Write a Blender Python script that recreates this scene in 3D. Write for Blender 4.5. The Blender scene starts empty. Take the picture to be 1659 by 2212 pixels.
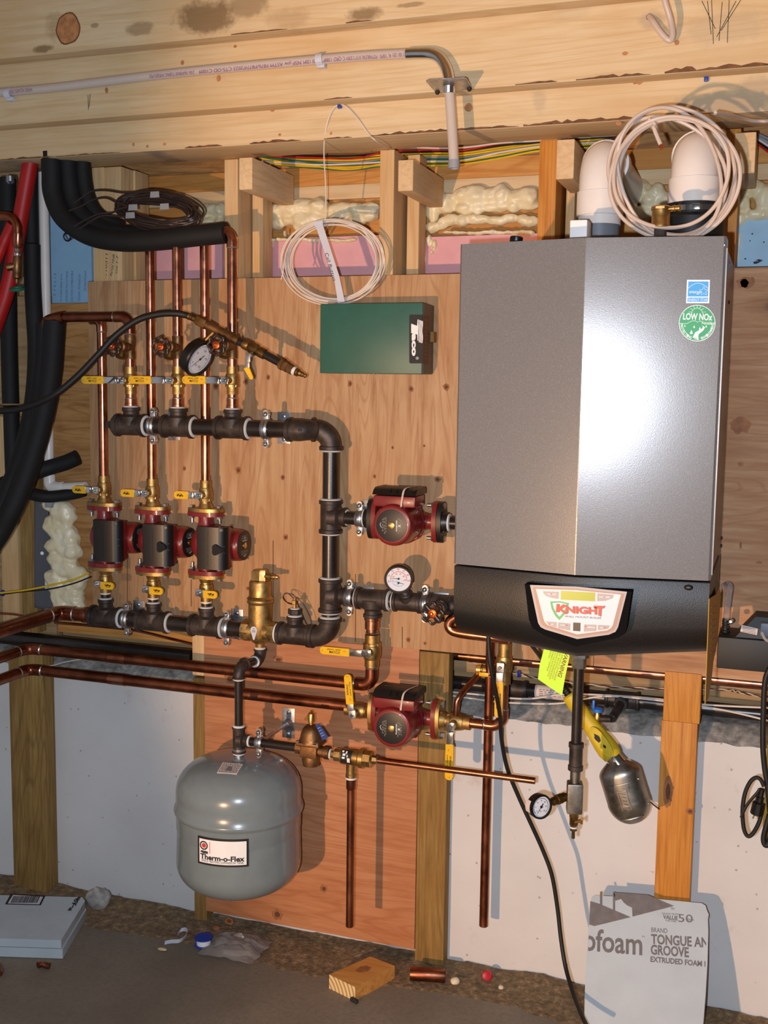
import bpy, bmesh, math, random
from mathutils import Vector, Matrix, Euler, Quaternion, noise
random.seed(7)
PI = math.pi
sc = bpy.context.scene
COL = sc.collection

# ------------------------------------------------------------------ camera
FPX, W, H = 2400.0, 1659.0, 2212.0
YAW, PITCH, ROLL = math.radians(19.3), math.radians(6.5), math.radians(0.75)
CAM_DIST, CAM_H = 2.62, 1.50
cy_, sy_ = math.cos(YAW), math.sin(YAW)
cp_, sp_ = math.cos(PITCH), math.sin(PITCH)
cr_, sr_ = math.cos(ROLL), math.sin(ROLL)
_R = Matrix(((cr_, -sr_, 0), (sr_, cr_, 0), (0, 0, 1))) @ Matrix(((1, 0, 0), (0, cp_, -sp_), (0, sp_, cp_)))
_ax = _R @ Vector((cy_, 0, -sy_))      # world X in camera (right, down, forward)
_dn = _R @ Vector((0, 1, 0))           # world -Z
_nm = _R @ Vector((sy_, 0, cy_))       # world Y
CAM = Vector((0, -CAM_DIST, CAM_H))
cam_d = bpy.data.cameras.new('camera')
cam_d.sensor_fit = 'VERTICAL'
cam_d.sensor_height = 36.0
cam_d.lens = FPX * 36.0 / H
cam_d.clip_start = 0.02
cam = bpy.data.objects.new('camera', cam_d)
COL.objects.link(cam)
# rows: world axes expressed in blender camera axes (right, up, back)
right = Vector((_ax[0], _nm[0], -_dn[0]))
down = Vector((_ax[1], _nm[1], -_dn[1]))
fwd = Vector((_ax[2], _nm[2], -_dn[2]))
rot = Matrix((right, -down, -fwd)).transposed()
cam.matrix_world = Matrix.Translation(CAM) @ rot.to_4x4()
sc.camera = cam

# ------------------------------------------------------------------ light and exposure
sc.view_settings.view_transform = 'Standard'
sc.view_settings.look = 'None'
sc.view_settings.gamma = 1.0
sc.view_settings.use_curve_mapping = False
sc.view_settings.exposure = 0.0
world = bpy.data.worlds.new('World')
sc.world = world
world.use_nodes = True
world.node_tree.nodes['Background'].inputs[0].default_value = (1.0, 0.90, 0.80, 1)
world.node_tree.nodes['Background'].inputs[1].default_value = 0.06

def lamp(name, kind, loc, power, color, **kw):
    d = bpy.data.lights.new(name, kind)
    d.energy = power
    d.color = color
    for k, v in kw.items():
        setattr(d, k, v)
    o = bpy.data.objects.new(name, d)
    COL.objects.link(o)
    o.location = loc
    return o
# the camera's own flash, beside and just below the lens
flash = lamp('camera_flash', 'POINT', CAM + right * -0.075 + down * 0.04, 136, (0.86, 0.97, 1.13), shadow_soft_size=0.012)
# the halogen work lamp standing low on the left behind the photographer
halogen = lamp('work_lamp', 'SPOT', (-1.22, -3.75, 0.76), 330, (1.0, 0.60, 0.33), shadow_soft_size=0.03,
               spot_size=math.radians(68), spot_blend=0.30)
_aim = Vector((0.56, 0.0, 1.22)) - halogen.location
halogen.rotation_euler = _aim.to_track_quat('-Z', 'Y').to_euler()

# ------------------------------------------------------------------ from the photograph's pixels to points in the room
def ray(px, py):
    cx, cyy = (px - W / 2) / FPX, (py - H / 2) / FPX
    return right * cx + down * cyy + fwd
def P(px, py, y):
    r = ray(px, py)
    return CAM + r * ((y - CAM.y) / r.y)
def PZ(px, py, z=0.0):
    r = ray(px, py)
    return CAM + r * ((z - CAM.z) / r.z)
def PX(px, py, x):
    r = ray(px, py)
    return CAM + r * ((x - CAM.x) / r.x)
def mpp(p):
    """metres covered by one pixel of the 1659-wide frame at point p"""
    return (p - CAM).dot(fwd) / FPX
def V(*a):
    return Vector(a)
X, Y, Z = V(1, 0, 0), V(0, 1, 0), V(0, 0, 1)

# ------------------------------------------------------------------ mesh building
def frame(z, x=None):
    """3x3 with columns x, y, z; z along the given direction"""
    z = Vector(z).normalized()
    if x is None:
        x = V(1, 0, 0) if abs(z.x) < 0.8 else V(0, 0, 1)
    x = (Vector(x) - z * Vector(x).dot(z)).normalized()
    y = z.cross(x)
    return Matrix((x, y, z)).transposed()
def mat4(loc, z=(0, 0, 1), x=None):
    return Matrix.Translation(Vector(loc)) @ frame(z, x).to_4x4()

class MB:
    def __init__(s):
        s.b = bmesh.new()
    def box(s, c, d, m=None, bev=0.0, rot=None):
        bm = s.b
        M = Matrix.Translation(Vector(c))
        if rot is not None:
            M = M @ rot.to_4x4()
        if m is not None:
            M = m @ M
        n0 = set(bm.verts)
        hx, hy, hz = d[0] / 2, d[1] / 2, d[2] / 2
        if bev <= 0:
            vs = [bm.verts.new(M @ V(x * hx, y * hy, z * hz)) for z in (-1, 1) for y in (-1, 1) for x in (-1, 1)]
            for f in ((0, 2, 3, 1), (4, 5, 7, 6), (0, 1, 5, 4), (2, 6, 7, 3), (0, 4, 6, 2), (1, 3, 7, 5)):
                bm.faces.new([vs[i] for i in f])
        else:
            b = min(bev, hx * .95, hy * .95, hz * .95)
            tmp = bmesh.new()
            bmesh.ops.create_cube(tmp, size=1.0, matrix=Matrix.Diagonal((d[0], d[1], d[2], 1)))
            bmesh.ops.bevel(tmp, geom=tmp.edges[:], offset=b, segments=2, profile=0.6, affect='EDGES')
            s.merge(tmp, M)
        return s
    def merge(s, tmp, M):
        mp = {}
        for v in tmp.verts:
            mp[v] = s.b.verts.new(M @ v.co)
        for f in tmp.faces:
            try:
                s.b.faces.new([mp[v] for v in f.verts])
            except ValueError:
                pass
        tmp.free()
        return s
    def rings(s, rings, cap0=True, cap1=True, closed=False):
        bm = s.b
        R = [[bm.verts.new(p) for p in r] for r in rings]
        n = len(R[0])
        pairs = list(zip(R[:-1], R[1:]))
        if closed:
            pairs.append((R[-1], R[0]))
        for a, c in pairs:
            for i in range(n):
                j = (i + 1) % n
                bm.faces.new((a[i], a[j], c[j], c[i]))
        if not closed:
            if cap0:
                bm.faces.new(list(reversed(R[0])))
            if cap1:
                bm.faces.new(R[-1])
        return s
    def lathe(s, prof, m=None, seg=24, sx=1.0, sy=1.0, cap0=True, cap1=True, a0=0.0):
        """prof: list of (r, z); spun round local z"""
        m = m or Matrix()
        out = []
        for r, z in prof:
            r = max(r, 1e-5)
            out.append([m @ V(r * sx * math.cos(a0 + 2 * PI * i / seg), r * sy * math.sin(a0 + 2 * PI * i / seg), z) for i in range(seg)])
        return s.rings(out, cap0, cap1)
    def cyl(s, p0, p1, r, seg=20, r1=None, cap=True):
        p0, p1 = Vector(p0), Vector(p1)
        m = mat4(p0, p1 - p0)
        L = (p1 - p0).length
        return s.lathe([(r, 0), (r if r1 is None else r1, L)], m, seg, cap0=cap, cap1=cap)
    def hexa(s, p0, p1, r, seg=6):
        return s.cyl(p0, p1, r, seg)
    def tube(s, pts, r, seg=12, closed=False, cap=True):
        pts = [Vector(p) for p in pts]
        n = len(pts)
        if n < 2:
            return s
        tang = []
        for i in range(n):
            a = pts[(i - 1) % n] if (closed or i > 0) else pts[i]
            c = pts[(i + 1) % n] if (closed or i < n - 1) else pts[i]
            t = c - a
            tang.append(t.normalized() if t.length > 1e-9 else V(0, 0, 1))
        x = frame(tang[0]).col[0]
        out = []
        for i in range(n):
            t = tang[i]
            x = x - t * x.dot(t)
            x = x.normalized() if x.length > 1e-6 else frame(t).col[0]
            y = t.cross(x)
            rr = r[i] if isinstance(r, (list, tuple)) else r
            out.append([pts[i] + x * (rr * math.cos(2 * PI * k / seg)) + y * (rr * math.sin(2 * PI * k / seg)) for k in range(seg)])
        return s.rings(out, cap, cap, closed)
    def torus(s, m, R, r, seg=28, rs=10, a0=0.0, a1=2 * PI):
        full = abs(a1 - a0 - 2 * PI) < 1e-6
        n = seg if full else seg + 1
        pts = [m @ V(R * math.cos(a0 + (a1 - a0) * i / seg), R * math.sin(a0 + (a1 - a0) * i / seg), 0) for i in range(n)]
        return s.tube(pts, r, rs, closed=full)
    def ball(s, c, r, m=None, seg=16, sc_=(1, 1, 1)):
        prof = [(r * math.sin(PI * i / (seg // 2)), -r * math.cos(PI * i / (seg // 2))) for i in range(seg // 2 + 1)]
        M = Matrix.Translation(Vector(c)) @ Matrix.Diagonal((sc_[0], sc_[1], sc_[2], 1))
        if m is not None:
            M = m @ M
        return s.lathe(prof, M, seg)
    def poly(s, pts, depth):
        """prism: outline points (3-D, planar) pushed by vector depth"""
        bm = s.b
        d = Vector(depth)
        a = [bm.verts.new(Vector(p)) for p in pts]
        c = [bm.verts.new(Vector(p) + d) for p in pts]
        n = len(a)
        bm.faces.new(a)
        bm.faces.new(list(reversed(c)))
        for i in range(n):
            j = (i + 1) % n
            bm.faces.new((a[j], a[i], c[i], c[j]))
        return s
    def frame_poly(s, outer, inner, depth):
        bm = s.b
        d = Vector(depth)
        o0 = [bm.verts.new(Vector(p)) for p in outer]; i0 = [bm.verts.new(Vector(p)) for p in inner]
        o1 = [bm.verts.new(Vector(p) + d) for p in outer]; i1 = [bm.verts.new(Vector(p) + d) for p in inner]
        n = len(o0)
        for k in range(n):
            j = (k + 1) % n
            bm.faces.new((o0[k], o0[j], i0[j], i0[k]))
            bm.faces.new((o1[j], o1[k], i1[k], i1[j]))
            bm.faces.new((o0[j], o0[k], o1[k], o1[j]))
            bm.faces.new((i0[k], i0[j], i1[j], i1[k]))
        return s
    def grid(s, fn, nu, nv):
        bm = s.b
        g = [[bm.verts.new(fn(u / nu, v / nv)) for u in range(nu + 1)] for v in range(nv + 1)]
        for v in range(nv):
            for u in range(nu):
                bm.faces.new((g[v][u], g[v][u + 1], g[v + 1][u + 1], g[v + 1][u]))
        return s
    def mesh(s, name, mat, angle=35):
        bm = s.b
        bmesh.ops.recalc_face_normals(bm, faces=bm.faces[:])
        me = bpy.data.meshes.new(name)
        bm.to_mesh(me)
        bm.free()
        me.polygons.foreach_set('use_smooth', [True] * len(me.polygons))
        me.set_sharp_from_angle(angle=math.radians(angle))
        if mat is not None:
            me.materials.append(mat)
        return me
    def part(s, name, mat, parent, angle=35):
        """a part, in its parent's own axes"""
        o = bpy.data.objects.new(name, s.mesh(name, mat, angle))
        COL.objects.link(o)
        o.parent = parent
        return o
    def wpart(s, name, mat, parent, angle=35):
        """a part whose shape was laid out in room coordinates"""
        inv = ROOTM[parent.name].inverted()
        bmesh.ops.transform(s.b, matrix=inv, verts=s.b.verts[:])
        o = s.part(name, mat, parent, angle)
        ROOTM[o.name] = ROOTM[parent.name]
        return o
    def thing(s, name, mat, label, cat, group=None, angle=35, kind=None):
        """a thing of one mesh, laid out in room coordinates; its origin goes to the middle of its base"""
        vs = [v.co for v in s.b.verts]
        lo = V(min(v.x for v in vs), min(v.y for v in vs), min(v.z for v in vs))
        hi = V(max(v.x for v in vs), max(v.y for v in vs), max(v.z for v in vs))
        c = V((lo.x + hi.x) / 2, (lo.y + hi.y) / 2, lo.z)
        bmesh.ops.translate(s.b, vec=-c, verts=s.b.verts[:])
        o = bpy.data.objects.new(name, s.mesh(name, mat, angle))
        COL.objects.link(o)
        o.location = c
        ROOTM[o.name] = Matrix.Translation(c)
        tag(o, label, cat, group, kind)
        return o
ROOTM = {}
def tag(o, label=None, cat=None, group=None, kind=None):
    if label: o['label'] = label
    if cat: o['category'] = cat
    if group: o['group'] = group
    if kind: o['kind'] = kind
    return o
def root(name, label, cat, loc=(0, 0, 0), group=None, z=(0, 0, 1), x=None):
    o = bpy.data.objects.new(name, None)
    o.empty_display_size = 0.03
    COL.objects.link(o)
    M = mat4(loc, z, x)
    o.matrix_world = M
    ROOTM[o.name] = M
    return tag(o, label, cat, group)
def dup(src, M, label, group=None):
    """copy of a thing with copies of its parts and sub-parts"""
    r = src.copy(); COL.objects.link(r)
    r.matrix_world = M
    ROOTM[r.name] = M
    r['label'] = label
    if group: r['group'] = group
    for ch in src.children:
        c = ch.copy(); COL.objects.link(c); c.parent = r
        for g in ch.children:
            d = g.copy(); COL.objects.link(d); d.parent = c
    return r
def structure(mb, name, mat, label, angle=35):
    return mb.thing(name, mat, label, 'structure', kind='structure', angle=angle)

def smooth(pts, n=8, closed=False):
    """Catmull-Rom through the points"""
    pts = [Vector(p) for p in pts]
    out = []
    m = len(pts)
    rng = range(m if closed else m - 1)
    for i in rng:
        if closed:
            p0, p1, p2, p3 = pts[(i - 1) % m], pts[i], pts[(i + 1) % m], pts[(i + 2) % m]
        else:
            p0, p1, p2, p3 = pts[max(i - 1, 0)], pts[i], pts[i + 1], pts[min(i + 2, m - 1)]
        for k in range(n):
            t = k / n
            out.append(0.5 * ((2 * p1) + (p2 - p0) * t + (2 * p0 - 5 * p1 + 4 * p2 - p3) * t * t + (3 * p1 - p0 - 3 * p2 + p3) * t * t * t))
    if not closed:
        out.append(pts[-1])
    return out
def arc(c, a, b, r, n=8):
    """quarter bend: from c+? ; points of an arc with centre c, start dir a, end dir b"""
    a, b = Vector(a), Vector(b)
    return [Vector(c) + a * (r * math.cos(PI / 2 * i / n)) + b * (r * math.sin(PI / 2 * i / n)) for i in range(n + 1)]

FONT = {}
def text_mesh(txt, size=1.0, bold=False, extrude=0.0, shear=0.0, align='CENTER', offset=0.0, spacing=1.0):
    cu = bpy.data.curves.new('lettering', 'FONT')
    cu.body = txt
    cu.size = size
    cu.extrude = extrude
    cu.shear = shear
    cu.align_x = align
    cu.align_y = 'CENTER'
    cu.offset = offset
    cu.space_character = spacing
    cu.resolution_u = 3
    o = bpy.data.objects.new('lettering', cu)
    COL.objects.link(o)
    dg = bpy.context.evaluated_depsgraph_get()
    me = bpy.data.meshes.new_from_object(o.evaluated_get(dg))
    bpy.data.objects.remove(o)
    bpy.data.curves.remove(cu)
    return me
def text_into(mb, txt, M, size, width=None, **kw):
    """flat lettering in the x-y plane of M; width stretches it to that many metres"""
    me = text_mesh(txt, size, **kw)
    xs = [v.co.x for v in me.vertices]
    if not xs:
        return mb
    f = 1.0
    if width:
        f = width / max(1e-6, max(xs) - min(xs))
    S = M @ Matrix.Diagonal((f, 1, 1, 1))
    mp = [mb.b.verts.new(S @ v.co) for v in me.vertices]
    for p in me.polygons:
        try:
            mb.b.faces.new([mp[i] for i in p.vertices])
        except ValueError:
            pass
    bpy.data.meshes.remove(me)
    return mb

# ------------------------------------------------------------------ materials
def lin(c):
    return tuple((x / 255 / 12.92) if x / 255 <= .04045 else ((x / 255 + .055) / 1.055) ** 2.4 for x in c)
class N:
    def __init__(s, name):
        s.m = bpy.data.materials.new(name)
        s.m.use_nodes = True
        s.t = s.m.node_tree
        s.b = s.t.nodes['Principled BSDF']
    def n(s, typ, **kw):
        o = s.t.nodes.new(typ)
        for k, v in kw.items():
            if k.startswith('_'):
                setattr(o, k[1:], v)
            else:
                o.inputs[k.replace('__', ' ')].default_value = v
        return o
    def l(s, a, b):
        s.t.links.new(a, b)
    def ramp(s, fac, stops):
        r = s.t.nodes.new('ShaderNodeValToRGB')
        e = r.color_ramp.elements
        while len(e) < len(stops):
            e.new(0.5)
        for i, (p, c) in enumerate(stops):
            e[i].position = p
            e[i].color = (*c, 1) if len(c) == 3 else c
        s.l(fac, r.inputs[0])
        return r.outputs[0]
    def mix(s, fac, a, b, mode='MIX'):
        x = s.t.nodes.new('ShaderNodeMix')
        x.data_type = 'RGBA'
        x.blend_type = mode
        for sock, v in ((x.inputs[0], fac), (x.inputs[6], a), (x.inputs[7], b)):
            if hasattr(v, 'links') or isinstance(v, bpy.types.NodeSocket):
                s.l(v, sock)
            elif isinstance(v, (int, float)):
                sock.default_value = v
            else:
                sock.default_value = (*v, 1) if len(v) == 3 else v
        return x.outputs[2]
    def math(s, op, a, b=0.0):
        x = s.t.nodes.new('ShaderNodeMath')
        x.operation = op
        for i, v in enumerate((a, b)):
            if isinstance(v, bpy.types.NodeSocket):
                s.l(v, x.inputs[i])
            else:
                x.inputs[i].default_value = v
        return x.outputs[0]
    def coords(s, scale=(1, 1, 1), rot=(0, 0, 0), rnd=True, geo=False):
        tc = s.t.nodes.new('ShaderNodeTexCoord')
        mp = s.t.nodes.new('ShaderNodeMapping')
        mp.inputs['Scale'].default_value = scale
        mp.inputs['Rotation'].default_value = rot
        src = tc.outputs['Object']
        if rnd:
            oi = s.t.nodes.new('ShaderNodeObjectInfo')
            va = s.t.nodes.new('ShaderNodeVectorMath'); va.operation = 'ADD'
            cb = s.t.nodes.new('ShaderNodeCombineXYZ')
            s.l(s.math('MULTIPLY', oi.outputs['Random'], 37.0), cb.inputs[0])
            s.l(s.math('MULTIPLY', oi.outputs['Random'], 91.0), cb.inputs[1])
            s.l(s.math('MULTIPLY', oi.outputs['Random'], 13.0), cb.inputs[2])
            s.l(src, va.inputs[0]); s.l(cb.outputs[0], va.inputs[1])
            src = va.outputs[0]
        s.l(src, mp.inputs[0])
        return mp.outputs[0]
    def noise(s, vec, scale, detail=3.0, rough=0.55, dist=0.0):
        x = s.n('ShaderNodeTexNoise', Scale=scale, Detail=detail, Roughness=rough, Distortion=dist)
        s.l(vec, x.inputs['Vector'])
        return x.outputs['Fac']
    def bump(s, h, strength=0.2, dist=0.002):
        x = s.n('ShaderNodeBump', Strength=strength, Distance=dist)
        s.l(h, x.inputs['Height'])
        s.l(x.outputs[0], s.b.inputs['Normal'])
    def color(s, v):
        if isinstance(v, bpy.types.NodeSocket):
            s.l(v, s.b.inputs['Base Color'])
        else:
            s.b.inputs['Base Color'].default_value = (*v, 1)
        return s
    def set(s, rough=None, metal=None, spec=None, coat=None, trans=None, alpha=None, ior=None, sss=None, croughness=None):
        for k, v in (('Roughness', rough), ('Metallic', metal), ('Specular IOR Level', spec), ('Coat Weight', coat), ('Transmission Weight', trans), ('Alpha', alpha), ('IOR', ior), ('Subsurface Weight', sss), ('Coat Roughness', croughness)):
            if v is None: continue
            if isinstance(v, bpy.types.NodeSocket):
                s.l(v, s.b.inputs[k])
            else:
                s.b.inputs[k].default_value = v
        return s

def plain(name, rgb, rough=0.5, metal=0.0, var=0.12, spec=None, coat=None, bump=0.0, bscale=200, scale=25):
    n = N(name)
    c = lin(rgb)
    v = n.coords()
    f = n.noise(v, scale, 4)
    d = tuple(x * (1 - var) for x in c); h = tuple(min(1, x * (1 + var)) for x in c)
    n.color(n.ramp(f, [(.3, d), (.7, h)]))
    n.set(rough=rough, metal=metal, spec=spec, coat=coat)
    if bump:
        n.bump(n.noise(v, bscale, 2), bump, 0.0008)
    return n.m

def wood(name, base, dark, light, axis='X', grain=70, ring=6.0, knots=0.0, rough=0.7, stain=None, stretch=14, seed=0.0, ply=False, wear=0.0):
    """sawn lumber or veneer: stretched noise lines along an axis, knots and stains with a shape of their own"""
    n = N(name)
    st = {'X': (1 / stretch, 1, 1), 'Y': (1, 1 / stretch, 1), 'Z': (1, 1, 1 / stretch)}[axis]
    v = n.coords(st)
    big = n.noise(v, ring, 2, .5, 1.2)
    w = n.math('MULTIPLY', big, 22.0)
    rings = n.math('ABSOLUTE', n.math('SUBTRACT', n.math('FRACT', w), 0.5))
    fine = n.noise(v, grain, 4, .65)
    b, d, h = lin(base), lin(dark), lin(light)
    c = n.ramp(fine, [(.25, d), (.5, b), (.78, h)])
    rr = n.ramp(rings, [(.02, (1, 1, 1)), (.16, (0, 0, 0))])
    c = n.mix(n.math('MULTIPLY', rr, .5), c, d)
    patch = n.noise(n.coords((1, 1, 1)), 3.2, 3, .55)
    c = n.mix(n.ramp(patch, [(.4, (0, 0, 0)), (.72, (.6, .6, .6))]), c, (b[0] * .86, b[1] * .72, b[2] * .55))
    if knots:
        k = n.n('ShaderNodeTexVoronoi', Scale=knots)
        s3 = {'X': (.55, 1, 1), 'Y': (1, .55, 1), 'Z': (1, 1, .55)}[axis]
        n.l(n.coords(s3), k.inputs['Vector'])
        c = n.mix(n.ramp(k.outputs['Distance'], [(.045, (1, 1, 1)), (.07, (.25, .25, .25)), (.13, (0, 0, 0))]), c, tuple(x * .42 for x in d))
    if stain:
        sn = n.noise(n.coords((.6, 1, 1)), 5.0, 5, .6)
        c = n.mix(n.ramp(sn, [(.56, (0, 0, 0)), (.68, (.8, .8, .8))]), c, lin(stain))
    n.color(c)
    n.set(rough=rough, spec=.3)
    n.bump(fine, .12, .001)
    return n.m

def metal(name, rgb, rough=0.3, dark=0.55, scale=18, var=0.35, bump=0.0, tint=None, spots=None):
    n = N(name)
    v = n.coords()
    f = n.noise(v, scale, 5, .6)
    c = lin(rgb)
    d = tuple(x * dark for x in c) if tint is None else lin(tint)
    n.color(n.ramp(f, [(.32, d), (.6, c)]))
    r = n.ramp(n.noise(v, scale * 2.3, 3), [(.3, (rough * .8,) * 3), (.7, (min(1, rough * 1.35),) * 3)])
    n.set(rough=r, metal=1.0)
    if bump:
        n.bump(n.noise(v, 260, 2), bump, .0006)
    return n.m

M = {}
M['ply'] = wood('fir_plywood', (190, 150, 110), (160, 112, 74), (206, 170, 130), 'Z', 55, 5.0, 4.2, .62, stretch=10)
M['ply_h'] = wood('rough_plywood', (186, 142, 106), (150, 106, 78), (210, 174, 140), 'X', 60, 5.0, 3.2, .7, stretch=10)
M['ply_low'] = wood('red_plywood', (190, 130, 90), (164, 102, 66), (202, 146, 106), 'X', 60, 3.0, 3.4, .62, stretch=10)
M['ply_dull'] = wood('tan_plywood', (176, 130, 78), (134, 90, 48), (196, 152, 100), 'X', 60, 5.0, 3.0, .68, stretch=8)
M['pine'] = wood('pale_pine', (220, 194, 152), (204, 172, 126), (228, 206, 168), 'X', 80, 3.0, 0, .66, stretch=18)
M['pine_v'] = wood('pale_pine_upright', (216, 182, 134), (194, 156, 106), (228, 200, 156), 'Z', 90, 4.0, 3.0, .66, stretch=18)
M['pine_y'] = wood('pine_block', (222, 192, 150), (204, 168, 122), (232, 206, 168), 'Y', 90, 6.0, 0, .66, stretch=10)
M['pine_o'] = wood('amber_pine', (206, 148, 78), (176, 112, 48), (220, 168, 100), 'X', 80, 4.0, 2.2, .66, stretch=16)
M['pine_ov'] = wood('amber_pine_upright', (204, 138, 58), (168, 98, 32), (220, 158, 80), 'Z', 100, 6.0, 3.4, .55, stretch=16)
M['treated'] = wood('treated_lumber', (150, 118, 66), (108, 80, 40), (176, 144, 90), 'Z', 110, 6.0, 3.0, .75, stretch=16)
M['greywood'] = wood('weathered_board', (170, 142, 104), (132, 104, 70), (192, 166, 130), 'X', 90, 4.0, 0, .8, stretch=18)

n = N('painted_concrete')
v = n.coords()
c = n.ramp(n.noise(v, 2.2, 5), [(.3, lin((206, 204, 202))), (.7, lin((224, 222, 220)))])
sp = n.n('ShaderNodeTexVoronoi', Scale=26.0); n.l(n.coords((1, 1, 1)), sp.inputs['Vector'])
c = n.mix(n.ramp(sp.outputs['Distance'], [(.05, (.7, .7, .7)), (.1, (0, 0, 0))]), c, lin((150, 138, 122)))
c = n.mix(n.ramp(n.noise(v, 4.5, 6, .7), [(.62, (0, 0, 0)), (.74, (.55, .55, .55))]), c, lin((184, 160, 134)))
n.color(c); n.set(rough=.75, spec=.3); n.bump(n.noise(v, 70, 4), .25, .002)
M['wallpaint'] = n.m

n = N('bare_concrete')
v = n.coords()
c = n.ramp(n.noise(v, 40, 5, .65), [(.35, lin((122, 119, 114))), (.55, lin((168, 164, 157))), (.75, lin((214, 208, 198)))])
n.color(c); n.set(rough=.9); n.bump(n.noise(v, 60, 5), .35, .003)
M['ledge'] = n.m

n = N('concrete_floor')
v = n.coords(rnd=False)
c = n.ramp(n.noise(v, 3.0, 6, .6), [(.3, lin((116, 106, 93))), (.7, lin((142, 130, 114)))])
c = n.mix(n.ramp(n.noise(v, 90, 3), [(.4, (0, 0, 0)), (.8, (.5, .5, .5))]), c, lin((106, 94, 81)))
c = n.mix(n.ramp(n.noise(v, 1.6, 3), [(.5, (0, 0, 0)), (.7, (.5, .5, .5))]), c, lin((104, 92, 76)))
n.color(c); n.set(rough=.7, spec=.25); n.bump(n.noise(v, 120, 3), .2, .001)
M['floor'] = n.m
n = N('sawdust')
v = n.coords(rnd=False)
c = n.ramp(n.noise(v, 60, 5, .7), [(.3, lin((84, 68, 50))), (.55, lin((128, 106, 78))), (.8, lin((190, 164, 124)))])
n.color(c); n.set(rough=.95); n.bump(n.noise(v, 90, 4), .9, .004)
M['sawdust'] = n.m

M['copper'] = metal('copper', (192, 132, 106), .25, .5, 14, tint=(142, 86, 64))
M['copper_dk'] = metal('tarnished_copper', (160, 100, 74), .34, .5, 12, tint=(108, 62, 45))
M['solder'] = metal('solder', (206, 200, 192), .35, .8)
M['brass'] = metal('brass', (204, 170, 112), .36, .6, 20, tint=(166, 130, 76))
M['brass_cast'] = metal('cast_brass', (194, 162, 104), .44, .65, 30, bump=.25, tint=(168, 134, 80))
M['bronze'] = metal('dark_bronze', (150, 112, 76), .5, .6, 24, bump=.25, tint=(112, 82, 54))
M['brass_dk'] = metal('old_brass', (150, 116, 70), .45, .55, 26, tint=(96, 72, 42))
M['zinc'] = metal('zinc_plate', (196, 200, 206), .34, .7, 26)
M['chrome'] = metal('chrome', (220, 220, 220), .14, .8, 10)
M['steel'] = metal('grey_steel', (150, 146, 138), .45, .6, 22, bump=.2)
M['shield'] = metal('lamp_shield_steel', (178, 174, 166), .36, .5, 16)
n = N('black_iron')
v = n.coords()
c = n.ramp(n.noise(v, 30, 5, .6), [(.3, lin((44, 36, 32))), (.55, lin((66, 57, 52))), (.8, lin((92, 82, 76)))])
n.color(c); n.set(rough=.48, metal=.35, spec=.5); n.bump(n.noise(v, 300, 3), .35, .0009)
M['iron'] = n.m
n = N('black_pipe')
v = n.coords()
c = n.ramp(n.noise(v, 22, 5, .6), [(.3, lin((22, 18, 16))), (.6, lin((36, 29, 26))), (.85, lin((58, 46, 38)))])
n.color(c); n.set(rough=.3, spec=.55, coat=.25, croughness=.3); n.bump(n.noise(v, 240, 3), .2, .0006)
M['pipe'] = n.m
M['dope'] = plain('white_pipe_dope', (226, 226, 224), .6, var=.06)
M['pumpred'] = plain('pump_red', (124, 32, 31), .34, coat=.3, var=.15)
M['pumpblack'] = plain('pump_black', (24, 22, 22), .38, var=.2, bump=.1)
M['plate'] = plain('pump_nameplate', (34, 30, 30), .4, var=.1)
M['plateink'] = plain('nameplate_ink', (150, 142, 134), .6, var=.05)
M['yellow'] = plain('yellow_grip', (238, 184, 18), .32, coat=.3, var=.08)
M['ink'] = plain('black_ink', (24, 20, 18), .6, var=.05)
M['greyink'] = plain('grey_ink', (112, 106, 106), .7, var=.14, scale=60)
M['blackplastic'] = plain('black_plastic', (15, 14, 14), .36, var=.2)
M['rubber'] = plain('black_rubber', (20, 20, 19), .55, var=.15, bump=.1)
M['matteblack'] = plain('matte_black', (16, 15, 15), .85, var=.1, spec=.08)
M['insul'] = plain('black_pipe_insulation', (13, 13, 14), .72, var=.25, bump=.4, bscale=320)
M['white'] = plain('white_print', (240, 240, 240), .5, var=.03)
M['gaugeface'] = plain('gauge_face', (226, 228, 234), .4, var=.03)
M['glass'] = N('gauge_glass').set(rough=.02, trans=1.0, ior=1.3).color((.98, .98, 1)).m
M['red'] = plain('red_print', (214, 66, 48), .5, var=.06)
M['redpaint'] = plain('red_hose', (176, 20, 18), .5, var=.2, scale=12)
M['knob'] = plain('handwheel_brown', (52, 34, 26), .3, coat=.3, var=.2)
M['orangecap'] = metal('copper_red_hub', (232, 96, 50), .3, .7)
n = N('boiler_paint')
v = n.coords()
fl = n.n('ShaderNodeTexVoronoi', Scale=520.0); n.l(v, fl.inputs['Vector'])
c = n.mix(n.ramp(n.noise(v, 420, 2, .7), [(.45, (0, 0, 0)), (.75, (1, 1, 1))]), lin((122, 119, 117)), lin((138, 135, 134)))
n.color(c); n.set(rough=.23, metal=.2, spec=.5); n.bump(n.noise(v, 500, 2), .10, .0006)
M['boiler'] = n.m
n = N('black_crinkle')
v = n.coords()
n.color(n.ramp(n.noise(v, 500, 2), [(.4, lin((18, 16, 15))), (.7, lin((32, 29, 27)))])); n.set(rough=.42, spec=.5); n.bump(n.noise(v, 520, 2), .4, .0008)
M['skirt'] = n.m
M['boilerside'] = plain('boiler_side_steel', (128, 118, 112), .4, metal=.5, var=.1)
M['tank'] = plain('grey_tank_enamel', (120, 132, 136), .24, coat=.4, var=.05)
M['green'] = plain('green_enamel', (46, 94, 80), .42, var=.06, bump=.06, bscale=400)
M['darkgrey'] = plain('dark_grey_steel', (84, 78, 68), .45, var=.1)
M['pvc'] = plain('white_pvc', (232, 224, 216), .3, var=.03)
M['pvc_grey'] = plain('grey_pvc', (112, 118, 128), .45, var=.05)
n = N('translucent_pex')
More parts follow.
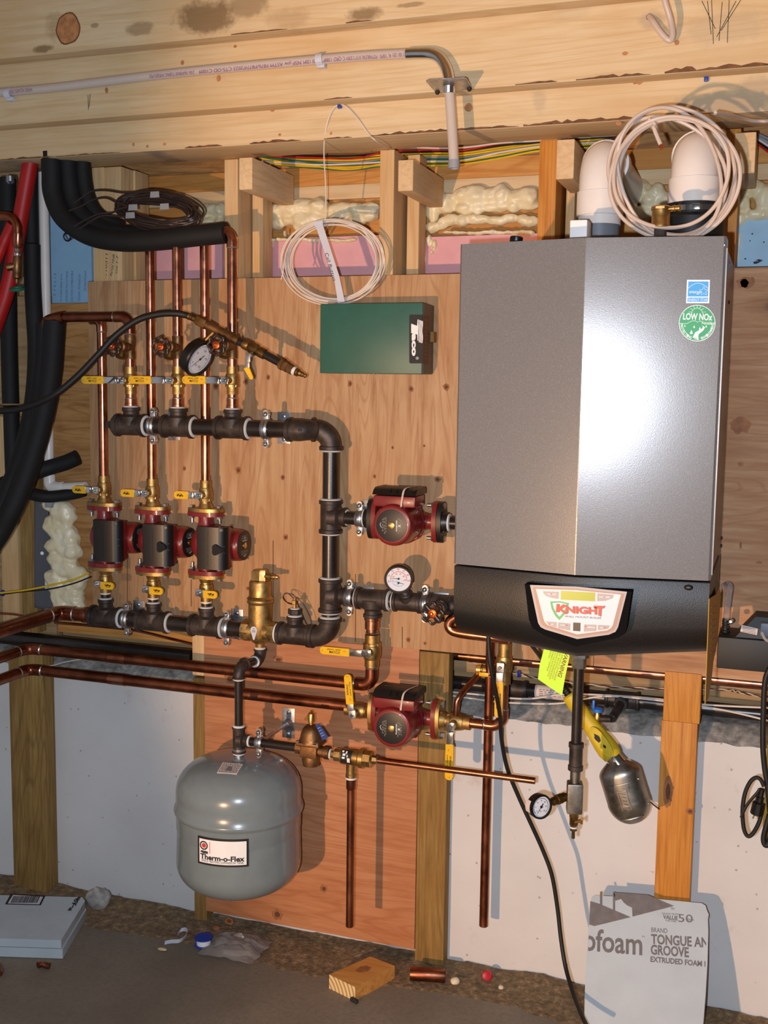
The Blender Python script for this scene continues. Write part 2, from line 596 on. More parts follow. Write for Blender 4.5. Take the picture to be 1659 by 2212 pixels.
n.color(lin((226, 210, 198))); n.set(rough=.35, trans=.25, sss=.2)
M['pex'] = n.m
M['purple'] = plain('purple_print', (150, 84, 130), .6, var=.1)
M['lcd'] = plain('lcd_green', (150, 164, 28), .3, var=.03)
M['panel'] = plain('panel_white', (212, 212, 216), .42, var=.02)
M['panelgrey'] = plain('panel_grey', (168, 158, 154), .4, var=.05)
M['panelbrown'] = plain('panel_brown', (166, 128, 110), .4, var=.05)
M['knight'] = plain('logo_red', (222, 82, 60), .45, var=.05)
M['logoshadow'] = plain('logo_grey', (120, 100, 92), .5, var=.05)
M['logogreen'] = plain('logo_green', (92, 178, 108), .45, var=.05)
M['stargreen'] = plain('sticker_green', (46, 156, 96), .45, var=.04)
M['starblue'] = plain('sticker_blue', (58, 160, 224), .45, var=.04)
M['pink'] = plain('pink_foam_board', (222, 166, 172), .8, var=.05, bump=.15, bscale=500)
M['bluefoam'] = plain('blue_foam_board', (140, 182, 212), .8, var=.05, bump=.15, bscale=500)
M['palefoam'] = plain('pale_blue_foam', (184, 194, 200), .75, var=.07, scale=9, bump=.1)
n = N('spray_foam')
v = n.coords()
n.color(n.ramp(n.noise(v, 14, 4), [(.3, lin((224, 208, 164))), (.55, lin((238, 226, 190))), (.8, lin((246, 240, 218)))])); n.set(rough=.35, spec=.5, sss=.15); n.bump(n.noise(v, 60, 3), .3, .004)
n.b.inputs['Subsurface Radius'].default_value = (.01, .008, .005)
M['foam'] = n.m
M['cable'] = plain('cream_cable', (206, 186, 170), .45, var=.05)
M['wire_white'] = plain('white_wire', (226, 214, 200), .45, var=.05)
M['wire_dark'] = plain('dark_brown_wire', (50, 38, 34), .4, var=.15)
M['wire_red'] = plain('red_wire', (190, 40, 36), .4)
M['wire_yellow'] = plain('yellow_wire', (232, 190, 30), .4)
M['wire_green'] = plain('green_wire', (30, 108, 84), .4)
M['wire_black'] = plain('black_wire', (22, 22, 26), .4)
M['wire_grey'] = plain('grey_wire', (150, 152, 156), .4)
M['tape'] = plain('white_tape', (206, 208, 218), .45, var=.04)
M['blueclip'] = plain('blue_plastic', (22, 60, 160), .4)
M['bluevalve'] = plain('bright_blue_plastic', (36, 120, 216), .4)
M['bluetag'] = plain('blue_tag', (56, 84, 150), .4, var=.1)
M['lime'] = plain('lime_tag', (204, 248, 26), .55, var=.02)
M['limeink'] = plain('tag_ink', (150, 96, 20), .6)
M['ygrip'] = plain('work_lamp_yellow', (206, 176, 34), .45, var=.12, bump=.1)
M['guide'] = plain('yellow_paper', (176, 136, 34), .6, var=.05)
M['paper'] = plain('paper_label', (222, 206, 196), .6, var=.05)
M['reddish'] = plain('red_plastic_cap', (180, 26, 50), .4)
M['stone'] = plain('pale_pebble', (222, 208, 180), .8)
M['darkchip'] = plain('dark_scrap', (40, 34, 32), .7)
n = N('clear_plastic_bag')
n.color(lin((214, 206, 200))); n.set(rough=.16, trans=.75, ior=1.2)
M['bag'] = n.m
n = N('grey_film')
n.color(lin((128, 130, 136))); n.set(rough=.22, trans=.55, ior=1.15)
M['film'] = n.m
n = N('clear_tube')
n.color(lin((232, 222, 216))); n.set(rough=.08, trans=.8, ior=1.25)
M['cleartube'] = n.m
M['darkwood'] = plain('dark_gap', (40, 30, 22), .9)

# ------------------------------------------------------------------ the basement shell
def bb(mb, x0, x1, y0, y1, z0, z1, bev=0.0):
    return mb.box(((x0 + x1) / 2, (y0 + y1) / 2, (z0 + z1) / 2), (abs(x1 - x0), abs(y1 - y0), abs(z1 - z0)), bev=bev)
YC = 0.055                       # face of the painted foundation wall
YS = 0.012                       # face of the wall studs, just behind the plywood
YF = 0.15                        # face of the foam boards between the studs
ZL = 0.668                       # top of the foundation wall
XL, XR = -2.9, 1.2

mb = MB(); bb(mb, XL - .3, XR + 1.2, -5.2, .4, -.12, 0)
structure(mb, 'floor', M['floor'], 'dusty grey brown concrete basement floor')
mb = MB()
def wl(u, v):
    x = XL + (XR - XL) * u
    z = ZL * v
    rag = (noise.noise(V(x * 9, 0, 3)) * .010 + noise.noise(V(x * 31, 0, 8)) * .006) if v > .99 else 0
    return V(x, YC + (noise.noise(V(x * 4, z * 4, 1)) * .002), z + rag)
mb.grid(wl, 260, 24)
structure(mb, 'wall_back', M['wallpaint'], 'white painted concrete foundation wall under the framing', angle=60)
mb = MB()
def lg(u, v):
    x = XL + (XR - XL) * u
    rag = (noise.noise(V(x * 9, 0, 3)) * .010 + noise.noise(V(x * 31, 0, 8)) * .006) if v < .01 else 0
    zz = ZL + rag + (0 if v < .01 else noise.noise(V(x * 22, v * 8, 5)) * .007 + noise.noise(V(x * 60, v * 20, 5)) * .004)
    return V(x, YC + .24 * v, zz + .034 * min(1.0, v / .24))
mb.grid(lg, 420, 14)
structure(mb, 'trim_1', M['ledge'], 'rough grey concrete ledge along the top of the foundation wall', angle=60)
mb = MB(); bb(mb, XL - .3, XR, .30, .36, ZL - .1, 2.7)
structure(mb, 'wall_outer', M['greywood'], 'board sheathing behind the wall studs')
mb = MB(); bb(mb, XL - .1, XL, -5.2, .3, 0, 2.9)
structure(mb, 'wall_left', M['wallpaint'], 'painted side wall of the basement')
mb = MB(); bb(mb, XL - .1, XR, -2.0, .3, 2.72, 2.78)
structure(mb, 'ceiling', M['ply_dull'], 'plywood subfloor above the joists')

# the three beams stepping out of the wall under the ceiling; each edge runs along the wall
def beam(name, y0, y1, zb, zt, label, mat='pine', x0=XL, x1=XR):
    mb = MB(); bb(mb, x0, x1, y0, y1, zb, zt, bev=.004)
    return mb.thing(name, M[mat], label, 'beam')
zA = (P(829, 287, -.13).z + P(1399, 258, -.13).z + P(200, 341, -.13).z) / 3
zB = (P(415, 241, -.185).z + P(829, 205, -.185).z + P(1400, 163, -.185).z) / 3
zC = (P(415, 84, -.235).z + P(829, 47, -.235).z + P(300, 95, -.235).z) / 3
beam('floor_joist', -.13, .012, zA, zA + .235, 'lowest pale joist, right above the stud tops, bark along its lower edge')
beam('floor_joist', -.183, -.133, zB, zB + .235, 'middle pale joist that carries the translucent water pipe')
beam('floor_joist', -.233, -.186, zC, zC + .235, 'topmost pale joist with the big brown knot and grey stains')
ZTOP = zA                       # underside the studs reach

# knots, stains and bark on the joists are thin pieces of the wood's own surface, kept as parts of the joists
JO = [o for o in COL.objects if o.name.startswith('floor_joist')]
M['knot'] = plain('brown_knot', (184, 126, 78), .7, var=.35, scale=60)
M['knotring'] = plain('dark_knot_rim', (112, 72, 42), .8, var=.2)
M['barkm'] = plain('dark_bark', (116, 80, 52), .9, var=.45, scale=50)
M['mould'] = plain('grey_mould', (150, 118, 76), .9, var=.3, scale=30)
def blob(px, py, y, rx, ry, seed=0, n=26, rag=.18):
    c = P(px, py, y); s = mpp(c)
    pts = []
    for i in range(n):
        a = 2 * PI * i / n
        k = 1 + rag * noise.noise(V(math.cos(a) * 2 + seed, math.sin(a) * 2, seed * 1.7)) * 2
        pts.append(V(c.x + rx * s * k * math.cos(a), y, c.z + ry * s * k * math.sin(a)))
    return pts
def decals(items, name, mat, parent, t=.0006):
    for i, (px, py, y, rx, ry, rag) in enumerate(items):
        mb = MB()
        mb.poly(blob(px, py, y - t - .00012 * (i % 5), rx, ry, i * 3.1 + px * .01, rag=rag), (0, .0005, 0))
        mb.wpart(name, M[mat], parent)
def knots(items, y, parent, mat='plyknot', core='plyknotd', rag=.18):
    for i, (px, py, rx, ry) in enumerate(items):
        MB().poly(blob(px, py, y - .0004, rx, ry, i * 2.3, rag=rag), (0, .0004, 0)).wpart('knot', M[mat], parent)
        if core:
            MB().poly(blob(px, py, y - .0008, rx * .5, ry * .5, i * 1.3, rag=rag), (0, .0004, 0)).wpart('knot_core', M[core], parent)
yA, yB, yC = -.13, -.183, -.233
decals([(147, 62, yC, 30, 33, .06)], 'knot', 'knotring', JO[2])
decals([(147, 62, yC, 27, 30, .06)], 'knot', 'knot', JO[2], t=.0012)
def soft_stains(o, mat_name, spots, y, col):
    n = N('stained_' + mat_name)
    src = M[mat_name].copy(); src.name = 'stained_' + mat_name
    bpy.data.materials.remove(n.m)
    n.m = src; n.t = src.node_tree; n.b = n.t.nodes['Principled BSDF']
    base = n.b.inputs['Base Color'].links[0].from_socket
    tc = n.t.nodes.new('ShaderNodeTexCoord')
    tot = None
    nz = n.noise(n.coords((1, 1, 1)), 26, 5, .65)
    for px, py, rx, ry, k in spots:
        c = P(px, py, y) - o.location; s = mpp(P(px, py, y))
        mp = n.t.nodes.new('ShaderNodeMapping'); mp.vector_type = 'TEXTURE'
        mp.inputs['Location'].default_value = (c.x, 0, c.z); mp.inputs['Scale'].default_value = (rx * s, 10, ry * s)
        n.l(tc.outputs['Object'], mp.inputs[0])
        ln = n.t.nodes.new('ShaderNodeVectorMath'); ln.operation = 'LENGTH'; n.l(mp.outputs[0], ln.inputs[0])
        d = n.math('ADD', ln.outputs['Value'], n.math('MULTIPLY', n.math('SUBTRACT', nz, .5), 1.5))
        f = n.math('MULTIPLY', n.ramp(d, [(.55, (1, 1, 1)), (1.0, (0, 0, 0))]), k)
        tot = f if tot is None else n.math('MAXIMUM', tot, f)
    n.color(n.mix(tot, base, lin(col)))
    o.data.materials[0] = src
soft_stains(JO[2], 'pine', [(445, 36, 95, 42, .85), (530, 15, 60, 30, .6), (785, 30, 42, 18, .8), (300, 62, 45, 16, .55), (95, 105, 34, 9, .8), (120, 60, 34, 34, .35), (205, 55, 14, 6, .6), (620, 40, 60, 26, .25), (890, 10, 40, 6, .6)], yC, (128, 100, 66))
soft_stains(JO[0], 'pine', [(1560, 225, 120, 32, .55), (1165, 215, 20, 34, .28), (1640, 190, 60, 30, .4), (320, 330, 40, 5, .8), (20, 350, 60, 6, .7)], yA, (150, 140, 124))
soft_stains(JO[1], 'pine', [(1560, 60, 120, 40, .30), (1230, 25, 60, 26, .2), (1405, 42, 30, 22, .6), (470, 170, 20, 10, .2)], yB, (178, 158, 130))
decals([(230, 195, yB, 4, 6, .1), (335, 158, yB, 5, 4, .1), (394, 135, yB, 4, 5, .1), (472, 169, yB, 5, 7, .1), (1350, 115, yB, 6, 4, .2), (508, 100, yB, 4, 3, .1)], 'knot', 'knot', JO[1])
decals([(588, 232, yA, 8, 9, .1), (1012, 232, yA, 9, 9, .08), (1378, 175, yA, 11, 7, .2), (1337, 266, yA, 6, 5, .1), (604, 291, yA, 3, 3, .1), (715, 288, yA, 3, 3, .1), (288, 312, yA, 3, 4, .1), (318, 316, yA, 3, 3, .1), (355, 311, yA, 4, 3, .1)], 'knot', 'knot', JO[0])
def barkrun(y, zb, spans, parent):
    for px0, px1, h in spans:
        mb = MB()
        a = P(px0, 300, y).x; b = P(px1, 300, y).x
        nn = max(6, int((b - a) / .012))
        up = [V(a + (b - a) * i / nn, y - .0012, zb + .002 + h * (.38 + .55 * noise.noise(V(a + i * .9, 2, y * 9))) * math.sin(PI * min(1, max(.03, i / nn))) ** .4) for i in range(nn + 1)]
        lo = [V(a + (b - a) * i / nn, y - .0012, zb + .0015) for i in range(nn + 1)]
        mb.poly(lo + up[::-1], (0, .001, 0))
        mb.wpart('bark', M['barkm'], parent)
barkrun(yA, zA, [(-10, 120, .008), (120, 260, .005), (400, 480, .010), (540, 650, .012), (700, 760, .006), (800, 1120, .012), (1130, 1420, .016), (1430, 1560, .010)], JO[0])
barkrun(yB, zB, [(700, 760, .006), (1110, 1200, .007), (1240, 1400, .010), (1430, 1500, .020), (1500, 1690, .014)], JO[1])
barkrun(yC, zC, [(500, 620, .006), (745, 800, .008)], JO[2])
for px0, py0, px1, py1 in [(1516, 2, 1545, 62), (1537, 0, 1541, 95), (1575, 0, 1571, 92), (1590, 2, 1548, 80), (1600, 0, 1558, 66), (1560, 4, 1553, 88), (1528, 2, 1536, 74), (190, 205, 191, 237), (195, 203, 192, 232)]:
    a, b = P(px0, py0, yB - .0009), P(px1, py1, yB - .0009)
    MB().tube([a, b], .0006, 5).wpart('pencil_line', M['ink'], JO[1])

# ------------------------------------------------------------------ upper stud wall
def stud(px0, px1, pyb, label, py_ref=480, mat='pine_v', depth=.135, zt=None, y=YS, name='wall_stud', group=None, zb=None):
    x0, x1 = P(px0, py_ref, y).x, P(px1, py_ref, y).x
    mb = MB(); bb(mb, x0, x1, y, y + depth, (P(px0, pyb, y).z if zb is None else zb), (ZTOP if zt is None else zt), bev=.002)
    return mb.thing(name, M[mat], label, 'stud', group)
ZP = P(500, 603, 0).z - .02
stud(200, 226, 620, 'left board of the doubled pale stud beside the blue foam', zb=ZP)
stud(227, 263, 620, 'right board of the doubled pale stud with handwritten pen marks', y=YS + .004, zb=ZP)
stud(265, 293, 620, 'recessed pale stud with a knot, hidden by the black insulated tube', y=.075, depth=.07, zb=ZP)
stud(485, 514, 620, 'pale stud behind the copper riser with the elbow on top', zb=ZP)
stud(819.5, 850, 620, 'pale stud between the two pink foam bays, wire crossing behind it', zb=ZP)
stud(1161, 1199, 620, 'amber stud standing above the middle of the grey boiler', mat='pine_ov', zb=ZP)
stud(1560, 1592, 620, 'amber stud half hidden behind the right plastic flue pipe', mat='pine_ov', zb=ZP)
for px0, px1, lab in ((545, 568, 'grey second stud in shade beside the left pink foam'), (879, 905, 'shaded second stud right of the pale stud between the foam bays'), (1221, 1240, 'shaded second stud left of the left plastic flue pipe')):
    stud(px0, px1, 620, lab, y=.085, depth=.06, zb=ZP)
def blockend(px0, px1, py0, py1, label, y0=-.10, y1=.15):
    a, b = P(px0, py0, y0), P(px1, py1, y0)
    mb = MB(); bb(mb, a.x, b.x, y0, y1, b.z, a.z, bev=.003)
    o = mb.thing('joist_end', M['pine_y'], label, 'joist', 'short joist ends under the beams')
    return o
blockend(516, 545, 341, 409, 'sawn joist end sticking out right above the pink left bay')
b2 = blockend(860, 892, 346, 412, 'sawn joist end with stamped ink, left of the hanging translucent pipe')
blockend(1203, 1239, 302, 386, 'sawn joist end left of the left flue elbow')
blockend(1588, 1630, 287, 374, 'wide sawn joist end right of the looped cream cable', y0=-.06)
# boards at the back of each bay
XA, XB = P(100, 420, YF).x, P(1750, 420, YF).x
def strip(y, pya, pyb, mat, label, name='header_board', x0=None, x1=None, px=700, t=.03):
    z1, z0 = P(px, pya, y).z, P(px, pyb, y).z
    mb = MB(); bb(mb, XA if x0 is None else x0, XB if x1 is None else x1, y, y + t, z0, z1, bev=.002)
    return mb.thing(name, M[mat], label, 'board')
strip(.205, 300, 392, 'ply_dull', 'dull board across the back of the bays under the beam', px=330)
strip(.185, 360, 401, 'pine_o', 'amber header board behind the wire bundle')
strip(.185, 401, 432, 'pine', 'pale header board under the amber one')
strip(.20, 432, 548, 'pine_o', 'amber sill board behind the spray foam')
M['bluefoam_lit'] = plain('lit_blue_foam_board', (166, 204, 228), .8, var=.05)  # blue foam again, paler: the light on the right board painted into its colour
# rigid foam boards in the bays
def foamboard(px0, px1, py0, py1, mat, label, y=YF, zb=None):
    a, b = P(px0, py0, y), P(px1, py1, y)
    mb = MB(); bb(mb, a.x, b.x, y, y + .04, b.z if zb is None else zb, a.z, bev=.002)
    return mb.thing('foam_board', M[mat], label, 'foam board')
foamboard(296, 480, 515, 612, 'pink', 'pink foam board behind the black insulated tube and copper risers', zb=ZP)
foamboard(568, 822, 516, 610, 'pink', 'pink foam board behind the coiled white wire', zb=ZP)
foamboard(910, 1165, 512, 600, 'pink', 'pink foam board beside the top left corner of the boiler', zb=ZP)
foamboard(1590, 1760, 470, 590, 'bluefoam_lit', 'blue foam board in a lit tone right of the boiler top with black specks', zb=ZP)
fb = foamboard(62, 199, 395, 657, 'bluefoam', 'blue foam board with printed lines behind the white plastic pipe', y=.10)
# spray foam: lumpy sheets built from swollen blobs
def spray(name, blobs, label, y, mat='foam', seed=1):
    mb = MB()
    rnd = random.Random(seed)
    for px, py, rx, ry in blobs:
        c = P(px, py, y); s = mpp(c)
        tmp = bmesh.new()
        bmesh.ops.create_icosphere(tmp, subdivisions=3, radius=1.0)
        for vtx in tmp.verts:
            q = vtx.co.copy()
            k = 1 + .22 * noise.noise(q * 1.7 + V(px * .1, py * .1, 0)) + .10 * noise.noise(q * 4.5 + V(py, px, 0))
            vtx.co = V(q.x * rx * s * k, q.y * min(.045, .6 * min(rx, ry) * s + .012) * k, q.z * ry * s * k)
        mb.merge(tmp, Matrix.Translation(c))
    o = mb.thing(name, M[mat], label, 'spray foam', kind='stuff', angle=180)
    rm = o.modifiers.new('merge', 'REMESH'); rm.mode = 'VOXEL'; rm.voxel_size = .0032; rm.use_smooth_shade = True
    sm = o.modifiers.new('soften', 'SMOOTH'); sm.iterations = 6; sm.factor = .6
    return o
def row(x0, x1, yc, n, rx, ry, jit, seed):
    r = random.Random(seed)
    return [(x0 + (x1 - x0) * (i + .5) / n + r.uniform(-jit, jit), yc + r.uniform(-jit, jit), rx * r.uniform(.75, 1.3), ry * r.uniform(.75, 1.3)) for i in range(n)]
spray('spray_foam', row(585, 815, 452, 8, 26, 17, 5, 1) + row(578, 815, 474, 8, 22, 13, 6, 2) + [(655, 478, 24, 22), (600, 487, 16, 10), (617, 505, 3, 9)], 'cream spray foam at the top of the bay with the coiled white wire', .17)
spray('spray_foam', row(585, 770, 519, 16, 8, 4.5, 1.5, 3) + [(585, 532, 7, 6), (576, 520, 5, 5)], 'thin cream bead of foam along the top of the middle pink board', .152)
spray('spray_foam', row(990, 1155, 425, 6, 24, 20, 5, 4) + row(990, 1155, 448, 6, 20, 12, 5, 5) + [(936, 450, 17, 34), (945, 425, 18, 16), (965, 440, 22, 22)], 'cream spray foam at the top of the bay left of the amber stud', .17)
spray('spray_foam', row(950, 1158, 474, 10, 18, 11, 5, 6) + [(935, 492, 17, 13), (955, 488, 14, 10)], 'lower cream roll of foam above the pink board beside the boiler', .165)
spray('spray_foam', row(960, 1155, 503, 12, 11, 5, 1.5, 7) + [(928, 520, 5, 16), (940, 528, 6, 12), (918, 560, 5, 15), (934, 545, 5, 6)], 'dripping cream bead of foam along the pink board beside the boiler', .152)
spray('spray_foam', row(435, 484, 455, 3, 17, 17, 4, 8) + row(432, 484, 482, 3, 16, 16, 4, 9) + [(310, 528, 10, 6), (314, 545, 7, 8)], 'pale spray foam between the dark wire coil and the stud', .17)
spray('spray_foam', [(1380, 412, 24, 24), (1405, 430, 20, 24), (1362, 450, 16, 20), (1390, 462, 26, 16), (1420, 415, 18, 20), (1436, 440, 18, 26), (1240, 425, 12, 22), (1244, 452, 10, 14)], 'grey lumps of spray foam between the two flue pipes', .17)
spray('spray_foam', [(1608, 412, 15, 22), (1632, 408, 20, 20), (1652, 430, 22, 34), (1605, 440, 16, 20), (1600, 474, 14, 18), (1630, 466, 24, 14), (1650, 462, 22, 18), (1597, 520, 5, 26), (1594, 556, 4, 20)], 'grey spray foam above the lit blue board right of the boiler', .16)

# ------------------------------------------------------------------ plywood backing
def panel(px0, px1, ztop, zbot, y, t, mat, label, pyr=900, extra=None):
    x0, x1 = P(px0, pyr, y).x, P(px1, pyr, y).x
    mb = MB()
    bb(mb, x0, x1, y, y + t, zbot, ztop, bev=.001)
    return mb.thing('plywood_panel', M[mat], label, 'plywood')
zpt = (P(194, 609, 0).z + P(993, 590, 0).z) / 2
zpb = (P(967, 1409, 0).z + P(725, 1386, 0).z) / 2
ply = panel(194, 1300, zpt, zpb, 0, .012, 'ply', 'large orange plywood sheet with upright grain behind the pumps and green box')
xs = P(1300, 900, 0).x
mb = MB(); bb(mb, xs + .001, XR, 0, .012, zpb, zpt, bev=.001)
plyr = mb.thing('plywood_panel', M['ply_h'], 'rough plywood sheet with sideways grain right of the boiler', 'plywood')
panel(108, 197, P(150, 655, .02).z, P(150, 1322, .02).z, .02, .012, 'ply_dull', 'dull narrow plywood strip behind the black insulated pipes')
xa, xb = P(443, 1700, .012).x, P(901, 1700, .012).x
mb = MB(); bb(mb, xa, xb, .012, .024, .035, zpb + .01, bev=.001)
plyl = mb.thing('plywood_panel', M['ply_low'], 'lower reddish plywood sheet behind the grey expansion tank', 'plywood')
# knots with their own shape on the plywood
M['plyknot'] = plain('plywood_knot', (152, 98, 60), .7, var=.3, scale=40)
M['plyknotd'] = plain('plywood_knot_core', (100, 60, 36), .8, var=.2)
kn = [(611, 1031, 5, 6), (515, 1016, 7, 8), (617, 1161, 6, 7), (398, 1012, 4, 5), (531, 824, 6, 7), (579, 815, 5, 6), (756, 829, 5, 7), (888, 840, 6, 7), (964, 836, 7, 8), (809, 1029, 4, 5), (848, 967, 3, 4), (916, 963, 3, 3), (945, 1036, 7, 6), (882, 1382, 5, 6), (536, 1271, 5, 5), (500, 1140, 6, 8), (743, 1340, 4, 5), (466, 834, 7, 8), (918, 1390, 4, 4)]
knots(kn, 0, ply)
for px, py0, py1 in [(590, 1168, 1305), (768, 1240, 1386), (869, 1354, 1400), (413, 1230, 1310), (275, 1208, 1300)]:
    a, b = P(px, py0, -.0006), P(px, py1, -.0006)
    MB().tube([a, b], .0009, 5).wpart('crack', M['plyknotd'], ply)
knots([(599, 1975, 13, 12), (497, 1466, 13, 11), (601, 1425, 11, 8), (700, 1920, 9, 9), (495, 1990, 10, 8)], .012, plyl)
knots([(1600, 918, 22, 18), (1604, 612, 12, 10), (1600, 1003, 6, 5), (1615, 610, 14, 12), (1640, 1215, 6, 3), (1600, 1178, 3, 8)], 0, plyr, core=None)
# posts on the foundation wall
def post(px0, px1, py0, py1, label, y0, y1, mat='treated', pyr=1700, zb=0.0, name='wall_post'):
    x0, x1 = P(px0, pyr, y0).x, P(px1, pyr, y0).x
    mb = MB(); bb(mb, x0, x1, y0, y1, zb, P((px0 + px1) / 2, py0, y0).z, bev=.003)
    return mb.thing(name, M[mat], label, 'post')
post(418, 446, 1465, 2000, 'treated post behind the left edge of the lower plywood', .016, .054)
post(415, 441, 1368, 1462, 'short pale board above the treated post by the black pipe', .014, .05, 'pine_v', 1420, zb=P(428, 1460, .014).z, name='short_board')
post(902, 965, 1409, 2080, 'treated post right of the lower plywood and under the lower pump', .013, .054)
post(24, 97, 1410, 1910, 'treated post standing at the left by the blue foam board', .0, .054, pyr=1680)
x0, x1 = P(1423, 1700, .0).x, P(1501, 1700, .0).x
zj = P(1470, 1560, 0).z
mb = MB(); bb(mb, x0, x1, .0, .05, 0, zj, bev=.003)
sp_ = mb.thing('wall_post', M['pine_ov'], 'amber post with two oval knots behind the printed foam board', 'post')
knots([(1443, 1710, 10, 36), (1491, 1753, 9, 7)], 0, sp_, rag=.06)
x0, x1 = P(1434, 1500, -.004).x, P(1514, 1500, -.004).x
mb = MB(); bb(mb, x0, x1, -.004, .046, zj + .001, P(1470, 1453, -.004).z, bev=.002)
mb.thing('short_board', M['pine_ov'], 'short light amber board on top of the amber post', 'board')
# sill plates behind the plumbing
def sill(y, py0, py1, px, label, mat='greywood', t=.06, x1=None):
    z1, z0 = P(px, py0, y).z, P(px, py1, y).z
    mb = MB(); bb(mb, XL, XR if x1 is None else x1, y, y + t, z0, z1, bev=.002)
    mb.thing('sill_plate', M[mat], label, 'sill plate')
sill(.13, 1418, 1452, 1015, 'upper grey sill board behind the copper heating pipe')
sill(.17, 1452, 1500, 1015, 'lower grey sill board behind the black gas pipe')
sill(.10, 1345, 1385, 330, 'tan board under the lower pump manifold at the left', 'pine_o', x1=P(425, 1390, .1).x)
# wall at far left behind the pipes
x0 = P(-30, 900, .09).x; x1 = P(112, 900, .09).x
mb = MB(); bb(mb, x0, x1, .09, .12, P(60, 1390, .09).z, P(60, 640, .09).z, bev=.002)
mb.thing('wall_board', M['greywood'], 'pale grey board behind the insulated pipes at the far left', 'board')
for px0, px1, lab in ((2, 38, 'left of two grey studs below the black insulated pipes'), (44, 76, 'grey stud beside the hanging grey plastic film')):
    xa_, xb_ = P(px0, 1250, .04).x, P(px1, 1250, .04).x
    mb = MB(); bb(mb, xa_, xb_, .045, .088, P(30, 1364, .04).z, P(30, 900, .04).z, bev=.002)
    mb.thing('wall_stud', M['treated'] if px0 > 20 else M['pine_v'], lab, 'stud')
# debris along the foot of the wall
mb = MB()
def dust(u, v):
    x = -2.4 + 2.9 * u
    w = .05 + .16 * (0.5 + .5 * noise.noise(V(x * 2.3, 1, 0))) + .03 * noise.noise(V(x * 14, 4, 0))
    yy = .05 - (w + .05) * v
    h = .014 * (1 - v) ** 1.5 * (.6 + .7 * noise.noise(V(x * 9, v * 3, 2))) + .004 * max(0, noise.noise(V(x * 40, v * 14, 9))) * (1 - v)
    return V(x, yy, max(h, 0) + (.0012 if v < .98 else -.002))
mb.grid(dust, 300, 16)
mb.thing('sawdust', M['sawdust'], 'brown sawdust and grit along the foot of the wall', 'sawdust', kind='stuff', angle=80)

# ------------------------------------------------------------------ pipes and fittings
def band(mb, m, r, w, z0, seg=28):
    """rounded reinforcing band of an iron fitting, along local z from z0"""
    e = min(.0016, w * .3)
    mb.lathe([(r - e, z0), (r, z0 + e), (r, z0 + w - e), (r - e, z0 + w)], m, seg)
def pipe(p0, p1, r, mat, label, name='copper_pipe', cat='pipe', group=None, seg=28, ends=True):
    mb = MB()
    m = mat4(p0, Vector(p1) - Vector(p0)); L = (Vector(p1) - Vector(p0)).length
    e = min(.001, L * .2)
    mb.lathe([(r - e, 0), (r, e), (r, L - e), (r - e, L)], m, seg)
    return mb.thing(name, M[mat], label, cat, group)
def tee(c, run, br, label, rp=.021, rb=.0135, L=.046, Lb=.05, dope=(), mat='iron', name='pipe_tee', group=None, cat='fitting'):
    """iron tee: body with three banded mouths"""
    t = root(name, label, cat, c, group, z=run, x=br)
    mb = MB()
    I = Matrix()
    rr, rbd = rp * 1.24, rp * 1.42
    w = rp * .5
    mb.lathe([(rr, -L + w * .5), (rr, L - w * .5)], I, 28)
    band(mb, I, rbd, w, -L); band(mb, I, rbd, w, L - w)
    bx = mat4((0, 0, 0), (1, 0, 0))
    mb.lathe([(rb * 1.9, 0), (rb * 1.75, rr * .86), (rb * 1.28, rr * 1.12), (rb * 1.26, Lb - w * .5)], bx, 28)
    band(mb, bx, rb * 1.46, w, Lb - w)
    mb.part('body', M[mat], t)
    for d in dope:
        q = MB()
        if d == 'b':
            q.lathe([(rb * 1.22, Lb - .001), (rb * 1.26, Lb + .002), (rb * 1.04, Lb + .004)], bx, 28)
        else:
            s = 1 if d > 0 else -1
            q.lathe([(rp * 1.22, L - .001), (rp * 1.28, L + .002), (rp * 1.03, L + .0045)], mat4((0, 0, 0), (0, 0, s)), 28)
        q.part('pipe_dope', M['dope'], t)
    return t
def elbow(c, a, b, label, rp=.021, L=.05, dope=(), mat='iron', name='pipe_elbow', group=None, fat=1.24, cat='fitting', banded=True):
    """90-degree elbow; mouths at c + a*L and c + b*L"""
    a, b = Vector(a).normalized(), Vector(b).normalized()
    t = root(name, label, cat, c, group, z=a, x=b)
    mb = MB()
    R = L * .82
    pts = [V(0, 0, L)] + [V(R - R * math.cos(q * PI / 2 / 10), 0, R - R * math.sin(q * PI / 2 / 10)) for q in range(11)] + [V(L, 0, 0)]
    mb.tube(pts, rp * fat, 28)
    w = rp * .5
    if banded:
        band(mb, mat4((0, 0, 0), (0, 0, 1)), rp * 1.44, w, L - w)
        band(mb, mat4((0, 0, 0), (1, 0, 0)), rp * 1.44, w, L - w)
    mb.part('body', M[mat], t)
    for d in dope:
        q = MB()
        q.lathe([(rp * 1.22, L - .001), (rp * 1.28, L + .002), (rp * 1.03, L + .0045)], mat4((0, 0, 0), (0, 0, 1) if d == 'a' else (1, 0, 0)), 28)
        q.part('pipe_dope', M['dope'], t)
    return t
def cu_elbow(c, a, b, label, r=.0155, R=.03, leg=.02, mat='copper', name='copper_elbow', solder=True):
    a, b = Vector(a).normalized(), Vector(b).normalized()
    t = root(name, label, 'fitting', c, None, z=a, x=b)
    mb = MB()
    pts = [V(0, 0, R + leg)] + [V(R - R * math.cos(q * PI / 2 / 10), 0, R - R * math.sin(q * PI / 2 / 10)) for q in range(11)] + [V(R + leg, 0, 0)]
    mb.tube(pts, r, 24)
    mb.part('body', M[mat], t)
    if solder:
        for d in ((0, 0, 1), (1, 0, 0)):
            MB().lathe([(r * 1.0, 0), (r * 1.03, .0015), (r * .92, .004)], mat4(Vector(d) * (R + leg - .001), d), 24).part('solder_joint', M['solder'], t)
    return t
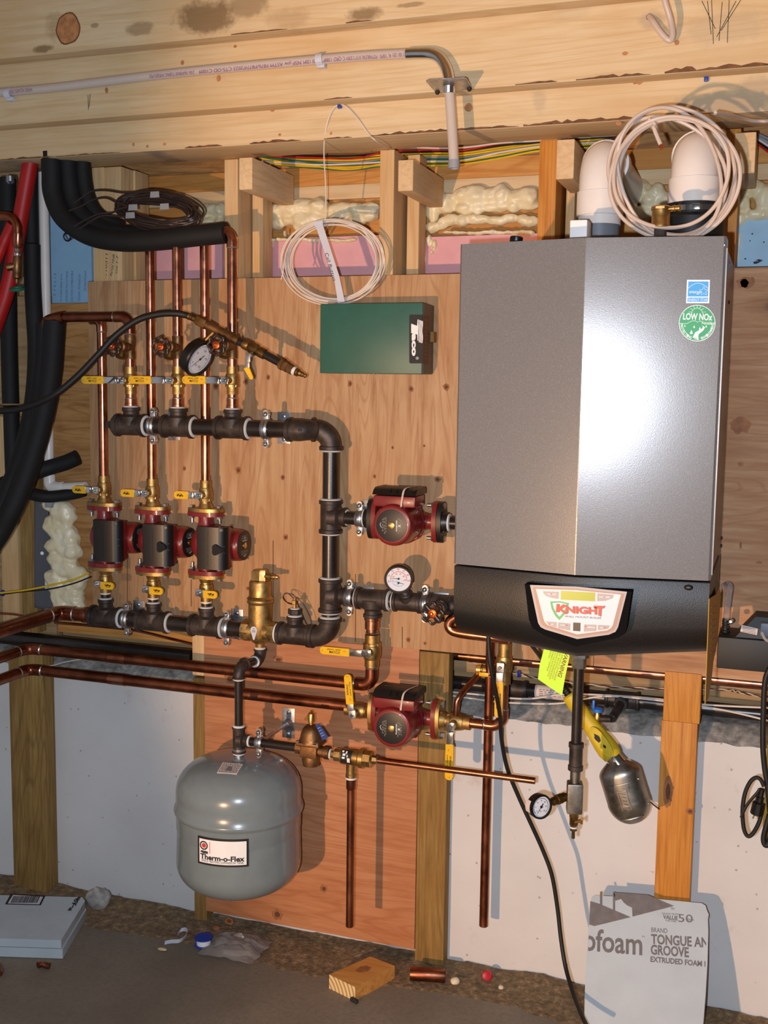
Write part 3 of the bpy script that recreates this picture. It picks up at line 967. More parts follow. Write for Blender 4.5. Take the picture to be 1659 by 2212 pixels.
def hanger(c, ax, label, rp=.021, wall=0.0, up=(0, 0, 1), plate=True, group='split ring pipe hangers', px=.036, pz=.082, tilt=0.0, flat=False):
    """hinged split ring on a short rod from a zinc plate on the wall"""
    t = root('pipe_hanger', label, 'pipe hanger', c, group, z=ax, x=up)
    mb = MB()
    mb.lathe([(rp, -.009), (rp + .004, -.009), (rp + .006, -.004), (rp + .004, -.0015), (rp + .004, .0015), (rp + .006, .004), (rp + .004, .009), (rp, .009)], Matrix(), 30, cap0=False, cap1=False)
    for s in (1, -1):
        mb.box((s * (rp + .011), .004, 0), (.017, .0045, .014), bev=.0016)
        mb.box((s * (rp + .011), -.004, 0), (.017, .0045, .014), bev=.0016)
        mb.cyl((s * (rp + .020), .0062, 0), (s * (rp + .020), -.0062, 0), .0068, 16)
    mb.part('ring', M['zinc'], t)
    for s in (1, -1):
        q = MB(); q.cyl((s * (rp + .016), -.012, 0), (s * (rp + .016), .012, 0), .0036, 10); q.hexa((s * (rp + .016), -.013, 0), (s * (rp + .016), -.008, 0), .006)
        q.ball((s * (rp + .016), .010, 0), .006, seg=12, sc_=(1, .6, 1))
        q.part('bolt', M['chrome'], t)
    if plate:
        inv = ROOTM[t.name].inverted()
        wp = V(c[0], wall, c[2])
        q = MB(); q.cyl(V(c[0], c[1] + rp, c[2]), wp, .005, 10); q.lathe([(.013, 0), (.012, .006), (.007, .016)], mat4(wp, (0, -1, 0)), 16)
        q.wpart('rod', M['zinc'], t)
        q = MB(); q.box((wp.x, wall - .0015, wp.z), (px, .003, pz) if not flat else (pz, .003, px), bev=.0012)
        for s in (-1, 1):
            o = V(0, 0, s * pz * .36) if not flat else V(s * pz * .36, 0, 0)
            q.lathe([(.0055, 0), (.005, .002), (.002, .0035)], mat4(wp + o + V(0, -.003, 0), (0, -1, 0)), 12)
        q.wpart('wall_plate', M['zinc'], t)
    return t
def cap_plug(c, d, label, rp=.021):
    t = root('pipe_plug', label, 'fitting', c, None, z=d)
    mb = MB()
    mb.lathe([(rp * 1.2, -.004), (rp * 1.2, .002), (rp * .62, .012), (rp * .6, .014)], Matrix(), 24)
    mb.box((0, 0, .02), (.016, .016, .016), bev=.002)
    mb.part('body', M['iron'], t)
    return t

# ---------------- yellow-handled ball valves
def lever(t, hand, stem, length, printed, grip_w=.0175, flip=False, plate_mat='zinc', short=False, thick=.006):
    """lever handle: metal strap and yellow grip; hand = unit dir of the lever, stem = unit dir out of the valve"""
    ROOT_inv = None
    h, s = Vector(hand).normalized(), Vector(stem).normalized()
    u = h.cross(s)
    m = Matrix((h, u, s)).transposed().to_4x4()
    return m
def ballvalve(c, ax, stem, hand, label, r=.0145, L=.062, text=('MATCO', '600WOG  150WSP'), hl=.098, group='yellow handled ball valves', mat='brass', flange=0, grip=.6, so=.038, name='ball_valve', upside=True, bulge=1.0, socket=1.16):
    """brass ball valve: c is the ball centre; flange = +1/-1 puts a two-bolt flange at that end of the axis"""
    a, s = Vector(ax).normalized(), Vector(stem).normalized()
    t = root(name, label, 'valve', c, group, z=a, x=s)
    mb = MB()
    k = r / .0145
    hb = L / 2
    prof = [(r * socket, -hb), (r * socket, -hb + .008), (r * socket * .97, -hb + .0085), (r * socket * 1.0, -.019 * k), (r * 1.36, -.0185 * k), (r * 1.42, -.0125 * k), (r * 1.36, -.011 * k), (r * 1.44 * bulge, -.007 * k), (r * 1.46 * bulge, .003 * k), (r * 1.40, .011 * k), (r * 1.32, .0165 * k), (r * 1.27, .019 * k), (r * socket, .020 * k), (r * socket, hb)]
    mb.lathe(prof, Matrix(), 28)
    mb.lathe([(r * 1.46, -.0188 * k), (r * 1.46, -.0128 * k)], Matrix(), 6)
    mb.cyl((r * 1.2, 0, 0), (so - .010, 0, 0), .0098 * k, 16)
    if flange:
        z0 = flange * hb
        w = .009
        pts = []
        for i in range(40):
            q = 2 * PI * i / 40
            rx, ry = .049, .030
            pts.append(V(ry * math.copysign(abs(math.sin(q)) ** .9, math.sin(q)), rx * math.copysign(abs(math.cos(q)) ** .9, math.cos(q)), z0))
        mb.poly(pts, (0, 0, flange * w))
        mb.lathe([(r * 1.25, z0 - flange * .012), (r * 1.6, z0)], Matrix(), 24)
    mb.part('body', M[mat], t)
    q = MB()
    q.lathe([(.0085 * k, so - .012), (.0085 * k, so - .004), (.011 * k, so - .004), (.011 * k, so - .0005)], mat4((0, 0, 0), (1, 0, 0)), 6)
    q.lathe([(.0042, so - .001), (.0042, so + .006), (.003, so + .007)], mat4((0, 0, 0), (1, 0, 0)), 12)
    q.part('stem_nut', M['chrome'], t)
    # lever
    inv = ROOTM[t.name].to_3x3().inverted()
    h = (inv @ Vector(hand)).normalized()
    sx = V(1, 0, 0)
    u = sx.cross(h)
    m = Matrix((h, u, sx)).transposed().to_4x4()
    q = MB()
    g0 = hl * (1 - grip)
    q.box((.001, 0, so), (.022, .018, .0022), m, bev=.0008)
    q.box((.014, 0, so + .003), (.003, .017, .0085), m, bev=.0008)
    q.box(((.013 + g0 + .004) / 2, 0, so + .0065), (g0 + .004 - .013, .0165, .0022), m, bev=.0008)
    q.part('lever', M['chrome'] if grip < .72 else M['zinc'], t)
    q = MB()
    gw = .0195 / 2
    out = [V(g0, -gw, 0), V(hl - gw * .8, -gw, 0)] + [V(hl - gw * .8 + gw * .8 * math.cos(e), gw * math.sin(e), 0) for e in [(-.4 + .8 * i / 6) * PI for i in range(1, 6)]] + [V(hl - gw * .8, gw, 0), V(g0, gw, 0)]
    q.poly([m @ (p + V(0, 0, so + .0035)) for p in out], m.to_3x3() @ V(0, 0, .0058))
    g = q.part('grip', M['yellow'], t)
    if text:
        face = so + .0096
        kx = -1 if upside else 1
        q = MB()
        bm = m @ Matrix(((kx, 0, 0, 0), (0, kx, 0, 0), (0, 0, 1, 0), (0, 0, 0, 1)))
        gl = hl - g0
        mid = g0 + gl * .52
        # letters run along the lever; in bm axes the lever runs along x
        T = bm @ Matrix.Translation(V(kx * mid, 0, face))
        if text[0] == 'logo':
            for i in range(6):
                x0 = -gl * .22 + i * gl * .075
                q.box((x0, math.sin(i * 2.1) * .0012 - .001, 0), (gl * .07, .004 - .0006 * (i % 3), .0005), T)
            q.box((0, -.0036, 0), (gl * .22, .0008, .0005), T)
            q.box((-gl * .05, .0032, 0), (gl * .34, .0008, .0005), T)
        else:
            text_into(q, text[0], T @ Matrix.Translation(V(.002, -.0026, 0)), .0085, width=gl * .36, offset=.00012)
            if len(text) > 1:
                text_into(q, text[1], T @ Matrix.Translation(V(.0, .0042, 0)), .004, width=gl * .46, offset=.0001)
            text_into(q, 'F11', T @ Matrix.Translation(V(-gl * .40, 0, 0)) @ Matrix.Rotation(PI / 2, 4, 'Z'), .0045)
            text_into(q, 'CSA', T @ Matrix.Translation(V(gl * .36, .002, 0)), .0035)
        q.part('printing', M['ink'], t)
    return t

# ---------------- drain cock with a lobed handwheel
def handwheel_valve(c, ax, out, label, axis_len=.048, r=.0138, wheel=.0262, reach=.082, mat='bronze', pipe_body=True, spout=(-.0, -1)):
    t = root('drain_valve', label, 'valve', c, 'drain valves with brown handwheels', z=ax, x=out)
    mb = MB()
    if pipe_body:
        mb.lathe([(r, -axis_len / 2), (r, -axis_len * .2), (r * .94, -axis_len * .15), (r * .94, axis_len * .15), (r, axis_len * .2), (r, axis_len / 2)], Matrix(), 26)
    xx = mat4((0, 0, 0), (1, 0, 0))
    mb.lathe([(.012, .0), (.012, .022), (.0105, .024), (.0105, .036), (.013, .037), (.0145, .040), (.0145, .047), (.011, .049), (.009, .058), (.006, .060), (.0045, reach - .006)], xx, 22)
    mb.lathe([(.0155, .0385), (.0155, .0445)], xx, 6)
    mb.part('body', M[mat], t)
    # hose outlet pointing down and out
    q = MB()
    d = V(.45, 0, -1).normalized() if ax[2] > .5 else V(.45, 0, -1).normalized()
    inv = ROOTM[t.name].to_3x3().inverted()
    dn = (inv @ (V(0, 0, -1) + Vector(out) * .35)).normalized()
    st = inv @ (Vector(out) * .034)
    mm = mat4(st, dn)
    q.lathe([(.0088, 0), (.0088, .014), (.0118, .016), (.0118, .020), (.0128, .021), (.0128, .030), (.0105, .031)], mm, 20)
    for i in range(4):
        q.torus(mm @ Matrix.Translation(V(0, 0, .0215 + i * .0026)), .0126, .0009, 20, 5)
    q.part('hose_outlet', M['brass_dk'], t)
    q = MB()
    W = mat4((reach, 0, 0), (1, 0, 0), x=(0, 0, 1))
    n = 8
    pts = []
    for i in range(96):
        a = 2 * PI * i / 96
        rr = wheel * (.86 + .085 * math.cos(n * a))
        pts.append(W @ V(rr * math.cos(a), rr * math.sin(a), 0))
    q.tube(pts, wheel * .115, 8, closed=True)
    for i in range(n):
        a = 2 * PI * i / n
        q.ball(W @ V(wheel * .93 * math.cos(a), wheel * .93 * math.sin(a), 0), wheel * .135, seg=10)
    for i in range(4):
        a = 2 * PI * (i + .5) / 4
        q.tube([W @ V(wheel * .3 * math.cos(a), wheel * .3 * math.sin(a), .0), W @ V(wheel * .82 * math.cos(a), wheel * .82 * math.sin(a), 0)], wheel * .14, 8)
    q.lathe([(wheel * .42, -.004), (wheel * .44, .001), (wheel * .38, .003)], W, 24)
    q.part('handwheel', M['knob'], t)
    q = MB()
    q.lathe([(wheel * .34, .003), (wheel * .36, .0045), (wheel * .22, .0055)], W, 24)
    q.part('hub_washer', M['orangecap'], t)
    q = MB(); q.lathe([(wheel * .15, .005), (wheel * .15, .008), (wheel * .08, .0095)], W, 12)
    q.part('hub_screw', M['brass'], t)
    return t

# ---------------- circulator pump
def make_pump(label, group, big=False):
    """flow axis local z, motor axis local x, wiring box on local -y; 165 mm between the flanges"""
    t = root('circulator_pump', label, 'pump', (0, 0, 0), group)
    red, H = M['pumpred'], .0825
    mb = MB()
    # volute: a flattened round casing on the flow axis with its two necks
    xm = mat4((0, 0, 0), (1, 0, 0), x=(0, 0, 1))
    mb.lathe([(.012, -.030), (.030, -.028), (.041, -.018), (.045, -.004), (.044, .010), (.041, .018)], xm, 32)
    for s in (1, -1):
        mb.lathe([(.030, s * .020), (.0225, s * .045), (.0195, s * .058), (.0195, s * (H - .010))], Matrix(), 24)
        pts = []
        for i in range(40):
            q = 2 * PI * i / 40
            x_ = .030 * math.copysign(abs(math.sin(q)) ** .85, math.sin(q)); y_ = .050 * math.copysign(abs(math.cos(q)) ** .85, math.cos(q))
            pts.append(V(y_, x_, s * (H - .011)) if not big else V(x_, y_, s * (H - .011)))
        mb.poly(pts, (0, 0, s * .011))
    mb.part('volute', red, t)
    mb = MB()
    if not big: mb.lathe([(.050, .014), (.051, .018), (.051, .030), (.0430, .034), (.0420, .092), (.0410, .103), (.0385, .1095), (.037, .1112)], xm, 40)
    else: mb.lathe([(.052, .014), (.054, .018), (.054, .030), (.0515, .033), (.0505, .085), (.0500, .099), (.0465, .109), (.043, .1112), (.038, .1112)], xm, 40)
    for i in range(4):
        a = PI / 4 + i * PI / 2
        mb.lathe([(.0075, .012), (.0075, .036), (.0055, .038)], xm @ Matrix.Translation(V(.049 * math.cos(a), .049 * math.sin(a), 0)), 14)
    mb.part('motor', red, t)
    mb = MB(); mb.lathe([(.0385, .108), (.0385, .1115), (.037, .1119)], xm, 40)
    np_ = mb.part('nameplate', M['plate'], t)
    mb = MB(); mb.lathe([(.0085, .1105), (.0085, .1145), (.0065, .1155)], xm, 20); mb.box((0, 0, .1155), (.011, .0016, .001), xm)
    mb.part('vent_screw', M['brass'], t)
    # nameplate printing
    T = mat4((.1121, 0, 0), (1, 0, 0), x=(0, 1, 0))
    mb = MB()
    rnd = random.Random(3)
    for row_, zz in enumerate([.0255, .0225, .0195, .0165, -.0135, -.0165, -.0195, -.0225]):
        wd = math.sqrt(max(0, .031 ** 2 - zz ** 2))
        xx = -wd * .7
        while xx < wd * .7:
            w = rnd.uniform(.002, .006)
            mb.box((xx + w / 2, zz, 0), (w, .0011, .0004), T)
            xx += w + rnd.uniform(.0012, .004)
    mb.part('small_print', M['plateink'], t)
    mb = MB()
    text_into(mb, 'GRUNDFOS', T @ Matrix.Translation(V(0, .0125, .0002)), .0042, width=.026, offset=.0001)
    for a, c_ in (((-.0045, .027), (.0035, .0185)), ((.0045, .027), (-.0035, .0185)), ((-.0045, .0268), (-.001, .0225))):
        pass
    text_into(mb, 'X', T @ Matrix.Translation(V(0, .0192, .0003)), .0085, offset=.0002)
    pts = [T @ V(.010 * math.cos(q), -.0275 + .0022 * math.sin(q), .0003) for q in [2.4 + 1.2 * i / 6 for i in range(7)]]
    mb.tube([T @ V(-.006, -.026, .0003), T @ V(-.001, -.0285, .0003), T @ V(.006, -.0245, .0003)], .0006, 5)
    mb.part('maker_print', M['white'], t)
    # wiring box on -y
    mb = MB()
    mb.box((.060, -.055, 0), (.076, .026, .104), bev=.004)
    mb.box((.058, -.040, 0), (.060, .014, .060), bev=.002)
    mb.part('box_base', red, t)
    mb = MB()
    dy = -.004 if not big else -.012
    prof = [V(.017, -.058 + dy, 0), V(.017, -.079, 0), V(.022, -.086, 0), V(.078, -.086, 0), V(.090, -.080, 0), V(.0985, -.070, 0), V(.0985, -.058 + dy, 0)]
    mb.poly([p + V(0, 0, -.054) for p in prof], (0, 0, .108))
    mb.box((.052, -.0862, 0), (.0006, .0006, .09))
    mb.part('wiring_cover', M['pumpblack'], t, angle=50)
    mb = MB(); mb.lathe([(.0042, 0), (.0042, .001), (.0026, .0012)], mat4((.024, -.0855, -.047), (0, -1, 0)), 12)
    mb.part('cover_screw', M['blackplastic'], t)
    mb = MB()
    mb.lathe([(.0042, 0), (.0042, .001), (.0026, .0012)], mat4((.088, -.0815, .047), (.35, -1, 0)), 12)
    mb.part('cover_screw', M['blackplastic'], t)
    mb = MB()
    for z_ in (.006, -.010):
        mb.box((.090, -.0795, z_), (.012, .004, .0012), rot=Matrix.Rotation(math.radians(32), 3, 'Z'))
    mb.part('cover_rib', M['blackplastic'], t)
    for s in (1, -1):
        for k in (1, -1):
            mb = MB()
            bx, by = (k * .040, 0) if not big else (0, k * .040)
            mb.cyl((bx, by, s * (H - .030)), (bx, by, s * (H + .011)), .0042, 12)
            mb.hexa((bx, by, s * (H - .018)), (bx, by, s * (H - .011)), .0080)
            mb.hexa((bx, by, s * (H + .009)), (bx, by, s * (H + .016)), .0082)
            mb.part('flange_bolt', M['zinc'], t)
    return t
def knob_on(t):
    mb = MB()
    pts = [V(.078 + .013 * math.cos(a) * (1 + .16 * math.cos(3 * a)), -.0862, .013 * math.sin(a) * (1 + .16 * math.cos(3 * a)) - .002) for a in [2 * PI * i / 30 for i in range(30)]]
    mb.poly(pts, (0, -.006, 0))
    mb.part('speed_switch', M['blackplastic'], t)
def rubber_band(t):
    mb = MB()
    pts = [V(.103, -.044, .020), V(.1, -.06, .021), V(.093, -.081, .023), V(.078, -.0875, .027), V(.05, -.0875, .032), V(.02, -.086, .037)]
    q = smooth(pts, 5)
    mb.rings([[p + V(0, 0, -.0022), p + V(.0006, -.0006, -.0022), p + V(.0006, -.0006, .0022), p + V(0, 0, .0022)] for p in q])
    mb.part('rubber_band', M['cable'], t)

# ------------------------------------------------------------------ the piping board
YR = -.058                       # plane of the pumps and lower manifold
YU = -.105                       # plane of the upper manifold
zU = sum(P(x, y, YU).z for x, y in ((283, 918), (502, 925.5), (594, 928))) / 3
def UX(px): return P(px, 922, YU).x
zD = sum(P(x, y, YR).z for x, y in ((228, 1334), (333, 1343), (441, 1351), (637, 1370))) / 4
def DX(px): return P(px, 1345, YR).x
xV = (P(716, 980, YR).x + P(712, 1330, YR).x) / 2
RB = .021                        # 1-1/4 inch iron

# --- three zone pumps
zone = []
p_lab = ['leftmost of the three red zone pumps with black wiring box', 'middle one of the three red zone pumps with speed knob', 'rightmost of the three red zone pumps, nearest the air separator']
p_px = [(226, 1089, 1226), (330, 1097, 1236), (445, 1101, 1244)]
pump0 = make_pump(p_lab[0], 'red circulator pumps')
pumps = []
for i, (px, ya, yb) in enumerate(p_px):
    x = P(px, (ya + yb) / 2, YR).x
    zc = (P(px, ya, YR).z + P(px, yb, YR).z) / 2
    Mx = Matrix.Translation(V(x, YR, zc))
    if i == 0:
        pump0.matrix_world = Mx; ROOTM[pump0.name] = Mx
        pumps.append((x, zc, pump0))
    else:
        pumps.append((x, zc, dup(pump0, Mx, p_lab[i])))
# --- two boiler pumps, lying across: flow along X, motor out into the room, wiring box on top
hz = frame((1, 0, 0), (0, -1, 0)).to_4x4()
hp = []
for px, py, lab in ((878, 1124, 'red pump lying sideways beside the boiler, black flange on its right'), (877, 1546, 'lower red pump lying sideways by the treated post')):
    c = P(px, py, YR - .006)
    if not hp:
        pb_ = make_pump(lab, 'red circulator pumps', big=True)
        pb_.matrix_world = Matrix.Translation(c) @ hz; ROOTM[pb_.name] = Matrix.Translation(c) @ hz
        rubber_band(pb_)
        hp.append((c, pb_))
    else:
        hp.append((c, dup(pb_, Matrix.Translation(c) @ hz, lab)))
knob_on(pumps[1][2]); knob_on(pumps[2][2])

# --- copper risers, flanged valves, lower tees
rc = .0121
names = ['left', 'middle', 'right']
ord_ = ['leftmost', 'middle', 'rightmost']
top_y = [(221, 700), (333, 532), (449, 528)]
for i, (x, zc, o) in enumerate(pumps):
    zt = zc + .0825 + .0095
    px = p_px[i][0]
    vz = zt + .036
    ballvalve((x, YR, vz), (0, 0, 1), (0, -1, 0), (-1, 0, 0), f'brass flanged valve on top of the {ord_[i]} zone pump, yellow handle pointing left', r=.0128, L=.072, hl=.066, text=('logo',), group='flanged brass valves', flange=-1, grip=.62, so=.040, mat='brass_cast')
    zb = zc - .0825 - .0095
    ballvalve((x, YR, zb - .034), (0, 0, 1), (0, -1, 0), (1, 0, 0), f'brass flanged valve under the {ord_[i]} zone pump, yellow handle pointing right', r=.0128, L=.068, hl=.058, text=('logo',), group='flanged brass valves', flange=1, grip=.7, so=.040, mat='brass_cast')
    z1 = P(top_y[i][0], top_y[i][1], YR).z
    pipe((x, YR, vz + .034), (x, YR, z1), rc, 'copper', ['left copper riser below the short copper elbow run', 'second copper riser from the left, behind the first tee gap', 'third copper riser, passing behind the big tilted gauge'][i], 'copper_riser', group='copper risers')
    # nipple and tee below
    xt = x
    zt2 = zD + .05
    pipe((xt, YR, zt2 - .01), (xt, YR, zb - .066), .0135, 'pipe', f'short black nipple under the valve of the {ord_[i]} zone pump', 'pipe_nipple', group='short black nipples under the pumps')
    tee((xt, YR, zD), (1, 0, 0), (0, 0, 1), f'iron tee of the lower manifold under the {ord_[i]} zone pump', dope=(1, 'b'), rb=.0145, group='lower manifold tees')
    MB().lathe([(.0150, 0), (.0153, .003), (.0138, .0045)], mat4((xt, YR, zb - .0665), (0, 0, 1)), 24).thing('pipe_dope', M['dope'], f'white sealant ring under the valve of the {ord_[i]} zone pump', 'sealant', 'white sealant rings')
# lower manifold pipes
t1, t2, t3 = (pumps[k][0] for k in range(3))
g = 'lower manifold pipes'
pipe((t1 + .044, YR, zD), (t2 - .044, YR, zD), RB, 'pipe', 'black pipe between the left and middle lower tees', 'black_pipe', group=g)
pipe((t2 + .044, YR, zD), (t3 - .044, YR, zD), RB, 'pipe', 'black pipe between the middle and right lower tees', 'black_pipe', group=g)
xs1 = DX(523)
pipe((t3 + .044, YR, zD), (xs1 + .004, YR, zD), RB, 'pipe', 'black pipe from the right lower tee into the air separator', 'black_pipe', group=g)
hanger((DX(276), YR, zD), (1, 0, 0), 'zinc pipe hanger between the left and middle lower tees')
hanger((DX(491), YR, zD), (1, 0, 0), 'zinc pipe hanger just left of the brass air separator')

# --- air separator
xs = DX(562)
sep = root('air_separator', 'brass air separator canister with a top vent nozzle', 'air separator', (xs, YR, zD))
mb = MB()
k = mpp(P(560, 1300, YR))
zr = lambda py: P(562, py, YR).z - zD
mb.lathe([(.012, zr(1400)), (.013, zr(1390)), (.022, zr(1385)), (.030, zr(1372)), (.0305, zr(1340)), (.0305, zr(1304)), (.033, zr(1302)), (.0345, zr(1299)), (.033, zr(1297)), (.033, zr(1294)), (.0345, zr(1292)), (.029, zr(1287)), (.0285, zr(1258)), (.026, zr(1254)), (.012, zr(1252))], Matrix(), 36)
mb.cyl((-.046, 0, 0), (.046, 0, 0), .0265, 24)
for s in (1, -1):
    mb.lathe([(.0265, .026), (.0285, .030), (.0285, .046)], mat4((0, 0, 0), (s, 0, 0)), 8)
mb.part('body', M['brass_cast'], sep)
mb = MB()
ca = zr(1256); cb = zr(1230)
pts = [V(-.020, -.012, 0), V(.005, -.016, 0), V(.019, -.010, 0), V(.019, .010, 0), V(.005, .016, 0), V(-.020, .012, 0)]
mb.rings([[p + V(0, 0, ca) for p in pts], [p * .98 + V(0, 0, cb - .006) for p in pts], [p * .82 + V(.002, 0, cb) for p in pts]])
mb.part('vent_cap', M['brass_cast'], sep, angle=25)
mb = MB()
mb.lathe([(.0085, 0), (.0085, .022), (.006, .024), (.0066, .030), (.0045, .034), (.0045, .036), (.0062, .038), (.004, .043)], mat4((.012, -.002, zr(1243)), (1, -.12, 0)), 14)
mb.part('nozzle', M['brass'], sep)
mb = MB()
T = mat4((-.003, -.0306, zr(1366)), (0, -1, 0), x=(1, 0, 0))
pts = [V(.0095 * math.cos(a), .012 + .0095 * math.sin(a), 0) for a in [(-.15 + 1.3 * i / 14) * PI for i in range(15)]] + [V(-.003, -.009, 0), V(-.0015, -.0135, 0), V(.0015, -.0135, 0), V(.003, -.009, 0)]
mb.poly([T @ (p + V(0, 0, -.003)) for p in pts], T.to_3x3() @ V(0, 0, .0042))
mb.part('badge', M['tape'], sep)
mb = MB()
for z_, w in ((.0105, .010), (.0075, .009), (.0155, .006)):
    mb.box((0, z_, .0014), (w, .0011, .0004), T)
mb.part('badge_print', M['ink'], sep)
for s, w in ((-1, .003), (1, .0075)):
    MB().lathe([(.0245, .0455), (.0255, .047), (.022, .0455 + w)], mat4((0, 0, 0), (s, 0, 0)), 28).part('pipe_dope', M['dope'], sep)
# --- sensor tee, corner elbow, vertical
xt = DX(637)
tee((xt, YR, zD), (1, 0, 0), (0, 0, 1), 'iron tee between the air separator and the corner elbow, sensor on top', dope=(1, -1, 'b'), rb=.0150, Lb=.048)
sen = root('temperature_sensor', 'brass sensor plug with thin brown wires on the iron tee', 'sensor', (xt, YR, zD + .05))
MB().lathe([(.0145, 0), (.0145, .004), (.0195, .006), (.0195, .016), (.017, .017)], Matrix(), 8).part('bushing', M['iron'], sen)
MB().lathe([(.0125, .0165), (.0125, .019), (.011, .0195)], Matrix(), 20).part('sealant', M['dope'], sen)
q = MB(); q.lathe([(.0048, .019), (.0048, .030), (.0085, .030), (.0085, .039), (.005, .040)], Matrix(), 6); q.lathe([(.0042, .038), (.0042, .046)], Matrix(), 10)
q.part('plug', M['brass'], sen)
for j, path in enumerate([[(635, 1306), (622, 1303), (613, 1292), (613, 1284), (622, 1282), (640, 1300), (652, 1325), (662, 1348), (668, 1352)], [(637, 1306), (618, 1300), (611, 1290), (616, 1283), (630, 1284), (652, 1302), (668, 1330), (673, 1350)]]):
    mb = MB(); mb.tube(smooth([P(a, b, YR - .004 + .03 * min(1, ii / 6)) for ii, (a, b) in enumerate(path)], 6), .0011, 6)
    mb.wpart('wire', M['wire_dark'], sen)
eL = .052
elbow((xV, YR, zD), (-1, 0, 0), (0, 0, 1), 'iron corner elbow at the bottom of the black upright pipe', L=eL, dope=('a', 'b'))
zTB = P(713, 1286, YR).z; zTA = P(714, 1116, YR).z
pipe((xV, YR, zD + eL - .006), (xV, YR, zTB - .04), RB, 'pipe', 'short black nipple above the bottom corner elbow', 'pipe_nipple')
tee((xV, YR, zTB), (0, 0, 1), (1, 0, 0), 'lower iron tee on the black upright pipe', rb=.0165, Lb=.05, L=.043, dope=(1, -1, 'b'))
pipe((xV, YR, zTB + .04), (xV, YR, zTA - .036), RB, 'pipe', 'lower black upright pipe between the two tees', 'black_pipe')
tee((xV, YR, zTA), (0, 0, 1), (1, 0, 0), 'upper iron tee on the black upright pipe, beside the upper sideways pump', rb=.0165, Lb=.044, L=.042, dope=(1, -1, 'b'))
zE = P(712, 932, YR).z
pipe((xV, YR, zTA + .036), (xV, YR, zE - .04), RB, 'pipe', 'upper black upright pipe under the top elbow', 'black_pipe')
elbow((xV, YR, zU), (-1, -.28, 0), (0, 0, -1), 'iron elbow at the top of the black upright pipe', L=.05, dope=('a', 'b'))
# --- upper manifold
ux = [UX(283), UX(385), UX(502)]
for i, x in enumerate(ux):
    tee((x, YU, zU), (1, 0, 0), (0, 0, 1), f'{ord_[i]} iron tee of the upper manifold', dope=(1, 'b') if i != 1 else (1, 'b'), rb=.0155, Lb=.047, L=.044, group='upper manifold tees')
cap_plug((ux[0] - .046, YU, zU), (-1, 0, 0), 'iron plug closing the left end of the upper manifold')
g = 'upper manifold pipes'
pipe((ux[0] + .04, YU, zU), (ux[1] - .04, YU, zU), RB, 'pipe', 'black pipe between the left and middle upper tees', 'black_pipe', group=g)
pipe((ux[1] + .04, YU, zU), (ux[2] - .04, YU, zU), RB, 'pipe', 'black pipe between the middle and right upper tees', 'black_pipe', group=g)
xe = UX(648)
pipe((ux[2] + .04, YU, zU), (UX(624), YU, zU), RB, 'pipe', 'black pipe right of the upper manifold, ending in the bent fitting', 'black_pipe', group=g)
hanger((UX(332), YU, zU), (1, 0, 0), 'zinc pipe hanger between the left and middle upper tees')
hanger((UX(576), YU, zU), (1, 0, 0), 'zinc pipe hanger on the right end of the upper manifold')
f45 = root('bent_fitting', 'iron bent fitting leading from the upper manifold to the top elbow', 'fitting', (xe, YU, zU))
mb = MB()
e2 = V(xV - .05, YR - .0135, zU)
cpt = [V(UX(621), YU, zU), V(UX(640), YU, zU), V(UX(655), YU + .003, zU), V((UX(668) + e2.x) / 2, (YU + e2.y) / 2, zU), e2]
mb.tube(smooth(cpt, 6), [RB * 1.22 + .0022 * math.sin(PI * min(1, i / 14)) for i in range(25)], 28)
band(mb, mat4(cpt[0], (1, 0, 0)), RB * 1.42, RB * .6, 0)
mb.ball(P(648, 929, YU - .0285), .004, seg=10, sc_=(1.4, 1, .8))
mb.wpart('body', M['iron'], f45)
# --- columns above the upper manifold
col_px = [(283, 724, 776), (389, 726, 776), (502, 722, 774)]
for i, x in enumerate(ux):
    px = col_px[i][0]
    zz = lambda py: P(px, py, YU).z
    zb = zU + .047
    adp = root('copper_adapter', f'copper adapter soldered above the {ord_[i]} upper tee', 'fitting', (x, YU, zb), 'copper adapters')
    MB().lathe([(.0145, -.006), (.0145, .002), (.0155, .003), (.0155, .010), (.0145, .011), (.0145, zz(862) - zb), (.0126, zz(861) - zb), (.0126, zz(846) - zb)], Matrix(), 26).part('body', M['copper'], adp)
    MB().lathe([(.0140, 0), (.0144, .002), (.0128, .004)], Matrix.Translation(V(0, 0, zz(862) - zb)), 24).part('solder_joint', M['solder'], adp)
    vc = zz(822)
    ballvalve((x, YU, vc), (0, 0, 1), (0, -1, 0), (-1, 0, 0), f'brass ball valve above the {ord_[i]} upper tee, long yellow handle pointing left', r=.0124, L=.070, hl=.112, grip=.58, so=.044, mat='brass_cast', text=('MATCO', '600WOG  150WSP'))
    ya, yb = col_px[i][1], col_px[i][2]
    pipe((x, YU, vc + .030), (x, YU, zz(yb) + .004), .0124, 'copper', f'short copper stub between ball valve and drain valve, {ord_[i]} column', 'copper_stub', group='short copper stubs')
    hl_ = zz(ya) - zz(yb)
    handwheel_valve((x, YU, (zz(ya) + zz(yb)) / 2), (0, 0, 1), (0, -1, 0), f'bronze drain valve with brown lobed handwheel on the {ord_[i]} column', axis_len=hl_)
    if i == 2: MB().lathe([(.0128, 0), (.0138, .0015), (.0124, .003)], mat4((x, YU, zz(yb) - .002), (0, 0, 1)), 24).thing('solder_ring', M['solder'], f'silver solder ring under the drain valve of the {ord_[i]} column', 'solder', 'solder rings')
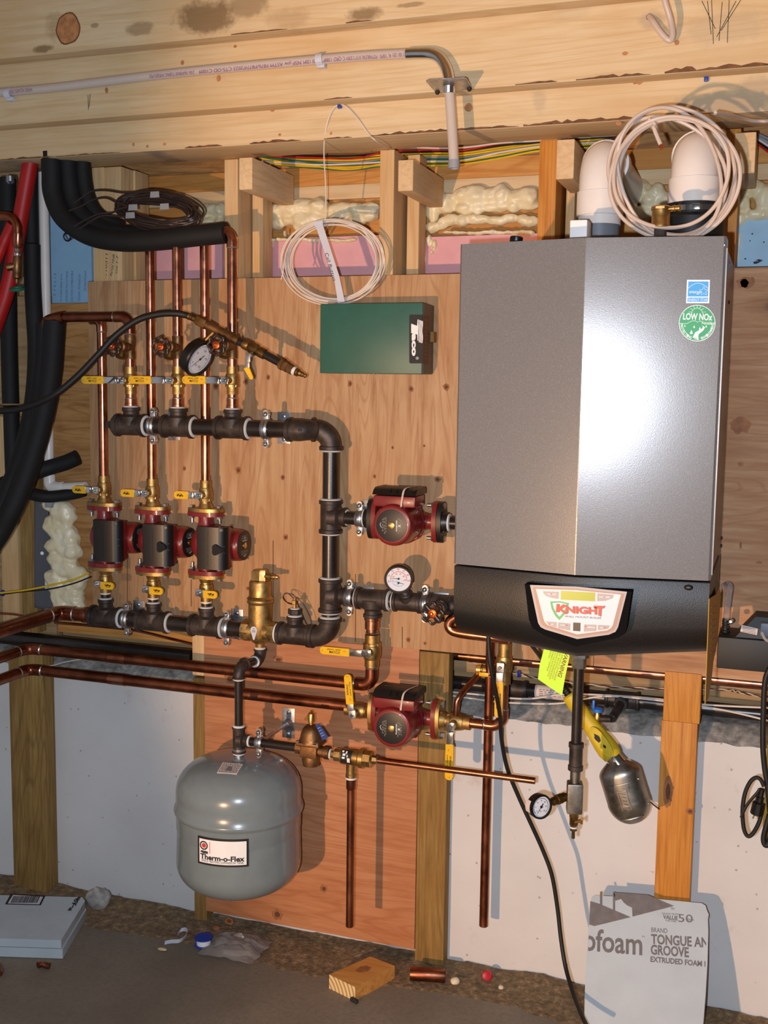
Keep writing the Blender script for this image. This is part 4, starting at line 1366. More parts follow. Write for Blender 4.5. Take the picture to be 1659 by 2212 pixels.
# risers above drains
z_a = P(389, 528, YU).z
pipe((ux[1], YU, P(389, 727, YU).z), (ux[1], YU, z_a), rc, 'copper', 'copper riser from the middle drain valve into the black insulation', 'copper_riser', group='copper risers')
zel = P(500, 497, YU).z
pipe((ux[2], YU, P(502, 723, YU).z), (ux[2], YU, zel - .045), rc, 'copper', 'copper riser from the right drain valve up to the top elbow', 'copper_riser', group='copper risers')
cu_elbow((ux[2], YU, zel), (0, 0, -1), (-1, 0, 0), 'copper elbow at the open end of the black insulated tube', R=.030, leg=.012, r=.0135)
zel1 = P(200, 685, YU).z
cu_elbow((ux[0], YU, zel1), (0, 0, -1), (-1, 0, 0), 'copper elbow above the left drain valve', R=.026, leg=.018, mat='copper_dk', r=.0138)
xa = P(137, 685, YU).x
pipe((ux[0] - .04, YU, zel1), (xa, YU, zel1), rc * 1.06, 'copper_dk', 'dark copper pipe running left into the black insulation', 'copper_pipe')
xb_ = P(103, 690, YU).x
q = MB(); q.tube(smooth([V(xa + .002, YU, zel1), V((xa + xb_) / 2, YU, zel1 - .004), V(xb_, YU, zel1 - .012), V(xb_ - .003, YU + .01, zel1 - .026)], 6), .0162, 20)
q.thing('copper_elbow', M['copper_dk'], 'tarnished copper elbow disappearing into the black insulation', 'fitting')
zc1 = P(222, 690, YR).z
cu_elbow((pumps[0][0], YR, zc1), (0, 0, -1), (-1, 0, 0), 'small copper elbow on top of the left riser', R=.02, leg=.012, r=.0135)

# ------------------------------------------------------------------ right of the black upright: boiler pump branch
YH = YR - .006
def gauge(c, face, label, R=.034, up=(0, 0, 1), style=0, depth=.026, group=None):
    t = root('pressure_gauge', label, 'gauge', c, group, z=face, x=up)
    mb = MB()
    mb.lathe([(.012, -depth), (R * .9, -depth), (R * 1.0, -depth + .004), (R * 1.0, -.004), (R * 1.04, -.002), (R * 1.0, .003), (R * .88, .003), (R * .86, -.001)], Matrix(), 40, cap1=False)
    mb.part('case', M['blackplastic'], t)
    MB().lathe([(R * .86, -.002), (R * .86, -.0012)], Matrix(), 40).part('dial', M['gaugeface'], t)
    S = Matrix(((0, 1, 0, 0), (-1, 0, 0, 0), (0, 0, 1, 0), (0, 0, 0, 1))).inverted()
    T = Matrix(((0, 1, 0, 0), (-1, 0, 0, 0), (0, 0, 1, 0), (0, 0, 0, 1)))
    # dial axes: up = local x, right = -local y
    U = Matrix(((0, 1, 0, 0), (-1, 0, 0, 0), (0, 0, 1, -.0009), (0, 0, 0, 1)))
    def arcpts(r, a0, a1, n=24): return [U @ V(r * math.cos(a0 + (a1 - a0) * i / n), r * math.sin(a0 + (a1 - a0) * i / n), 0) for i in range(n + 1)]
    q = MB()
    if style == 0:
        q.tube(arcpts(R * .56, math.radians(185), math.radians(-10)), .0004, 4)
        for i in range(21):
            a = math.radians(185 - 195 * i / 20)
            q.tube([U @ V(R * .56 * math.cos(a), R * .56 * math.sin(a), 0), U @ V(R * (.63 if i % 5 else .66) * math.cos(a), R * (.63 if i % 5 else .66) * math.sin(a), 0)], .0003, 4)
        for i, s_ in enumerate(['0', '10', '20', '40', '60', '80', '100']):
            a = math.radians(190 - 200 * i / 6)
            text_into(q, s_, U @ Matrix.Translation(V(R * .74 * math.cos(a), R * .74 * math.sin(a), 0)), .0062, offset=.00008)
        for i, s_ in enumerate(['0', '20', '40', '60', '80', '100']):
            a = math.radians(190 - 200 * i / 5)
            text_into(q, s_, U @ Matrix.Translation(V(R * .42 * math.cos(a), R * .42 * math.sin(a), 0)), .005, offset=.00006)
        q.part('red_scale', M['red'], t)
        q = MB()
        q.tube(arcpts(R * .5, math.radians(-150), math.radians(-50)), .0004, 4)
        text_into(q, 'TEMP. DEG.', U @ Matrix.Translation(V(-R * .36, -R * .16, 0)), .0048)
        text_into(q, '320', U @ Matrix.Translation(V(-R * .1, -R * .36, 0)), .005)
        q.part('blue_scale', M['starblue'], t)
        q = MB()
        for (x, y, a, l) in ((0, R * .06, math.radians(176), R * .52), (R * -.02, -R * .24, math.radians(-14), R * .40)):
            d = V(math.cos(a), math.sin(a), 0)
            n_ = V(-d.y, d.x, 0)
            b = V(x, y, .0012)
            q.poly([U @ (b - d * .003 + n_ * .0008), U @ (b - d * .003 - n_ * .0008), U @ (b + d * l - n_ * .0003), U @ (b + d * l + n_ * .0003)], U.to_3x3() @ V(0, 0, .0004))
            q.lathe([(.0024, 0), (.0024, .0012), (.0012, .0016)], U @ Matrix.Translation(b), 14)
        q.part('needle', M['ink'], t)
    else:
        q.tube(arcpts(R * .70, math.radians(225), math.radians(-45), 40), .0004, 4)
        for i in range(31):
            a = math.radians(225 - 270 * i / 30)
            l0, l1 = R * .70, R * (.77 if i % 5 else .62)
            q.tube([U @ V(l0 * math.cos(a), l0 * math.sin(a), 0), U @ V(l1 * math.cos(a), l1 * math.sin(a), 0)], .0003, 4)
        labs = ['0', '5', '10', '15', '20', '25', '30'] if style == 1 else ['0', '50', '100', '150', '200']
        for i, s_ in enumerate(labs):
            a = math.radians(225 - 270 * i / (len(labs) - 1))
            text_into(q, s_, U @ Matrix.Translation(V(R * .5 * math.cos(a), R * .5 * math.sin(a), 0)), R * .17, offset=.00006)
        text_into(q, 'PSI', U @ Matrix.Translation(V(0, -R * .38, 0)), R * .16)
        q.part('scale', M['ink'] if style == 1 else M['greyink'], t)
        q = MB()
        a = math.radians(238 if style == 1 else 245)
        d = V(math.cos(a), math.sin(a), 0); n_ = V(-d.y, d.x, 0); b = V(0, 0, .0012); l = R * .66
        q.poly([U @ (b - d * R * .3 + n_ * .0013), U @ (b - d * R * .3 - n_ * .0013), U @ (b - n_ * .0006), U @ (b + d * l - n_ * .0003), U @ (b + d * l + n_ * .0003), U @ (b + n_ * .0006)], U.to_3x3() @ V(0, 0, .0004))
        q.lathe([(.0030, 0), (.0030, .0012), (.0014, .0018)], U @ Matrix.Translation(b), 14)
        q.part('needle', M['ink'], t)
    return t
# upper branch
zPA = hp[0][0].z
xa, xb = hp[0][0].x - .0825, hp[0][0].x + .0825
pipe((xV + .040, YH, zTA), (xa - .022, YH, zTA), .0167, 'pipe', 'short black nipple between the upper tee and the upper sideways pump', 'pipe_nipple')
hanger((P(778, 1116, YH).x, YH, zTA), (1, 0, 0), 'zinc pipe hanger left of the upper sideways pump', rp=.0167)
def iron_flange(c, d, label, r=.0167, mat='pumpblack', dope=True, neck=.024):
    t = root('pump_flange', label, 'flange', c, None, z=d, x=(0, 1, 0))
    mb = MB()
    pts = []
    for i in range(40):
        q = 2 * PI * i / 40
        pts.append(V(.030 * math.copysign(abs(math.sin(q)) ** .85, math.sin(q)), .050 * math.copysign(abs(math.cos(q)) ** .85, math.cos(q)), 0))
    mb.poly(pts, (0, 0, .011))
    mb.lathe([(.027, .010), (.026, .016), (.0235, neck)], Matrix(), 24)
    mb.part('body', M[mat], t)
    if dope:
        MB().lathe([(r * 1.3, neck - .0005), (r * 1.32, neck + .003), (r * 1.03, neck + .005)], Matrix(), 24).part('pipe_dope', M['dope'], t)
    return t
iron_flange((xa, YH, zPA), (-1, 0, 0), 'black iron flange on the left of the upper sideways pump')
iron_flange((xb + .001, YH, zPA), (1, 0, 0), 'black iron flange on the right of the upper sideways pump by the boiler')
pipe((xb + .022, YH, zPA), (xb + .20, YH, zPA), .0167, 'pipe', 'black pipe running behind the boiler from the upper sideways pump', 'black_pipe')
# middle branch
zTC = P(808, 1295, YH).z
zTC = zTB
def HX(px, py=1296): return P(px, py, YH).x
pipe((xV + .046, YH, zTC), (HX(772), YH, zTC), .0195, 'pipe', 'short black nipple right of the lower upright tee', 'pipe_nipple')
hanger((HX(756), YH, zTC), (1, 0, 0), 'zinc pipe hanger on the nipple right of the lower upright tee', rp=.0195, flat=True)
xc = HX(805)
tee((xc, YH, zTC), (1, 0, 0), (0, 0, -1), 'iron tee with the copper branch going down beside the gauge', rp=.0195, rb=.016, L=.042, Lb=.046, dope=(1, -1, 'b'))
pipe((xc + .038, YH, zTC), (HX(858), YH, zTC), .0185, 'pipe', 'short rusty nipple left of the gauge tee', 'pipe_nipple')
xd = HX(881)
tee((xd, YH, zTC), (1, 0, 0), V(0, -.62, .78), 'iron tee carrying the round red scaled gauge', rp=.0185, rb=.0105, L=.036, Lb=.033, dope=(-1, 1))
hanger((HX(919), YH, zTC), (1, 0, 0), 'zinc pipe hanger between the gauge tee and the boiler', rp=.0195, flat=True)
xe_ = HX(960)
tee((xe_, YH, zTC), (1, 0, 0), (0, -1, 0), 'iron tee entering behind the black boiler skirt', rp=.0195, rb=.0125, L=.040, Lb=.034)
handwheel_valve((xe_, YH, zTC - .002), (1, 0, 0), (0, -1, -.0), 'drain valve with orange hub handwheel beside the boiler skirt', pipe_body=False, reach=.098, wheel=.0275)
# its gauge on a short nipple
gt = V(xd, YH, zTC)
gd = V(0, -.62, .78)
gc = P(861, 1252, YH - .052)
mb = MB()
mb.cyl(gt + gd * .030, gc + V(.012, .012, -.020), .0072, 14)
mb.lathe([(.0095, 0), (.0095, .006), (.0078, .007)], mat4(gt + gd * .033, gd), 20)
mb.thing('gauge_nipple', M['zinc'], 'bright threaded stem under the red scaled gauge', 'nipple')
gauge(gc, V(.24, -.95, -.10), 'round gauge with red scale on the pipe beside the boiler', R=.034, style=0, up=(-.06, 0, 1))
# copper branch down from the tee
zb_ = P(803, 1333, YH).z
zz = lambda py, px=803: P(px, py, YH).z
adp = root('copper_adapter', 'copper adapter under the iron tee beside the gauge', 'fitting', (xc, YH, zTC - .046))
MB().lathe([(.0205, .003), (.0205, -.006), (.0185, -.0075), (.0185, zz(1358) - zTC + .046), (.0155, zz(1359) - zTC + .046), (.0155, zz(1368) - zTC + .046)], Matrix(), 26).part('body', M['copper'], adp)
MB().lathe([(.0165, 0), (.0175, .003), (.0155, .004)], Matrix.Translation(V(0, 0, zz(1368) - zTC + .046)), 24).part('solder_joint', M['solder'], adp)
vzc = zz(1405)
ballvalve((xc, YH, vzc), (0, 0, -1), (0, -1, 0), (-1, 0, 0), 'brass ball valve under the gauge tee, yellow handle over the plywood seam', r=.0160, L=.082, hl=.122, grip=.64, so=.036, mat='brass_cast', bulge=1.0)
zL1 = sum(P(a, b, YH).z for a, b in ((380, 1438), (748, 1473), (100, 1403))) / 3
cu_elbow((xc, YH, zL1), (0, 0, 1), (-1, 0, 0), 'copper elbow under the ball valve, turning left', r=.0162, R=.026, leg=.018, mat='copper_dk')
xl1 = P(60, 1396, YH).x
pipe((xc - .04, YH, zL1), (xl1 + .04, YH, zL1), .0148, 'copper_dk', 'upper of the two long dark copper pipes crossing the lower plywood')
zL2 = sum(P(a, b, YH).z for a, b in ((380, 1483), (748, 1524), (100, 1449))) / 3
xl2 = P(62, 1446, YH).x
pipe((P(752, 1524, YH).x, YH, zL2), (xl2 + .04, YH, zL2), .0148, 'copper_dk', 'lower of the two long dark copper pipes, ending at the pump')
for xl, zl, nm in ((xl1, zL1, 'upper'), (xl2, zL2, 'lower')):
    cu_elbow((xl, YH, zl), (1, 0, 0), (0, -1, 0), f'copper elbow at the left end of the {nm} long copper pipe', r=.0160, R=.028, leg=.018, mat='copper_dk')
    pipe((xl, YH - .046, zl), (xl, YH - 1.0, zl), .0148, 'copper_dk', f'copper pipe coming towards the viewer from the {nm} elbow at the left')
for xx_, zl, lab in ((P(256, 1420, YH).x, zL1, 'copper coupling on the upper long copper pipe'), (P(255, 1468, YH).x, zL2, 'copper coupling on the lower long copper pipe')):
    q = MB(); q.cyl((xx_ - .026, YH, zl), (xx_ + .026, YH, zl), .0162, 24)
    q.thing('pipe_coupling', M['copper'], lab, 'fitting', 'copper couplings')
# lower manifold's copper tail at the left
xt0 = t1 - .044
MB().lathe([(.0195, .0), (.0195, .018), (.0215, .020), (.0215, .030)], mat4((xt0 + .004, YR, zD), (-1, 0, 0)), 26).thing('copper_adapter', M['copper_dk'], 'copper adapter at the left end of the lower manifold', 'fitting')
xcorner = P(128, 1318, YR).x
cu_elbow((xcorner, YR, zD), (1, 0, 0), (0, -1, 0), 'big copper elbow left of the lower manifold', r=.0205, R=.03, leg=.02, mat='copper_dk')
pipe((xt0 - .02, YR, zD), (xcorner + .045, YR, zD), .0190, 'copper_dk', 'short copper pipe between the lower manifold and the big elbow')
pipe((xcorner, YR - .045, zD), (xcorner, YR - .9, zD), .0190, 'copper_dk', 'thick copper pipe coming towards the viewer at the left edge')

# --- lower sideways pump valves
c2 = hp[1][0]
zp = c2.z
ballvalve((c2.x - .0825 - .0095 - .034, YH, zp), (1, 0, 0), (0, -1, 0), (-.10, 0, 1), 'brass flanged valve left of the lower pump, yellow handle standing up', r=.0142, L=.068, hl=.105, grip=.72, so=.045, text=('Ovalvecas', 'FULL PORT'), flange=1, mat='brass_cast', upside=True)
xv = c2.x + .0825 + .0095 + .037
ballvalve((xv, YH, zp), (1, 0, 0), (0, -1, 0), (0, 0, -1), 'brass flanged valve right of the lower pump, yellow handle hanging down', r=.0150, L=.074, hl=.130, grip=.68, so=.046, text=('Ovalvecas', 'FULL PORT'), flange=-1, mat='brass_cast', upside=True)
# purge port: little copper elbow going up and back
pe = V(xv - .006, YH - .004, zp + .018)
q = MB()
pp = [P(984, 1545, YH - .01), P(986, 1530, YH - .012), P(988, 1514, YH - .012), P(994, 1503, YH - .006), P(1006, 1488, YH + .01), P(1042, 1448, YH + .06)]
q.tube(smooth(pp, 6), .0078, 16)
q.thing('copper_pipe', M['copper'], 'thin copper purge pipe rising from the valve right of the lower pump', 'pipe')
pv = root('purge_valve', 'small brass hose valve with orange handle in front of the copper upright', 'valve', P(1048, 1447, YH + .05), None, z=(-1, 0, 0), x=(0, 0, 1))
MB().lathe([(.0095, -.018), (.0120, -.016), (.0120, .004), (.0095, .006), (.0095, .010)], Matrix(), 20).part('body', M['brass_cast'], pv)
q = MB(); q.lathe([(.0140, .009), (.0140, .020), (.0115, .0215)], Matrix(), 24)
for i in range(16):
    a = 2 * PI * i / 16
    q.box((.0142 * math.cos(a), .0142 * math.sin(a), .0145), (.002, .002, .011), rot=Matrix.Rotation(a, 3, 'Z'))
q.part('hose_cap', M['brass'], pv)
q = MB(); q.box((-.0085, -.0135, -.006), (.010, .003, .036), bev=.0014)
q.part('handle', M['yellow'], pv)
q = MB(); q.cyl((-.0085, -.0152, -.016), (-.0085, -.017, -.016), .003, 12); q.part('handle_screw', M['ink'], pv)
# copper from that valve to the upright valve column under the boiler
zq = zp
xk = P(1086, 1560, YH).x
pipe((xv + .035, YH, zq), (xk - .036, YH, zq), .0121, 'copper', 'short copper pipe between the lower pump valve and the copper elbow')
cu_elbow((xk, YH, zq), (-1, 0, 0), (0, 0, 1), 'bright copper elbow behind the black cord', r=.0134, R=.028, leg=.016)
zv2 = P(1089, 1433, YH).z
pipe((xk, YH, zq + .042), (xk, YH, zv2 - .045), .0118, 'copper', 'short bright copper upright above the elbow by the black cord', 'copper_riser')
ballvalve((xk, YH, zv2), (0, 0, 1), (0, -1, 0), (0, 0, -1), 'brass valve under the boiler, long yellow handle hanging down', r=.0140, L=.100, hl=.120, grip=.72, so=.040, text=('Ovalvecas', 'FULL PORT'), mat='brass_cast', upside=True)
# tall copper upright behind
pt = P(1061, 1390, -.018); pb = P(1043, 2000, -.018)
xm_ = (pt.x + pb.x) / 2
pipe((xm_, -.018, pt.z + .1), (xm_, -.018, pb.z), .0111, 'copper_dk', 'long copper pipe hanging upright beside the treated post')
# curved copper peeking out under the left corner of the boiler
q = MB(); q.tube(smooth([P(990, 1330, -.10), P(974, 1340, -.10), P(970, 1352, -.10), P(978, 1362, -.10), P(1000, 1368, -.10), P(1062, 1376, -.10), P(1100, 1380, -.1)], 6), .0125, 20)
q.thing('copper_pipe', M['copper'], 'bent copper pipe peeping out under the left corner of the boiler', 'pipe')

# ------------------------------------------------------------------ pipes on the ledge behind
yb_ = .085
zc_ = (P(1150, 1428, yb_).z + P(1350, 1452, yb_).z + P(1600, 1474, yb_).z) / 3
pipe((P(940, 1411, yb_).x, yb_, zc_), (1.1, yb_, zc_), .0133, 'copper', 'long copper heating pipe behind the boiler valves, level with the plywood edge')
q = MB(); q.cyl((P(1019, 1418, yb_).x - .002, yb_, zc_), (P(1019, 1418, yb_).x + .05, yb_, zc_), .0146, 24)
q.thing('pipe_coupling', M['copper'], 'copper coupling on the heating pipe beside the purge valve', 'fitting', 'copper couplings')
yg = .115
zg = (P(1060, 1488, yg).z + P(1600, 1532, yg).z) / 2
pipe((P(930, 1478, yg).x, yg, zg), (1.1, yg, zg), .0167, 'pipe', 'black gas pipe lying along the concrete ledge', 'black_pipe')
mb = MB(); xg = P(1118, 1492, yg).x
mb.lathe([(.0225, -.026), (.0235, -.024), (.0235, -.016), (.021, -.015), (.021, .015), (.0235, .016), (.0235, .024), (.0225, .026)], mat4((xg, yg, zg), (1, 0, 0)), 24)
mb.thing('pipe_coupling', M['iron'], 'iron coupling on the black gas pipe left of the lime green tag', 'fitting')
mb = MB(); xa_, xb_ = P(1157, 1500, yg).x, P(1238, 1508, yg).x
mb.lathe([(.0169, 0), (.0172, .001), (.0172, xb_ - xa_ - .001), (.0169, xb_ - xa_)], mat4((xa_, yg, zg), (1, 0, 0)), 28)
lb = mb.thing('pipe_label', M['paper'], 'wrapped white paper label on the black gas pipe', 'label')
q = MB()
r_ = random.Random(4)
for i in range(4):
    a = math.radians(-120 + i * 16)
    x = xa_ + .012
    while x < xb_ - .01:
        w = r_.uniform(.004, .012)
        p = V(x, yg + .0173 * math.sin(a) - .0004, zg - .0173 * math.cos(a))
        q.box((x + w / 2, yg + .0174 * math.sin(a), zg - .0174 * math.cos(a)), (w, .0012, .0016))
        x += w + .003
q.wpart('print', M['greyink'], lb)
xt_ = P(1345, 1512, yg).x
tee((xt_, yg, zg), (1, 0, 0), (0, -1, .0), 'iron tee on the black gas pipe behind the yellow work lamp', rp=.0167, rb=.0115, L=.042, Lb=.042)
pipe((xt_, yg - .04, zg), (xt_ - .012, yg - .10, zg - .022), .0105, 'iron', 'short iron nipple from the gas tee to the blue valve', 'pipe_nipple')
bv = root('gas_cock', 'small brass cock with bright blue lever behind the yellow work lamp', 'valve', P(1291, 1545, .02))
MB().lathe([(.008, -.028), (.011, -.024), (.012, -.004), (.009, .004), (.009, .010)], Matrix(), 16).part('body', M['brass'], bv)
q = MB(); q.lathe([(.0125, .009), (.0125, .016), (.010, .018)], Matrix(), 20); q.box((-.010, 0, .026), (.006, .012, .022), bev=.002); q.part('lever', M['bluevalve'], bv)
pipe(V(xt_ - .012, yg - .10, zg - .022), P(1291, 1552, .02), .0085, 'iron', 'thin iron stub behind the blue lever', 'pipe_nipple')
# left black pipe on the ledge
yk = .075
zk = (P(200, 1394, yk).z + P(400, 1418, yk).z) / 2
pipe((XL + .05, yk, zk), (P(417, 1420, yk).x, yk, zk), .021, 'pipe', 'black pipe lying on the ledge at the left behind the copper pipes', 'black_pipe')
q = MB(); q.tube(smooth([P(118, 1345, .03), P(200, 1352, .03), P(290, 1362, .03), P(360, 1378, .03), P(418, 1392, .03)], 6), .0038, 10)
q.thing('copper_tube', M['copper_dk'], 'thin copper tube under the lower manifold at the left', 'tube')
q = MB(); q.tube(smooth([P(-10, 1325, .03), P(20, 1326, .03), P(45, 1330, .03), P(75, 1345, .03)], 6), .0036, 10)
q.thing('copper_tube', M['copper_dk'], 'thin reddish tube at the far left above the thick copper pipe', 'tube')

# ------------------------------------------------------------------ expansion tank and make-up water
YT = -.165
xT = (P(516, 1700, YT).x + P(517, 1900, YT).x) / 2
tz = lambda py, px=516: P(px, py, YT).z
Rt = (P(638, 1800, YT).x - P(393, 1800, YT).x) / 2 * .985
zt0, zt1 = tz(1913), tz(1634)
tank = root('expansion_tank', 'grey expansion tank with a black framed white label hanging over the lower plywood', 'tank', (xT, YT, zt0))
Ht = zt1 - zt0
zb1, zb2 = tz(1775) - zt0, tz(1735) - zt0
def dome(r, z_, h, s, n=12):
    return [(r * math.cos(PI / 2 * i / n) ** .62 if i < n else 1e-4, z_ + s * h * math.sin(PI / 2 * i / n)) for i in range(n + 1)]
prof = list(reversed(dome(Rt, .075, .075, -1))) + [(Rt * .985, zb1 - .016), (Rt * .985, zb1 - .010), (Rt * .996, zb1 - .005), (Rt * .996, zb1 + .030), (Rt * .999, zb1 + .034), (Rt * 1.028, zb1 + .038), (Rt * 1.034, zb1 + .043), (Rt * 1.028, zb1 + .048), (Rt * 1.0, zb1 + .053), (Rt, zb2 + .03)] + dome(Rt, Ht - .085, .085, 1)
MB().lathe(prof, Matrix(), 72).part('shell', M['tank'], tank, angle=45)
MB().lathe([(.013, -.004), (.013, .014), (.0165, .014), (.0165, .022), (.012, .023)], Matrix.Translation(V(0, 0, Ht)), 16).part('neck', M['zinc'], tank)
q = MB(); q.lathe([(.0048, .004), (.0048, -.034), (.003, -.036)], mat4((-.012, -.03, .006), (0, 0, 1)), 12); q.part('air_valve', M['zinc'], tank)
# curved labels follow the shell
def wrap(mb, x0, x1, z0, z1, off, nseg=16, a_c=None):
    """panel on the shell between angles; angle 0 faces -Y; x measured along the surface"""
    def pt(a, z_, o): return V((Rt + o) * math.sin(a), -(Rt + o) * math.cos(a), z_)
    a0, a1 = x0 / Rt, x1 / Rt
    vs = []
    for i in range(nseg + 1):
        a = a0 + (a1 - a0) * i / nseg
        vs.append((mb.b.verts.new(pt(a, z0, off)), mb.b.verts.new(pt(a, z1, off)), mb.b.verts.new(pt(a, z1, off - .0012)), mb.b.verts.new(pt(a, z0, off - .0012))))
    for u, v_ in zip(vs[:-1], vs[1:]):
        for i in range(4):
            j = (i + 1) % 4
            mb.b.faces.new((u[i], v_[i], v_[j], u[j]))
    mb.b.faces.new(vs[0]); mb.b.faces.new(vs[-1][::-1])
def bendtext(mb, txt, xc, zc_, size, off, width=None, **kw):
    me = text_mesh(txt, size, **kw)
    xs = [v.co.x for v in me.vertices]
    f = width / (max(xs) - min(xs)) if width else 1
    bm2 = bmesh.new(); bm2.from_mesh(me)
    bpy.data.meshes.remove(me)
    mp = {}
    for v_ in bm2.verts:
        a = (xc + v_.co.x * f) / Rt
        mp[v_] = mb.b.verts.new(V((Rt + off) * math.sin(a), -(Rt + off) * math.cos(a), zc_ + v_.co.y))
    for f_ in bm2.faces:
        try: mb.b.faces.new([mp[v_] for v_ in f_.verts])
        except ValueError: pass
    bm2.free()
# label spans pixels 428..538 x 1803..1873; the label is turned towards the viewer's left of the tank middle
def tank_angle(px, py):
    r = ray(px, py); o = CAM - V(xT, YT, 0)
    a = r.x ** 2 + r.y ** 2; b = o.x * r.x + o.y * r.y; c_ = o.x ** 2 + o.y ** 2 - Rt ** 2
    t = (-b - math.sqrt(max(0, b * b - a * c_))) / a
    p = CAM + r * t
    return math.atan2(p.x - xT, -(p.y - YT)) * Rt, p.z - zt0
lx0, lz1 = tank_angle(428, 1803); lx1, lz1b = tank_angle(537, 1813)
_, lz0 = tank_angle(429, 1862); _, lz0b = tank_angle(537, 1873)
lz1 = (lz1 + lz1b) / 2; lz0 = (lz0 + lz0b) / 2
lw, lh = lx1 - lx0, lz1 - lz0
q = MB(); wrap(q, lx0, lx1, lz0, lz1, .0012); q.part('label_border', M['ink'], tank)
q = MB(); bw = lh * .075; wrap(q, lx0 + bw, lx1 - bw, lz0 + bw, lz1 - bw, .0018); q.part('label', M['white'], tank)
q = MB()
bendtext(q, 'Therm-o-Flex', lx0 + lw * .49, lz0 + lh * .29, lh * .26, .0024, width=lw * .86, offset=.0006)
bendtext(q, 'SPACE HEATING EXPANSION TANK', lx0 + lw * .5, lz0 + lh * .15, lh * .12, .0024, width=lw * .82)
bendtext(q, 'state', lx0 + lw * .15, lz0 + lh * .47, lh * .16, .0024, width=lw * .16, offset=.0007)
q.part('label_print', M['ink'], tank)
q = MB()
def ringwrap(q, cx, cz, r0, r1, off):
    n = 28
    a = [[q.b.verts.new(V((Rt + off) * math.sin((cx + r * math.cos(2 * PI * i / n)) / Rt), -(Rt + off) * math.cos((cx + r * math.cos(2 * PI * i / n)) / Rt), cz + r * math.sin(2 * PI * i / n))) for i in range(n)] for r in (r0, r1)]
    for i in range(n):
        j = (i + 1) % n
        q.b.faces.new((a[0][i], a[0][j], a[1][j], a[1][i]))
    if r0 < 1e-3: pass
cxl, czl = lx0 + lw * .14, lz0 + lh * .70
ringwrap(q, cxl, czl, lh * .115, lh * .16, .0024); q.part('emblem_ring', M['ink'], tank)
q = MB(); ringwrap(q, cxl + lw * .004, czl, .0002, lh * .085, .0024); q.part('emblem_dot', M['red'], tank)
q = MB(); wrap(q, lx0 + lw * .262, lx0 + lw * .272, lz0 + lh * .44, lz0 + lh * .86, .0024, 2); q.part('label_rule', M['red'], tank)
# rating plate on the dome
q = MB()
n_ = V(-.12, -.80, .62).normalized()
def dome_pt(px, py):
    # meet the dome: march along the ray to the shell profile
    r = ray(px, py)
    for i in range(4000):
        p = CAM + r * (1.9 + i * .0004) if False else CAM + r * (2.0 + i * .0003)
        l = V(p.x - xT, p.y - YT, p.z - zt0)
        rad = math.hypot(l.x, l.y)
        h = (l.z - (Ht - .085)) / .085
        if 0 <= h <= 1:
            rr = Rt * math.cos(math.asin(h)) ** .62
            if rad <= rr + .0008: return l
    return None
cr = [dome_pt(*c_) for c_ in ((482, 1648), (525, 1652), (512, 1673), (469, 1670))]
if all(c_ is not None for c_ in cr):
    out = V(0, -.0008, .0018)
    g4 = lambda u, v_: (cr[0] * (1 - u) + cr[1] * u) * (1 - v_) + (cr[3] * (1 - u) + cr[2] * u) * v_
    q.poly([c_ + out for c_ in cr], -out)
    q.part('rating_label', M['paper'], tank)
    q = MB(); r_ = random.Random(9)
    for i in range(8):
        v_ = .1 + i * .11; u = .06
        while u < .92:
            w = r_.uniform(.04, .14)
            a, b = g4(u, v_), g4(min(u + w, .95), v_); c_, d = g4(min(u + w, .95), v_ + .05), g4(u, v_ + .05)
            q.poly([p + out * 1.25 for p in (a, b, c_, d)], out * -.1)
            u += w + .03
    q.part('rating_print', M['greyink'], tank)
# piping over the tank
r2 = .0108
zTT = tz(1598)
tee((xT, YT, zTT), (0, 0, 1), (1, 0, 0), 'small iron tee on top of the expansion tank', rp=.0125, rb=.0115, L=.034, Lb=.028, dope=(1, -1, 'b'))
zE2 = tz(1440)
pipe((xT, YT, zTT + .03), (xT, YT, zE2 - .026), r2, 'pipe', 'slim black pipe between the small tee and elbow over the tank', 'black_pipe')
elbow((xT, YT, zE2), (0, 0, -1), (xs - xT, YR - YT, P(562, 1424, YR).z - zE2), 'small iron elbow over the slim black pipe', rp=.0118, L=.031, dope=('a',))
e1 = V(xs, YR, P(562, 1424, YR).z)
elbow(e1, (0, 0, 1), (xT - xs, YT - YR, zE2 - e1.z), 'small iron elbow screwed under the air separator', rp=.0118, L=.028, dope=('a', 'b'))
dn = (V(xT, YT, zE2) - e1).normalized()
pipe(e1 + dn * .022, V(xT, YT, zE2) - dn * .024, r2, 'pipe', 'short black nipple between the two small elbows', 'pipe_nipple')
xhg = P(561, 1606, YT).x
hanger((xhg, YT, zTT), (1, 0, 0), 'zinc pipe hanger with a long bright rod over the expansion tank', rp=.0118, wall=.012)
xr0 = P(642, 1612, YT).x
pipe((xT + .026, YT, zTT), (xr0 + .004, YT, zTT), r2, 'pipe', 'slim black pipe between the small tee and the bell shaped regulator', 'black_pipe')
